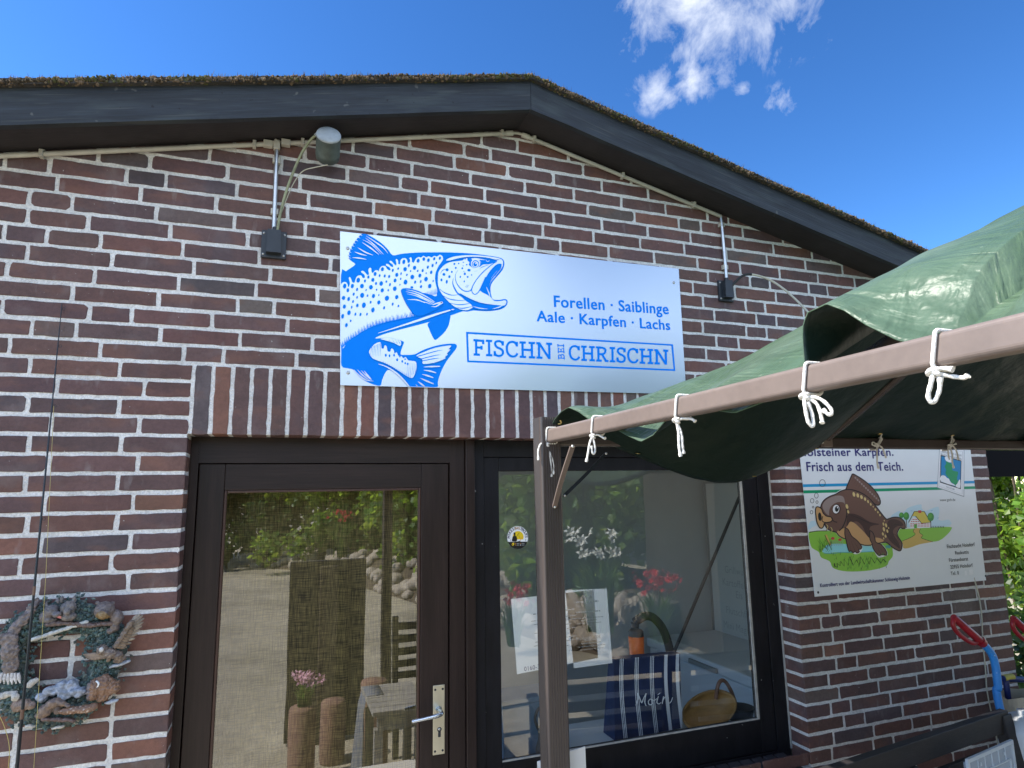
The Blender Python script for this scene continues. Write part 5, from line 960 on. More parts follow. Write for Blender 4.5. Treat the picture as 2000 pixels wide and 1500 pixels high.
# inner window ledge
q = MB(); q.box(1.04, 2.515, .179, .62, zr(-1.60), zr(-1.565), 0, .003); q.box(1.04, 2.515, .60, .62, .06, zr(-1.601), 0); q.build('window_ledge', 'freezer_white', house)
ZL = zr(-1.564)
def notice(c, name, label, head, fish=True):
    p = [at(x, y, .142) for x, y in c]; t = thing(name, tuple((p[2] + p[3]) / 2), label, 'notice', 'paper notices in the window')
    b = MB(); b.add(p + [v + Vector((0, .0006, 0)) for v in p], [(0, 1, 2, 3), (7, 6, 5, 4), (0, 4, 5, 1), (1, 5, 6, 2), (2, 6, 7, 3), (3, 7, 4, 0)]); b.build('sheet', 'paper', t)
    T = Art(0, 0, 1, .1416); c_ = [np.array(v, float) for v in c]
    def uv(u, v): return tuple((c_[0] * (1 - u) + c_[1] * u) * (1 - v) + (c_[3] * (1 - u) + c_[2] * u) * v)
    rr = random.Random(len(label))
    T.stroke([uv(.44, .10), uv(.50, .07), uv(.58, .08), uv(.60, .12)], 3.5, 'ink_grey', 4); T.stroke([uv(.45, .12), uv(.50, .14), uv(.52, .18)], 3.5, 'ink_grey', 4)
    for v, w_, th in head:
        x = .5 - w_ / 2
        while x < .5 + w_ / 2: e = min(x + rr.uniform(.03, .075), .5 + w_ / 2); T.stroke([uv(x, v), uv(e, v)], th, 'ink_grey', 1); x = e + .014
    T.build('print', t); return t, uv
n1, uv1 = notice([(998, 1170), (1190 - 30, 1152), (1168, 1285), (1010, 1317)], 'paper_notice', 'white paper notice behind the post with a handwritten phone number below', [(.24, .5, 2.2), (.33, .56, 1.4), (.38, .5, 1.4), (.44, .4, 1.4), (.50, .5, 1.4), (.58, .2, 1.4), (.62, .5, 1.4), (.67, .54, 1.4), (.74, .3, 1.4)])
textpx('0160-37', (1024, 1311), (1060, 1304.5), 8.5, .1414, 'ink_navy', 'lettering', n1, -.012)
n2, uv2 = notice([(1104, 1153), (1185, 1149.5), (1196, 1295), (1121, 1305)], 'paper_notice', 'white paper notice with a trout price, right of the pavilion post', [(.16, .55, 2.6), (.29, .6, 2.4), (.37, .74, 1.3), (.405, .4, 1.3), (.44, .6, 1.3), (.66, .3, 1.3), (.70, .5, 1.3), (.74, .7, 1.3), (.78, .6, 1.3)])
textpx('Pro Forelle 1,00€', (1126, 1251), (1173, 1246), 6.5, .1414, 'ink_grey', 'lettering', n2, .004)
# round sticker on the outside of the pane
st = thing('round_sticker', tuple(at(1010, 1050, .129)), 'round white, yellow and black angling sticker on the window pane', 'sticker')
A = Art(960, 1000, 15, .1292)
A.ell(765, 748, 306, 334, 'paper_white', 0, 48)
pts = [(765 + 306 * math.cos(t), 748 + 334 * math.sin(t)) for t in [math.pi * (.12 + .76 * i / 24) for i in range(25)]]
A.poly(pts + [(500, 872), (540, 880), (580, 866), (640, 884), (760, 862), (820, 846), (860, 870), (960, 868)], 'ink_black', 1)
A.poly([(780 + 160 * math.cos(t), 730 + 172 * math.sin(t)) for t in [math.pi * (.86 + 1.28 * i / 30) for i in range(31)]], 'ink_yellow', 1)
A.poly([(600, 860), (606, 780), (624, 720), (660, 700), (648, 650), (650, 610), (690, 600), (704, 630), (700, 690), (730, 720), (752, 790), (742, 850), (690, 870)], 'ink_black', 2)
A.stroke([(730, 730), (770, 660), (812, 610)], 9, 'ink_black', 4); A.stroke([(812, 612), (800, 680), (830, 770)], 5, 'ink_black', 4)
A.stroke([(840, 735), (870, 740), (862, 800), (830, 850)], 26, 'ink_orange', 4, (.4, .3)); A.ell(630, 945, 32, 50, 'ink_yellow', .4, 16); A.ell(620, 960, 14, 22, 'ink_black', 0, 12)
for y in (922, 968):
    for x in (705, 850): A.ell(x, y, 11, 13, 'ink_orange' if (x + y) % 3 else 'paper_white', 0, 10); A.stroke([(x + 30, y), (x + 115, y)], 14, 'ink_grey', 1)
A.stroke([(552, 800), (556, 866)], 8, 'ink_black', 1); A.stroke([(1000, 790), (990, 866)], 8, 'ink_black', 1)
A.build('emblem', st)
def arc(word, a0, a1, m):                               # lettering bent around the rim
    for i, ch in enumerate(word):
        t = a0 + (a1 - a0) * i / max(1, len(word) - 1); rx, ry = 222, 242
        o = text(ch, 0, .1, 0, 1, 0, m, 'lettering', None, .03, squeeze=False); w_ = max(v.co.x for v in o.data.vertices) - min(v.co.x for v in o.data.vertices)
        cxp, cyp = 765 + rx * math.cos(t), 748 + ry * math.sin(t); ang = t + math.pi / 2; h = 74
        for v in o.data.vertices:
            ux, uy = (v.co.x - w_ / 2) * h, -v.co.z * h; px, py = cxp + ux * math.cos(ang) - uy * math.sin(ang), cyp + ux * math.sin(ang) + uy * math.cos(ang)
            w3 = at(960 + px / 15, 1000 + py / 15, .1288); v.co = w3
        attach(o, st)
PI = math.pi
arc('MIKES', PI * 1.02, PI * 1.34, 'ink_navy'); arc('BIG', PI * 1.43, PI * 1.55, 'ink_orange'); arc('TROUTS', PI * 1.64, PI * 1.98, 'ink_navy')
# striped bag
bgY = .34
bag = thing('striped_bag', tuple(at(1265, 1430, bgY)), 'navy cloth bag with white stripes and the word Moin on the window ledge', 'bag')
def bagp(u, v):                                         # u 0..1 left to right, v 0..1 bottom to top, front sheet
    l = np.array([1201, 1447]) * (1 - v) + np.array([1199, 1288]) * v; r_ = np.array([1332, 1422]) * (1 - v) + np.array([1328, 1276]) * v
    p = l * (1 - u) + r_ * u; w3 = at(p[0], p[1], bgY - .045 * math.sin(math.pi * min(1, v * 1.05)) - .02 * math.sin(math.pi * u) + .05 * max(0, v - .85) ** 1 * 2); return w3
def sheet(fn, nu, nv, th=.0): 
    vs = [fn(i / nu, j / nv) for j in range(nv + 1) for i in range(nu + 1)]; fs = [(j * (nu + 1) + i, j * (nu + 1) + i + 1, (j + 1) * (nu + 1) + i + 1, (j + 1) * (nu + 1) + i) for j in range(nv) for i in range(nu)]
    return vs, fs
q = MB(); vs, fs = sheet(bagp, 18, 18); q.add(vs, fs, 0, True); back = [v + Vector((0, .11 - .06 * (i // 19) / 18, 0)) for i, v in enumerate(vs)]; q.add(back, [f[::-1] for f in fs], 0, True)
for i in range(18):
    for (a, b) in (((i, 0), (i + 1, 0)), ((i, 18), (i + 1, 18))):
        ia, ib = a[1] * 19 + a[0], b[1] * 19 + b[0]; q.add([vs[ia], vs[ib], back[ib], back[ia]], [(0, 1, 2, 3)])
    for c in (0, 18): ia, ib = i * 19 + c, (i + 1) * 19 + c; q.add([vs[ia], vs[ib], back[ib], back[ia]], [(0, 1, 2, 3)])
q.build('cloth', 'bag_navy', bag)
q = MB(); off = Vector((0, -.0012, 0))
for u0, off2 in ((.14, 0), (.37, 0), (.60, 0), (.81, 0), (.985, 0)):
    for d in ((-.028, .0, .028) if u0 < .7 else (-.02, 0, .02)):
        for j in range(18):
            def uu(v): return min(.998, max(0, u0 + d * .8 + .035 * math.sin(v * 3.0 + 2.6) ))
            w_ = .0052 if u0 < .7 else .009; v0, v1 = j / 18, (j + 1) / 18
            q.add([bagp(uu(v0) - w_, v0) + off, bagp(uu(v0) + w_, v0) + off, bagp(uu(v1) + w_, v1) + off, bagp(uu(v1) - w_, v1) + off], [(0, 1, 2, 3)])
q.build('stripes', 'bag_white', bag)
T = Art(1180, 1160, 5, bgY - .082)
for l in ([(310, 1090), (322, 1050), (332, 1010), (325, 966)], [(325, 966), (345, 1010), (366, 1062), (385, 1020), (410, 970)], [(410, 970), (400, 1020), (398, 1062), (410, 1094)], [(470, 1032), (450, 1028), (432, 1050), (438, 1078), (462, 1080), (476, 1056), (468, 1034), (490, 1040), (514, 1022)], [(530, 1000), (518, 1036), (516, 1062), (534, 1074), (556, 1060)], [(522, 986), (548, 966)], [(580, 1000), (572, 1040), (566, 1074)], [(570, 1046), (590, 1012), (614, 1000), (626, 1014), (624, 1048), (638, 1066), (656, 1046), (668, 1010)]):
    T.stroke(l, 11, 'bag_white', 5, (.8, .6))
T.build('lettering', bag)
# hose, torch, bowl, pot, crate
q = MB(); hp_ = cr([tuple(at(x, y, .50)) for x, y in [(1240, 1215), (1258, 1204), (1275, 1206), (1292, 1224), (1303, 1250), (1311, 1285), (1316, 1330)]], 5); q.tube(hp_, .021, 14)
q.tube([hp_[0] if False else tuple(at(1240, 1216, .50)), tuple(at(1238, 1250, .50)), tuple(at(1240, 1440, .50))], .021, 14); tag(q.build('black_hose', 'dark_pot', None, hp_[-1]), 'thick black hose arching up behind the striped bag', 'hose')
oc = at(1245, 1300, .42); ot = at(1245, 1242, .42)
tl = thing('orange_cup', tuple(oc), 'bright orange plastic cup with a dark lid behind the striped bag', 'cup')
q = MB(); h = (ot - oc).z; q.lathe([(.001, -.07), (.030, -.07), (.033, -.03), (.037, h), (.034, h), (.031, 0)], oc, (0, 0, 1), 24); q.build('cup', 'orange_plastic', tl)
q = MB(); q.lathe([(.036, h), (.036, h + .022), (.028, h + .030), (0, h + .031)], oc, (0, 0, 1), 24); q.build('lid', 'dark_pot', tl)
q = MB(); q.box(oc.x - .05, oc.x + .05, .37, .47, ZL, oc.z - .07, 0, .004); q.build('base', 'dark_pot', tl)
bc = at(1386, 1385, .33)
bo = thing('wooden_bowl', (bc.x, bc.y, ZL), 'long wooden trug with a bent handle tilted on the window ledge', 'bowl')
mx = Matrix.Translation((bc.x, bc.y, bc.z)) @ Matrix.Rotation(R(-16), 4, 'Y') @ Matrix.Rotation(R(38), 4, 'X')
vs = []; fs = []; nn, mm_ = 28, 9
for sgn, th in ((1, 0), (-1, .010)):
    for j in range(mm_ + 1):
        p = j / mm_ * math.pi / 2
        for i in range(nn):
            t = 2 * math.pi * i / nn; vs.append(mx @ Vector(((.150 - th) * math.cos(p) * math.cos(t), (.085 - th) * math.cos(p) * math.sin(t), -(.075 - th) * math.sin(p))))
o2 = (mm_ + 1) * nn
for j in range(mm_):
    for i in range(nn):
        a, b = j * nn + i, j * nn + (i + 1) % nn; fs.append((a, b, b + nn, a + nn)); fs.append((o2 + b, o2 + a, o2 + a + nn, o2 + b + nn))
for i in range(nn): fs.append((i, o2 + i, o2 + (i + 1) % nn, (i + 1) % nn))
q = MB(); q.add(vs, fs, 0, True); q.build('bowl', 'bowl_wood', bo)
q = MB(); q.tube(cr([tuple(at(x, y, .36)) for x, y in [(1398, 1365), (1402, 1340), (1409, 1329), (1418, 1333), (1428, 1350), (1436, 1372)]], 5), .009, 10); q.build('handle', 'handle_wood', bo)
pc = at(1446, 1402, .36)
pt = thing('dark_pot', (pc.x, pc.y, ZL), 'small dark open pot beside the wooden trug', 'pot')
q = MB(); hh = at(1446, 1380, .36).z - ZL; q.lathe([(0, 0), (.058, 0), (.066, hh * .9), (.070, hh), (.062, hh), (.056, hh * .3), (0, hh * .3)], (pc.x, pc.y, ZL), (0, 0, 1), 28); q.build('bowl', 'dark_pot', pt)
ck = at(1048, 1420, .32); cr_ = thing('blue_crate', (ck.x + .03, .34, ZL), 'blue grey plastic box behind the lower left corner of the window', 'crate')
q = MB(); q.box(1.20, 1.46, .27, .44, ZL, zr(-1.33), 0, .006); q.build('tub', 'crate_blue', cr_)
q = MB(); q.box(1.195, 1.465, .265, .445, zr(-1.3295), zr(-1.31), 0, .004); q.build('rim', 'crate_blue', cr_)
hk = thing('metal_tap', tuple(at(1055, 1470, .20)), 'small old metal garden tap standing behind the lower left of the window', 'tap')
q = MB(); c0 = at(1055, 1470, .22); q.lathe([(0, ZL - c0.z), (.02, ZL - c0.z), (.018, .02), (.008, .05), (.008, .10)], c0, (0, 0, 1), 14); q.tube(cr([tuple(c0 + Vector((0, 0, .08))), tuple(c0 + Vector((-.02, 0, .13))), tuple(c0 + Vector((0, 0, .17))), tuple(c0 + Vector((.022, 0, .14))), tuple(c0 + Vector((.004, 0, .09)))], 5), .006, 8); q.build('spout', 'dark_pot', hk)
# the far end of the room: freezer and whiteboard on the right wall
WX = XR - .3
fz = thing('chest_freezer', (WX - .3, 1.35, .06), 'white chest freezer along the right wall of the shop room', 'freezer')
ztop = side(1345, 1276, WX - .64).z; q = MB(); q.box(WX - .62, WX - .012, .62, 2.05, .06, ztop - .07, 0, .012); q.build('body', 'freezer_white', fz)
q = MB(); q.box(WX - .64, WX - .01, .60, 2.06, ztop - .066, ztop, 0, .012); q.build('lid', 'freezer_white', fz)
q = MB(); q.box(WX - .66, WX - .64, 1.2, 1.5, ztop - .055, ztop - .025, 0, .006); q.build('handle', 'board_edge', fz)
q = MB(); q.box(WX - .6232, WX - .6205, .70, .80, .42, .58); q.box(WX - .6242, WX - .6233, .705, .795, .53, .575, 1); q.box(WX - .6242, WX - .6233, .705, .795, .44, .475, 2); q.build('sticker', ['board_edge', 'ink_black', 'red_print'], fz)
wb = thing('whiteboard', (WX - .01, 1.3, zr(-1.45)), 'whiteboard with faint handwriting on the right wall of the shop room', 'whiteboard')
zb0, zb1 = side(1380, 1228, WX - .018).z, zr(-.42); q = MB(); q.box(WX - .018, WX - .002, .5, 2.05, zb0, zb1); q.build('panel', 'whiteboard', wb)
q = MB()
for a in ((.48, 2.07, zb0 - .02, zb0), (.48, 2.07, zb1, zb1 + .02), (.48, .4995, zb0, zb1), (2.0505, 2.07, zb0, zb1)): q.box(WX - .024, WX - .001, a[0], a[1], a[2], a[3])
q.build('frame', 'board_edge', wb)
def wbtext(s, y0, h, z):
    o = text(s, 0, .1, 0, h, 0, 'ink_grey', 'lettering', None, -.012, squeeze=False)
    for v in o.data.vertices: v.co = Vector((WX - .0190, y0 - v.co.x * .9, z + v.co.z))
    attach(o, wb)
for s_, x_, y_ in (('Flutschfinger', 1419, 1197), ('Mini Magnum', 1414, 1225), ('Eis', 1438, 1168), ('Grillwurst', 1416, 1118), ('Kartoffelsalat', 1412, 1142)): p_ = side(x_, y_, WX - .019); wbtext(s_, p_.y, .052, p_.z)
sk = MB(); sk.box(2.9, 3.35, 1.95, 2.098, .9, 1.6); 
# thin stick leaning in the room
q = MB(); q.tube([tuple(at(1316, 1275, 1.0)), tuple(at(1438, 985, 1.0))], .010, 8); a_ = at(1316, 1275, 1.0); b_ = at(1438, 985, 1.0); q = MB(); dz = (b_ - a_).normalized(); lo_ = a_ - dz * ((a_.z - .07) / dz.z); hi_ = b_ + dz * .15
q.tube([lo_, hi_], .010, 8); tag(q.build('broom_handle', 'dark_pot', None, lo_), 'thin dark pole leaning in the shop room behind the window', 'pole')
# ================================================================ pavilion
PX, PY, PZ = 1.155, -.37, zr(-.280)
pv = thing('garden_pavilion', (PX, PY, 0), 'brown metal garden pavilion with a green tarpaulin roof in front of the window', 'pavilion')
WA = 2.44; WB = 3.66
def post(cx, cy, nm='post'):
    b = MB(); w = .038; h = zr(-.205); prof = []
    def sidep(n, tang):                                  # ribbed profile of one side
        o = []
        o.append((-w + .010, 0));
        for i in range(6):
            c = -.0225 + i * .009; o += [(c - .0042, 0), (c - .0030, -.0022), (c + .0030, -.0022), (c + .0042, 0)]
        o.append((w - .010, 0)); return o
    for k in range(4):
        a = k * math.pi / 2; ca, sa2 = math.cos(a), math.sin(a)
        for u, d in sidep(None, None): x, y = u, -(w + d); prof.append((x * ca - y * sa2, x * sa2 + y * ca))
        for j in range(1, 5):
            t = j / 5 * math.pi / 2; x, y = w - .009 + .009 * math.sin(t), -(w - .009 + .009 * math.cos(t)); prof.append((x * ca - y * sa2, x * sa2 + y * ca))
    n = len(prof); vs = [(cx + x, cy + y, .006) for x, y in prof] + [(cx + x, cy + y, h) for x, y in prof]
    b.add(vs, [(i, (i + 1) % n, n + (i + 1) % n, n + i) for i in range(n)], 0, False); b.add(vs[n:], [tuple(range(n))])
    b.box(cx - .07, cx + .07, cy - .07, cy + .07, .0005, .0055)
    return b.build(nm, 'post_metal', pv)
for cx, cy in ((PX + .004, PY + .003), (PX + WB, PY + .003), (PX + .004, PY - WA), (PX + WB, PY - WA)): post(cx, cy)
def beam(a, b, wid, hgt, nm, mt='pavilion_metal'):
    m = MB(); a, b = Vector(a), Vector(b); d = (b - a).normalized(); s_ = Vector((0, 0, 1)).cross(d).normalized(); u = d.cross(s_); rr = .009; prof = []
    for cx_, cz_, t0 in ((wid / 2 - rr, hgt / 2 - rr, 0), (-wid / 2 + rr, hgt / 2 - rr, 90), (-wid / 2 + rr, -hgt / 2 + rr, 180), (wid / 2 - rr, -hgt / 2 + rr, 270)):
        for j in range(6): t = R(t0 + 90 * j / 5); prof.append((cx_ + rr * math.cos(t), cz_ + rr * math.sin(t)))
    n = len(prof); vs = [p + s_ * x + u * z for p in (a, b) for x, z in prof]
    m.add(vs, [(i, (i + 1) % n, n + (i + 1) % n, n + i) for i in range(n)], 0, False); m.add(vs[:n], [tuple(range(n))[::-1]]); m.add(vs[n:], [tuple(range(n))])
    o = m.build(nm, mt, pv)
    me = o.data; me.polygons.foreach_set('use_smooth', [False] * len(me.polygons)); return o
bw, bh = .034, .047; PB_ = PZ + .011
bx = PX - .010 + bw / 2
beam((bx, -.400, PB_), (bx, PY - WA + .034, PB_), bw, bh, 'beam'); beam((PX + .04, PY, PZ), (PX + WB - .034, PY, PZ), bw, .046, 'beam', 'post_metal')
beam((PX + WB, -.405, PB_), (PX + WB, PY - WA + .034, PB_), bw, bh, 'beam'); beam((PX + .04, PY - WA, PZ), (PX + WB - .034, PY - WA, PZ), bw, .046, 'beam')
apex = Vector((PX + WA / 2, PY - WA / 2, PZ + .028 + .57 * WA / 2 - .05))
apex2 = apex + Vector((WB - WA, 0, 0)); beam(apex + Vector((.015, 0, 0)), apex2 - Vector((.015, 0, 0)), .028, .026, 'ridge_beam', 'post_metal')
for e, ap in (((PX + WA / 2, PY - .018), apex), ((PX + WA / 2, PY - WA + .018), apex), ((PX + .03, PY - WA / 2), apex), ((PX + WB - .03, PY - WA / 2), apex2), ((PX + WB - WA / 2, PY - .018), apex2), ((PX + WB - WA / 2, PY - WA + .018), apex2)): beam((e[0], e[1], PZ + .008), ap, .028, .026, 'rafter', 'post_metal')
q = MB(); q.box(PX + WA / 2 - .022, PX + WA / 2 + .022, PY - .040, PY - .0175, PZ - .018, PZ + .022, 0, .003); q.lathe([(0, .003), (.005, .003), (.006, 0)], (PX + WA / 2 - .022, PY - .03, PZ), (-1, 0, 0), 10, 1); q.build('bracket', ['pavilion_metal', 'steel'], pv)
def brace(a, b, w_, nm='brace', mt='pavilion_metal'):
    m = MB(); a, b = Vector(a), Vector(b); d = (b - a).normalized(); s_ = d.cross(Vector((0, -1, .2))).normalized() * w_; n_2 = d.cross(s_).normalized() * .0025
    c = (a + b) / 2 + Vector((-.006, 0, -.008)); P_ = cr([tuple(a), tuple(c), tuple(b)], 6); vs = []
    for p in P_: p = Vector(p); vs += [p + s_ - n_2, p + s_ + n_2, p - s_ + n_2, p - s_ - n_2]
    k = len(P_); fs = [(i * 4 + j, i * 4 + (j + 1) % 4, (i + 1) * 4 + (j + 1) % 4, (i + 1) * 4 + j) for i in range(k - 1) for j in range(4)] + [(3, 2, 1, 0), (4 * k - 4, 4 * k - 3, 4 * k - 2, 4 * k - 1)]
    m.add(vs, fs); o = m.build(nm, mt, pv)
    for p in (a, b): s = MB(); s.lathe([(0, .004), (.004, .004), (.005, 0)], p + Vector((0, -.003, 0)), (-.5, -1, 0), 10); s.build('bolt', 'steel', o)
    return o
brace(side(1118, 872, bx - .012), at(1083, 990, PY - .036), .0085)
brace(at(1183, 886, PY), at(1102, 968, PY - .01), .0055, 'brace', 'black_plastic')
# tarpaulin: one sheet tied to the frame, sagging and billowing between the ties
HB = [(0, 0), (.05, .045), (.11, .066), (.17, .072), (.24, .050), (.31, .018), (.385, -.004), (.46, -.022), (.53, -.050), (.60, -.072), (.66, -.060), (.73, -.024), (.80, -.008), (.87, -.020), (.97, -.042), (1.06, -.030), (1.13, -.006), (1.165, .004), (1.176, .040), (1.186, .085), (1.200, .112), (1.225, .116), (1.26, .094), (1.30, .058), (1.35, .022), (1.40, .002), (1.44, -.004), (1.55, .012), (1.66, .014), (1.80, 0), (1.95, -.02), (2.1, 0), (2.3, .02), (2.44, 0)]
SA = [(0, 0), (.10, -.012), (.224, -.030), (.34, -.074), (.47, -.122), (.58, -.156), (.69, -.174), (.78, -.172), (.845, -.160), (.93, -.132), (1.016, -.106), (1.10, -.078), (1.18, -.046), (1.215, -.012), (1.26, -.004), (1.36, -.006), (1.51, .004), (1.66, -.010), (1.80, -.010), (1.94, .004), (2.1, -.01), (2.44, 0)]
hb_x, hb_y = np.array([p[0] for p in HB]), np.array([p[1] for p in HB]); sa_x, sa_y = np.array([p[0] for p in SA]), np.array([p[1] for p in SA])
def interp(x, X, Y): return float(np.interp(x, X, Y))
def smin(a, b, k=.10):
    h = max(k - abs(a - b), 0) / k; return min(a, b) - h * h * k / 4
ZT = PZ + .020
def tz(a, b):
    m_ = smin(smin(a, WB - a, .16), smin(b, WA - b, .16), .10); base = .57 * max(m_, 0)
    base -= .014 * math.sin(min(1, max(m_, 0) / 1.2) * math.pi)            # cloth hangs between the ribs
    hw = interp(b, hb_x, hb_y)
    small = math.exp(-(a / .11) ** 2) if b < .385 else 0
    dip = math.exp(-(a / .30) ** 1.6)
    if b < .385: z = hw * small
    elif hw < 0 or b < 1.165: z = hw * dip
    else:
        # the wave that stands up between the fourth and fifth tie and runs up the slope as a fold
        fold = math.exp(-((b - 1.215 - .10 * a) / (.040 + .10 * a)) ** 2) if b < 1.215 + .10 * a else math.exp(-((b - 1.215 - .10 * a) / (.10 + 1.3 * a)) ** 2)
        k_ = min(1, a / .10); z = hw * (1 - k_) + .112 * fold * k_ * math.exp(-(a / .75) ** 2)
    if b < 1.165 and a > 0:
        fold = math.exp(-((b - 1.215 - .10 * a) / (.014 + .10 * a)) ** 2); z += .112 * fold * min(1, a / .10) * math.exp(-(a / .75) ** 2)
    z += interp(a, sa_x, sa_y) * math.exp(-(max(b, 0) / .42) ** 1.5)
    z += .006 * noise.noise(Vector((a * 5, b * 5, 1))) * min(1, m_ * 6 + .2) + .004 * noise.noise(Vector((a * 13, b * 11, 4))) * min(1, max(m_, 0) * 8)
    return ZT + base + z
aa = sorted(set([round(v, 4) for v in list(np.linspace(0, .30, 26)) + list(np.linspace(.30, WB, 118))])); bb = sorted(set([round(v, 4) for v in list(np.linspace(0, 1.14, 84)) + list(np.linspace(1.14, 1.44, 56)) + list(np.linspace(1.44, WA, 50))]))
q = MB(); na, nb = len(aa), len(bb); vs = []
for b in bb:
    for a in aa:
        z = tz(a, b); x = PX + .012 + a; y = PY + .004 - b
        if 1.166 < b < 1.23: y += .020 * math.sin(min(1, (b - 1.166) / .05) * math.pi) * math.exp(-(a / .16) ** 2)
        vs.append((x, y, z))
fs = [(j * na + i, (j + 1) * na + i, (j + 1) * na + i + 1, j * na + i + 1) for j in range(nb - 1) for i in range(na - 1)]
q.add(vs, fs, 0, True); cv = q.build('canopy', ['tarp', 'tarp_underside_shade'], pv)
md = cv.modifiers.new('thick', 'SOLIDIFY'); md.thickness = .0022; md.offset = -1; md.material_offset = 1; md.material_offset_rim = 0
def grommet(a, b, nrm):
    c = Vector((PX + .012 + a, PY + .004 - b, tz(a, b) - .0024)); m = MB(); m.lathe([(.0055, -.0008), (.0055, .0012), (.0075, .0016), (.0098, .0008), (.0105, -.0008)], c, nrm, 20); m.build('grommet', 'brass', cv)
for a in (.34, .845, 1.165): grommet(a, .018, (0, .25, -1))
grommet(.02, .045, (-.6, -.5, -.4)); 
for a in (1.505, 1.935): grommet(a, .03, (0, -.3, -1))
# cords
def cord(Y, label, tails, rear=False, X=None):
    t = thing('tie_cord', (bx, Y, PZ) if not rear else (X, PY, PZ), label, 'cord', 'white cords tying the tarpaulin to the frame')
    m = MB(); r_ = .0030 if not rear else .0034
    if not rear:
        w, h = bw / 2 + .0034, bh / 2 + .0034; lp = []
        for cx_, cz_, t0 in ((w - .008, h - .008, 0), (-w + .008, h - .008, 90), (-w + .008, -h + .008, 180), (w - .008, -h + .008, 270)):
            for j in range(5): an = R(t0 + 90 * j / 4); lp.append((bx + cx_ + .008 * math.cos(an), Y + (cz_ / h) * -.006, PB_ + cz_ + .008 * math.sin(an)))
        m.tube(lp, r_, 8, 0, False, None, True); kn = Vector((bx - w + .004, Y + .008, PB_ - h - .004))
    else:
        w, h = bw / 2 + .003, .023 + .003; lp = []
        for cx_, cz_, t0 in ((w - .008, h - .008, 0), (-w + .008, h - .008, 90), (-w + .008, -h + .008, 180), (w - .008, -h + .008, 270)):
            for j in range(5): an = R(t0 + 90 * j / 4); lp.append((X + cz_ * .9 + .01, PY + cx_ + .008 * math.cos(an), PZ + cz_ + .008 * math.sin(an)))
        m.tube(lp, r_ * .95, 8, 0, False, None, True); kn = Vector((X - .012, PY - w - .004, PZ - .006))
    m.build('loop', 'cord_white', t)
    m = MB(); m.tube(cr([tuple(kn + Vector(v) * .0075) for v in ((1, 0, .6), (.2, -.9, .5), (-.8, 0, .3), (0, .9, -.2), (.9, 0, -.6), (0, -.9, -.4), (-.7, .2, .4))], 5), .0036, 8); m.build('knot', 'cord_white', t)
    for tl in tails:
        m = MB(); k = 6 * (len(tl) - 1) + 1; m.tube(cr([tuple(kn + Vector(v)) for v in tl], 6), [.0031 + .0003 * math.sin(i * 1.7) + (.0013 if i > k - 4 else 0) for i in range(k)], 8); m.build('tail', 'cord_white', t)
    return t
ty = [-.376, -.746, -1.168, -1.553, -1.788]
cord(-.405, 'white cord tied round the beam end at the pavilion post', [[(0, 0, 0), (-.022, -.004, .004), (-.034, -.006, -.02), (-.034, -.006, -.052)], [(0, 0, 0), (.008, -.004, -.04), (.014, -.004, -.085), (.012, -.004, -.108)], [(0, 0, 0), (.012, -.004, -.035), (.022, -.004, -.07), (.020, -.004, -.10)]])
cord(ty[1], 'white cord tied round the beam, second from the pavilion post', [[(0, 0, 0), (-.010, -.002, -.02), (-.018, -.004, -.05), (-.024, -.004, -.074)], [(0, 0, 0), (.014, -.008, .004), (.024, -.022, -.006), (.026, -.030, -.008)], [(0, 0, 0), (.004, -.004, -.022), (.004, -.006, -.045), (-.004, -.006, -.05), (-.006, -.004, -.028)]])
cord(ty[2], 'white cord tied round the beam, third, with two straight tails', [[(0, 0, 0), (.002, -.004, -.025), (.000, -.006, -.06), (.003, -.006, -.082)], [(0, 0, 0), (.008, -.006, -.03), (.008, -.008, -.06), (.010, -.008, -.076)], [(0, 0, 0), (.012, -.012, .004), (.020, -.034, .000), (.022, -.042, -.006)]])
cord(ty[3], 'white cord tied round the beam, fourth, with hanging loops', [[(0, 0, 0), (-.006, -.006, -.02), (-.004, -.008, -.045), (.004, -.010, -.052), (.006, -.008, -.030), (.002, -.004, -.01)], [(0, 0, 0), (.012, -.014, -.014), (.016, -.018, -.04), (.014, -.02, -.048)], [(0, 0, 0), (.014, -.020, -.006), (.022, -.034, -.026), (.016, -.036, -.036), (.012, -.026, -.026)]])
cord(ty[4], 'white cord tied round the beam, fifth, with a crossed bow', [[(0, 0, 0), (-.006, .000, -.014), (-.010, .004, -.034), (-.004, .002, -.042), (.002, -.004, -.026), (.004, -.006, -.008)], [(0, 0, 0), (.010, -.012, -.006), (.016, -.030, -.012), (.016, -.036, -.010)], [(0, 0, 0), (.004, -.010, .004), (.006, -.024, .000)]])
for X, lb, tl in ((2.664, 'white cord on the rear beam above the carp board lettering', [[(0, 0, 0), (-.024, -.004, .010), (-.03, -.004, .0), (-.012, -.006, -.006)], [(0, 0, 0), (-.010, -.006, -.03), (-.018, -.008, -.08), (-.014, -.008, -.10)], [(0, 0, 0), (.02, -.006, -.012), (.030, -.008, -.04), (.034, -.008, -.056)], [(0, 0, 0), (.016, -.004, .02), (.034, -.002, .046), (.05, .0, .050)]]),
                  (3.094, 'white cord on the rear beam above the quality plaque', [[(0, 0, 0), (-.016, -.004, -.012), (-.022, -.006, -.05), (-.020, -.008, -.062)], [(0, 0, 0), (.018, -.006, -.006), (.030, -.008, -.03), (.032, -.008, -.064)], [(0, 0, 0), (.002, -.006, -.04), (-.006, -.008, -.07), (-.002, -.008, -.10)], [(0, 0, 0), (.014, -.004, .024), (.024, -.002, .046), (.038, .0, .052)], [(0, 0, 0), (.02, -.006, .004), (.034, -.006, .008)]])): cord(0, lb, tl, True, X)
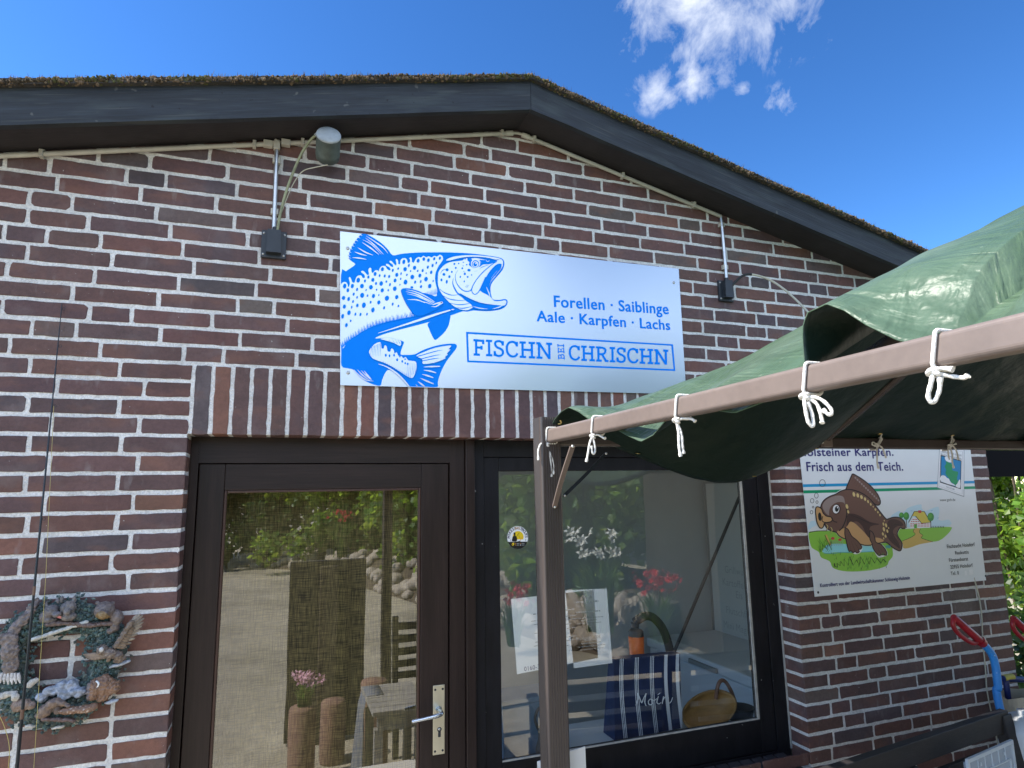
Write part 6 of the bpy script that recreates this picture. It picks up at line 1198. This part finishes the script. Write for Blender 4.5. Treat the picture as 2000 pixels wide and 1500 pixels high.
# ================================================================ bench, boxes, tools on the right
BR = Vector((3.10, -.425, 0)); BLn = Vector((1.985, -.585, 0)); bdir = (BLn - BR).normalized(); bnrm = Vector((bdir.y, -bdir.x, 0)); 
if bnrm.y > 0: bnrm = -bnrm
zt = zr(-1.372); Lb = 1.42
def bp_(s, d, z): v = BR + bdir * s + bnrm * d; return Vector((v.x, v.y, z))
bn = thing('garden_bench', tuple(bp_(Lb / 2, .2, 0)), 'dark brown wooden garden bench with a slatted back against the brick pier', 'bench')
def plank(p, q_, u, w_, th, nm, par=None, bev=.003):
    """board from p to q, width w along u, thickness th"""
    p, q_ = Vector(p), Vector(q_); d = q_ - p; l = d.length; d.normalize(); u = Vector(u); u = (u - d * u.dot(d)).normalized(); n3 = d.cross(u)
    mx = Matrix(((d.x, u.x, n3.x, p.x), (d.y, u.y, n3.y, p.y), (d.z, u.z, n3.z, p.z), (0, 0, 0, 1)))
    b = MB(); b.box(0, l, -w_ / 2, w_ / 2, -th / 2, th / 2, 0, bev, mx); return b.build(nm, 'bench_wood', par or bn)
tilt = .16; zs = .43
def bk(s, z, o=0): return bp_(s, .02 + (zt - z) * tilt + o, z)
def rp(s): return bk(s, zt - .045)
plank(bk(-.02, zt - .035), bk(Lb + .02, zt - .035), (0, 0, 1), .078, .032, 'top_rail')
for s in (.0, Lb): plank(bk(s, zt - .012, .002), bk(s, .0, .0), bdir, .065, .045, 'leg')
for s in (Lb / 2 - .055, Lb / 2 + .055): plank(bk(s, zt - .076), bk(s, zs + .03), bdir, .05, .03, 'back_stile')
for i in range(4):
    z = zt - .135 - i * .088
    for a, b in ((.034, Lb / 2 - .081), (Lb / 2 + .081, Lb - .034)): plank(bk(a, z), bk(b, z), (0, 0, 1), .052, .018, 'back_slat')
for i in range(5): plank(bp_(-.02, .12 + i * .088, zs), bp_(Lb + .02, .12 + i * .088, zs), bnrm, .074, .024, 'seat_slat')
for s in (0, Lb): plank(bp_(s, .50, zs - .014), bp_(s, .50, 0), bdir, .06, .045, 'leg'); plank(bp_(s, .05, zs + .19), bp_(s, .54, zs + .21), bdir, .065, .026, 'armrest'); plank(bp_(s, .50, zs + .012), bp_(s, .50, zs + .185), bdir, .045, .04, 'arm_support'); plank(bp_(s, .09, zs - .035), bp_(s, .48, zs - .035), (0, 0, 1), .05, .03, 'side_rail')
# clear plastic tub standing on end on the bench
tb_ = side(1885, 1457, 2.70); 
cxy = bp_(.30, .24, 0); tbx = thing('plastic_box_lid', (cxy.x, cxy.y, zs + .013), 'clear plastic storage box lid standing upright on the bench', 'box lid')
mx = Matrix.Translation((0, 0, 0)); tu = at(1885, 1457, -.66); tr_ = at(1980, 1471, -.60); tz0 = zs + .0125
b = MB(); dirx = (Vector((tr_.x, tr_.y, 0)) - Vector((tu.x, tu.y, 0))); wl = dirx.length; dirx.normalize(); diry = Vector((-dirx.y, dirx.x, 0)); hz_ = (tu.z + tr_.z) / 2 - tz0
mx = Matrix(((dirx.x, diry.x, 0, tu.x), (dirx.y, diry.y, 0, tu.y), (0, 0, 1, tz0), (0, 0, 0, 1)))
b.box(0, wl, 0, .004, 0, hz_, 0, .0019, mx); b.box(.012, wl - .012, .005, .022, .014, hz_ - .014, 0, .006, mx); b.build('shell', 'clear_plastic', tbx)
b = MB()
for a in ((0, wl, hz_ - .010, hz_ + .002), (0, .010, .0, hz_ - .0102), (wl - .010, wl, .0, hz_ - .0102), (.034, wl - .034, hz_ - .060, hz_ - .056), (.034, .038, .02, hz_ - .0602), (wl - .038, wl - .034, .02, hz_ - .0602)): b.box(a[0], a[1], -.004, .006, a[2], a[3], 0, 0, mx)
for i in range(5): b.box(wl * (.2 + .15 * i) - .001, wl * (.2 + .15 * i) + .001, -.0035, -.0006, hz_ - .0555, hz_ - .0102, 0, 0, mx)
for s in (.24, .76): b.box(wl * s - .003, wl * s + .003, -.007, -.0042, hz_ - .034, hz_ - .024, 0, 0, mx)
b.build('rim', 'clear_rib', tbx)
# white canister and paper bag at the right edge
wc_ = at(1998, 1428, -.50)
cn = thing('white_canister', (wc_.x + .07, -.46, 0), 'white plastic canister beside the right end of the bench', 'canister')
q = MB(); q.lathe([(0, .001), (.10, .001), (.105, .02), (.105, wc_.z - .02), (.095, wc_.z + .012), (.055, wc_.z + .034), (.03, wc_.z + .036), (.03, wc_.z + .055), (0, wc_.z + .056)], (wc_.x + .09, -.46, 0), (0, 0, 1), 28); q.build('body', 'white_plastic', cn)
pb = at(1993, 1390, -.22)
kp = thing('paper_sack', (pb.x + .12, -.16, 0), 'crumpled beige paper sack standing by the corner of the brick pier', 'sack')
def sk_(u, v):
    t = u * 2 * math.pi; k = 1 + .10 * noise.noise(Vector((math.cos(t) * 2, math.sin(t) * 2, v * 4))); z = v * (pb.z + .05) + .03 * noise.noise(Vector((u * 9, v * 3, 2))) * v
    return Vector((pb.x + .13 + .13 * math.cos(t) * k, -.17 + .085 * math.sin(t) * k, max(z, .001)))
vs, fs = sheet(sk_, 30, 14); q = MB(); q.add(vs, fs, 0, False); q.build('sack', 'kraft_paper', kp)
# two garden tools with red grips
def grip_tool(topx, label):
    YT = -.20; g0 = at(topx[0][0], topx[0][1], YT); g1 = at(topx[1][0], topx[1][1], YT); bend = [at(x, y, YT) for x, y in topx[2:]]
    t = thing('garden_tool', (bend[-1].x, -.24, 0), label, 'garden tool', 'garden tools with red grips leaning on the house')
    m = MB(); d = (g1 - g0).normalized(); m.tube([g0, g0 + d * .01, g1 - d * .012, g1], [.014, .0165, .0185, .0175], 14); 
    pr = Vector((-d.z, 0, d.x)); pr = pr if pr.x < 0 else -pr
    L_ = (g1 - g0).length
    m.tube(cr([tuple(g0 + d * .006), tuple(g0 + pr * .030 + d * .012), tuple(g0 + pr * .046 + d * .05), tuple(g0 + pr * .044 + d * L_ * .55), tuple(g0 + pr * .030 + d * L_ * .78), tuple(g1 - d * .035)], 6), .0105, 10)
    m.tube([g1 - d * .02, g1 + d * .004], [.023, .021], 14); m.build('grip', 'red_plastic', t)
    m = MB(); lowp = bend[-1]; foot = Vector((lowp.x + (lowp.x - bend[-2].x) * 2.0, -.30, .12)); pts_ = cr([tuple(g1 - d * .002)] + [tuple(v) for v in bend] + [tuple(foot)], 6); m.tube(pts_, .0170, 14); m.build('shaft', 'blue_paint', t)
    m = MB(); vs2 = []
    def bl(u, v): return Vector((foot.x + (u - .5) * .22 * (1 - .25 * v * v), foot.y - .03 * math.cos((u - .5) * 3) + .02 * v, .15 - .148 * v))
    vs2, f2 = sheet(bl, 10, 8); m.add(vs2, f2, 0, True); o = m.build('blade', 'steel', t); sd = o.modifiers.new('t', 'SOLIDIFY'); sd.thickness = .003
    return t
grip_tool([(1862, 1205), (1919, 1256), (1936, 1276), (1944, 1300), (1949, 1340), (1954, 1388)], 'blue garden tool with a red grip, standing in front of the brick pier')
grip_tool([(1978, 1207), (2030, 1256), (2046, 1276), (2054, 1300), (2059, 1340), (2064, 1388)], 'blue garden tool with a red grip, further right beyond the corner')
ht = thing('hand_cart', (at(1975, 1400, -.12).x, -.13, 0), 'dark navy hand cart frame with a yellow label behind the bench', 'hand cart')
ha, hb_ = at(1957, 1325, -.12), at(2040, 1330, -.12); hc = at(1964, 1325, -.12)
q = MB(); q.tube([ha, hb_], .014, 12); q.tube([hc, (hc.x, -.12, .02)], .013, 12); q.tube([hb_, (hb_.x, -.12, .02)], .013, 12); q.tube([(hc.x, -.12, .45), (hb_.x, -.12, .45)], .011, 10); q.box(hc.x - .03, hb_.x + .03, -.30, -.10, .012, .03, 0, .003); q.build('frame', 'navy_paint', ht)
q = MB(); q.tube([ha + Vector((.010, 0, 0)), ha + Vector((.075, 0, 0))], .0152, 12); q.build('label', 'label_yellow', ht)
for x in (hc.x, hb_.x):
    q = MB(); q.lathe([(.03, -.02), (.09, -.022), (.10, -.012), (.10, .012), (.09, .022), (.03, .02)], (x, -.05 - .0, .10), (1, 0, 0), 24); q.build('wheel', 'dark_pot', ht)
# white board leaning against the post
q = MB(); bl0, br0 = at(1050, 1488, -.335), at(1143, 1458, -.325)
wbd = thing('white_board', (1.2, -.28, 0), 'white panel standing behind the foot of the pavilion post', 'panel')
P_ = [bl0, br0]; n3 = Vector((0, 1, 0)); vs = [bl0, br0, Vector((br0.x + .055, br0.y + .10, .001)), Vector((bl0.x + .02, bl0.y + .06, .001))]; vs = vs + [v + Vector((0, .004, 0)) for v in vs]
q.add(vs, [(0, 3, 2, 1), (4, 5, 6, 7), (0, 1, 5, 4), (1, 2, 6, 5), (2, 3, 7, 6), (3, 0, 4, 7)]); q.build('panel', 'paper', wbd)
# ================================================================ greenery
def leaves(mb, n, fn, size, rr, shades=((.55, 1.5),)):
    for i in range(n):
        c, k = fn(rr); l = size * rr.uniform(.6, 1.35); w_ = l * rr.uniform(.32, .5)
        a = Vector((rr.gauss(0, 1), rr.gauss(0, 1), rr.gauss(-.3, .8))).normalized(); b = a.cross(Vector((rr.gauss(0, 1), rr.gauss(0, 1), rr.gauss(0, 1)))).normalized(); nn = a.cross(b)
        c = Vector(c); s = rr.uniform(*shades[0]) * k; col = (s * rr.uniform(.85, 1.2), s, s * rr.uniform(.7, 1.1))
        mb.add([c, c + a * l * .5 + b * w_ + nn * l * .08, c + a * l, c + a * l * .5 - b * w_ + nn * l * .08], [(0, 1, 2), (0, 2, 3)], 0, False, col)
def bush(name, label, cat, loc, rx, ry, h, n, size, m='leaf', seed=1, group=None, stems=6):
    rr = random.Random(seed); t = thing(name, loc, label, cat, group); cl = [(Vector((rr.gauss(0, .42) * rx, rr.gauss(0, .42) * ry, h * (.18 + .8 * rr.random() ** .8))), rr.uniform(.16, .34)) for _ in range(int(26 + 10 * rx))]
    def fn(r_):
        c, s = r_.choice(cl); v = Vector((r_.gauss(0, 1), r_.gauss(0, 1), r_.gauss(0, 1))).normalized() * s * r_.random() ** .4 * max(.6, min(rx, 1.4)); p = c + v
        return (loc[0] + p.x, loc[1] + p.y, max(.03, p.z)), 1
    b = MB(); leaves(b, n, fn, size, rr); b.build('foliage', m, t)
    s = MB()
    for i in range(stems):
        x, y = rr.uniform(-.5, .5) * rx, rr.uniform(-.5, .5) * ry; s.tube(cr([(loc[0] + x * .4, loc[1] + y * .4, 0), (loc[0] + x * .7, loc[1] + y * .7, h * .5), (loc[0] + x * 1.1, loc[1] + y, h * .95)], 4), [.018 - .0015 * k for k in range(9)], 6)
    s.build('stem', 'bark', t); return t
def tree(label, loc, h, cr_r, n, size, m, seed, cat='tree', group=None):
    rr = random.Random(seed); t = thing('leafy_tree', loc, label, cat, group); s = MB(); cl = []
    s.tube(cr([(loc[0], loc[1], 0), (loc[0] + .1, loc[1], h * .3), (loc[0] - .05, loc[1] + .1, h * .6), (loc[0], loc[1], h * .9)], 5), [.16 * (1 - i / 17) + .02 for i in range(16)], 9)
    for i in range(16):
        z = h * rr.uniform(.25, .85); a = rr.uniform(0, 6.28); l = cr_r * rr.uniform(.5, 1) * (1.15 - abs(z / h - .55)); e = Vector((loc[0] + l * math.cos(a), loc[1] + l * math.sin(a), z + l * .45)); st_ = Vector((loc[0], loc[1], z)); s.tube(cr([tuple(st_), tuple(st_.lerp(e, .5) + Vector((0, 0, -.1))), tuple(e)], 4), [.05 - .005 * k for k in range(9)], 6)
        for f in (.45, .75, 1.0): cl.append((st_.lerp(e, f) + Vector((rr.gauss(0, .2), rr.gauss(0, .2), rr.gauss(0, .2))), rr.uniform(.35, .75)))
    s.build('trunk', 'bark', t)
    def fn(r_):
        c, q2 = r_.choice(cl); v = Vector((r_.gauss(0, 1), r_.gauss(0, 1), r_.gauss(0, .8))).normalized() * q2 * r_.random() ** .4; return tuple(c + v), 1
    b = MB(); leaves(b, n, fn, size, rr); b.build('crown', m, t); return t
bush('leafy_shrub', 'sunlit green shrub filling the gap right of the brick corner', 'shrub', (8.3, 2.7, 0), 1.7, 1.5, 3.3, 34000, .075, 'leaf', 4)
bush('leafy_shrub', 'darker green shrub at the foot of the sunlit shrub', 'shrub', (6.6, 1.2, 0), 1.0, .9, 1.0, 4600, .08, 'leaf_dark', 5)
tree('tall leafy tree behind the shrub at the right corner', (12, 5.5, 0), 5.0, 2.8, 9000, .2, 'leaf', 6)
# dark timber lean-to at the right, behind the corner
lt_ = thing('timber_lean_to', (6.5, 1.6, 0), 'dark timber lean-to roof edge beyond the right corner of the house', 'lean-to')
zl = at(1960, 931, .9).z
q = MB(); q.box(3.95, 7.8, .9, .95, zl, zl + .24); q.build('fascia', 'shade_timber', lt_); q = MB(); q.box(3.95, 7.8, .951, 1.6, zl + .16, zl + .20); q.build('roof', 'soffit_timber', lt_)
for x in (4.35, 5.4, 6.4): q = MB(); q.box(x - .03, x + .03, .952, 1.6, zl + .04, zl + .158); q.build('rafter', 'soffit_timber', lt_)
for y in (1.02, 1.52): q = MB(); q.box(7.6, 7.68, y - .04, y + .04, 0, zl + .039); q.build('post', 'black_timber', lt_)
q = MB(); q.tube([(4.25, .88, zl + .22), (5.1, .88, zl + .04)], .022, 6); q.build('brace', 'black_timber', lt_)
# ================================================================ the yard that the panes reflect
def refl(x, y, z, Y=None):
    d = ray(x, y); t = (z - CP.z) / d.z; v = CP + d * t; return Vector((v.x, .26 - v.y, z))
gr_ = 'dense green trees bordering the yard'
for i, (x, y, h, r_, m, n, lb) in enumerate([(-3.2, -19, 4.6, 2.6, 'leaf', 4200, 'broad green tree at the far left of the yard'), (-.6, -21, 5.2, 2.8, 'leaf_dark', 4200, 'dark green tree at the back of the yard, right of the broad one'), (2.0, -18.5, 4.4, 2.4, 'leaf', 4200, 'light green tree above the far rockery stones'), (4.6, -16, 4.8, 2.6, 'leaf_dark', 4200, 'dark green tree behind the middle of the rockery'), (7.4, -13.5, 5.4, 2.7, 'leaf', 4200, 'tall light tree behind the red flowers'), (10.2, -11, 5.0, 2.6, 'leaf_dark', 4200, 'dark tree at the right end of the rockery'), (13, -8, 5.2, 2.6, 'leaf', 4200, 'light tree at the far right of the yard')]):
    tree(lb, (x, y, 0), h, r_, int(n * 1.6), .24, m, 30 + i, 'tree', gr_)
for i, (x, y, rx, h, m, lb) in enumerate([(-3.0, -16.8, 1.7, 2.0, 'leaf', 'green bush at the far left edge of the yard'), (-.6, -16.2, 1.4, 1.9, 'leaf_dark', 'dark bush below the dark tree at the back'), (1.9, -14.4, 1.4, 1.9, 'leaf', 'bright bush at the far end of the rockery'), (3.4, -11.2, 1.4, 2.1, 'leaf', 'rounded bright bush above the rockery'), (5.2, -7.6, 1.3, 2.0, 'leaf', 'bright bush at the bend of the rockery'), (6.6, -5.6, 1.3, 1.9, 'leaf_dark', 'dark bush behind the white lilies'), (8.4, -7.6, 1.3, 1.9, 'leaf', 'green bush behind the added dark shed'), (4.3, -6.0, 1.0, 1.7, 'leaf', 'bright bush close behind the lily bed'), (3.9, -8.6, 1.2, 1.9, 'leaf', 'bright bush in the middle of the rockery')]):
    bush('garden_bush', lb, 'bush', (x, y, 0), rx * 1.25, rx, h * 1.3, 6500, .16, m, 50 + i, 'bushes along the rockery', 4)
# rockery boulders along the border of the yard
protos = []
for k in range(4):
    rr = random.Random(90 + k); vs0, fs0 = ico(3); b = MB(); e = (rr.uniform(.9, 1.2), rr.uniform(.75, 1.0), rr.uniform(.6, .8))
    b.add([Vector((v.x * e[0], v.y * e[1], v.z * e[2])) * (1 + .22 * noise.noise(v * 1.6 + Vector((k * 9, 0, 0)))) for v in vs0], fs0, 0, True); o = b.build('boulder', 'stone'); protos.append(o)
bpth = [np.array(p) for p in cr([(-.4, -16.4), (1.2, -14.0), (2.3, -10.0), (2.9, -7.6), (3.6, -5.0), (4.0, -3.9)], 10)]
rr = random.Random(8); first = [True] * 4
for i in range(230):
    t = rr.random() * (len(bpth) - 2); a = int(t); p = bpth[a] + (bpth[a + 1] - bpth[a]) * (t - a); dn = bpth[a + 1] - bpth[a]; dn = np.array([dn[1], -dn[0]]) / (np.linalg.norm(dn) + 1e-6)
    if dn[0] < 0: dn = -dn
    o_ = rr.random(); s = rr.uniform(.08, .17); p = p + dn * (o_ * .7 - .1); z = o_ * .50 + s * .35; k = i % 4
    if first[k]: o = protos[k]; first[k] = False
    else: o = protos[k].copy(); COL.objects.link(o)
    o.location = (p[0], p[1], z); o.scale = (s, s, s); o.rotation_euler = (rr.uniform(-.4, .4), rr.uniform(-.4, .4), rr.uniform(0, 6.28)); tag(o, 'rounded tan fieldstone piled in the yard rockery', 'boulder', 'fieldstones of the rockery')
bk_ = MB(); pth_ = bpth; vs = []
for p, nx_ in zip(pth_[:-1], pth_[1:]):
    dn = nx_ - p; dn = np.array([dn[1], -dn[0]]) / (np.linalg.norm(dn) + 1e-6)
    if dn[0] < 0: dn = -dn
    for o_, z in ((-.15, -.02), (.6, .45), (2.5, .6), (5, .0)): vs.append((p[0] + dn[0] * o_, p[1] + dn[1] * o_, z))
k = len(pth_) - 1; bk_.add(vs, [(i * 4 + j, i * 4 + j + 1, (i + 1) * 4 + j + 1, (i + 1) * 4 + j) for i in range(k - 1) for j in range(3)], 0, True); struct(bk_.build('bank', 'bark'))
# made-up dark shed right of the lily bed, added to darken the window reflection
shd = thing('added_dark_shed', (6.6, -4.4, 0), 'added dark timber shed at the right side of the yard, darkening the window reflection', 'shed')
q = MB(); q.box(4.95, 9.0, -5.0, -3.5, 0, 2.5); q.build('wall', 'dark_panel', shd); q = MB(); q.prism([(4.75, 2.5), (9.2, 2.5), (9.2, 2.58), (6.95, 3.1), (4.75, 2.58)], -5.2, -3.25); q.build('roof', 'black_timber', shd); q = MB(); q.box(5.4, 6.3, -3.499, -3.46, .02, 2.0, 0, .004); q.build('door', 'black_timber', shd)
# flowers
def flowers(name, label, cat, loc, h, nb, nf, petal, spread, seed):
    rr = random.Random(seed); t = thing(name, loc, label, cat, 'flowering plants by the rockery'); b = MB()
    for i in range(nb):
        a = rr.uniform(0, 6.28); l = h * rr.uniform(.5, 1.05); o = spread * rr.uniform(.2, 1); x, y = loc[0] + rr.gauss(0, .12) * spread, loc[1] + rr.gauss(0, .12) * spread; w_ = .012
        p = [Vector((x, y, loc[2])), Vector((x + o * .35 * math.cos(a), y + o * .35 * math.sin(a), loc[2] + l * .6)), Vector((x + o * math.cos(a), y + o * math.sin(a), loc[2] + l * .85))]; s_ = Vector((-math.sin(a), math.cos(a), 0)) * w_; k = rr.uniform(.6, 1.5)
        b.add([p[0] - s_, p[0] + s_, p[1] + s_, p[1] - s_, p[2]], [(0, 1, 2, 3), (3, 2, 4)], 0, False, (k, k, k * .8))
    b.build('leaves', 'leaf_blade', t); f = MB()
    for i in range(nf):
        c = Vector((loc[0] + rr.gauss(0, .4) * spread, loc[1] + rr.gauss(0, .4) * spread, loc[2] + h * rr.uniform(.8, 1.1))); n6 = 6; ax_ = Vector((rr.gauss(0, .6), rr.gauss(0, .6) + .4, .4)).normalized(); e1 = ax_.orthogonal().normalized(); e2 = ax_.cross(e1); L_ = .085 if 'lily' in name else .045
        for j in range(n6):
            q1 = 6.283 * j / n6; d = e1 * math.cos(q1) + e2 * math.sin(q1); s_ = ax_.cross(d) * L_ * .22; f.add([c, c + d * L_ * .5 + ax_ * L_ * .5 + s_, c + d * L_ + ax_ * L_ * .35, c + d * L_ * .5 + ax_ * L_ * .5 - s_], [(0, 1, 2, 3)])
    f.build('blossoms', petal, t)
flowers('white_lily', 'clump of white lilies with long green leaves on the rockery', 'flower', (3.7, -4.0, .30), 1.0, 170, 16, 'white_petal', .45, 1)
flowers('red_flower', 'red flowering plant beside the white lilies', 'flower', (4.15, -3.5, .25), .65, 110, 46, 'red_petal', .35, 2); flowers('red_flower', 'red flowering plant at the left end of the lily bed', 'flower', (2.9, -4.6, .1), .6, 100, 40, 'red_petal', .3, 3); flowers('red_flower', 'red flowering plant high on the rockery below the bright bush', 'flower', (3.1, -8.2, .5), .8, 100, 60, 'red_petal', .5, 4); flowers('red_flower', 'red flowering plant far back on the rockery', 'flower', (1.7, -13.2, .4), 1.0, 60, 40, 'red_petal', .4, 5)
# dark panel, stone planter, table and chairs on the terrace
pnl = thing('wooden_stele', (.62, -2.75, 0), 'tall dark weathered wooden panel standing on the terrace', 'panel')
q = MB(); q.box(.40, .98, -2.80, -2.74, .02, 1.34, 0, .006); q.build('board', 'dark_panel', pnl); q = MB(); q.box(.62, .76, -2.738, -2.70, .001, 1.30, 0, .006); q.build('post', 'bark', pnl)
for i, (x, y, h) in enumerate([(.50, -2.10, .46), (.95, -1.95, .62), (.72, -2.35, .40)]):
    lb = ['red stone palisade carrying the pink flowers', 'tallest red stone palisade beside the table', 'low red stone palisade behind the other two'][i]
    q = MB(); q.lathe([(0, .001), (.085, .001), (.09, .02), (.09, h - .02), (.08, h), (0, h)], (x, y, 0), (0, 0, 1), 12); tag(q.build('stone_palisade', 'terracotta', None, (x, y, 0)), lb, 'palisade', 'red stone palisades on the terrace')
flowers('pink_flower', 'small pink flowering plant standing on a stone palisade', 'flower', (.50, -2.10, .46), .19, 60, 15, 'pink_petal', .12, 9)
tb = thing('garden_table', (1.05, -1.05, 0), 'grey weathered slatted garden table below the window', 'table')
for i in range(6): q = MB(); q.box(.80, 1.10, -1.45 + i * .085, -1.45 + i * .085 + .078, .70, .722, 0, .003); q.build('top_slat', 'grey_wood', tb)
q = MB(); q.box(.83, 1.07, -1.40, -1.38, .62, .698); q.box(.83, 1.07, -1.0, -.98, .62, .698); q.build('apron', 'grey_wood', tb)
for x in (.84, 1.06):
    for y in (-1.36, -1.02): q = MB(); q.box(x - .022, x + .022, y - .022, y + .022, 0, .6195); q.build('leg', 'grey_wood', tb)
q = MB()
def dr(u, v): return Vector((.80 - .012 - .03 * v * math.sin(u * 12) - .02 * v, -1.43 + .20 * u, .724 - .50 * v)) if v > .1 else Vector((.80 + .10 * (1 - v * 10) - .012 * v * 10, -1.43 + .20 * u, .7255))
vs, fs = sheet(dr, 14, 12); q.add(vs, fs, 0, True); o = q.build('grey_cloth', 'grey_cloth', None, (.82, -1.33, .724)); sd = o.modifiers.new('t', 'SOLIDIFY'); sd.thickness = .004; tag(o, 'grey cloth draped over the corner of the garden table', 'cloth')
ch = thing('garden_chair', (1.35, -2.05, 0), 'dark slatted garden chair behind the garden table', 'chair')
q = MB(); q.box(1.12, 1.58, -2.25, -1.80, .42, .445, 0, .004); q.build('seat', 'bench_wood', ch); q = MB()
for i in range(5): q.box(1.12, 1.58, -2.30, -2.28, .52 + i * .085, .52 + i * .085 + .05)
q.box(1.12, 1.16, -2.278, -2.25, .446, .96); q.box(1.54, 1.58, -2.278, -2.25, .446, .96); q.build('backrest', 'bench_wood', ch)
for x in (1.14, 1.56):
    for y in (-2.23, -1.82): q = MB(); q.box(x - .02, x + .02, y - .02, y + .02, 0, .4195); q.build('leg', 'bench_wood', ch)
st2 = thing('garden_stool', (.86, -.82, 0), 'low garden stool with a pale quilted cushion below the door handle', 'stool')
q = MB(); q.box(.66, 1.06, -1.0, -.62, .40, .46, 0, .02); q.build('cushion', 'cushion_white', st2); q = MB(); q.box(.68, 1.04, -.98, -.64, .375, .3995); q.build('seat', 'grey_wood', st2)
for x in (.71, 1.01):
    for y in (-.95, -.67): q = MB(); q.box(x - .02, x + .02, y - .02, y + .02, 0, .3745); q.build('leg', 'grey_wood', st2)
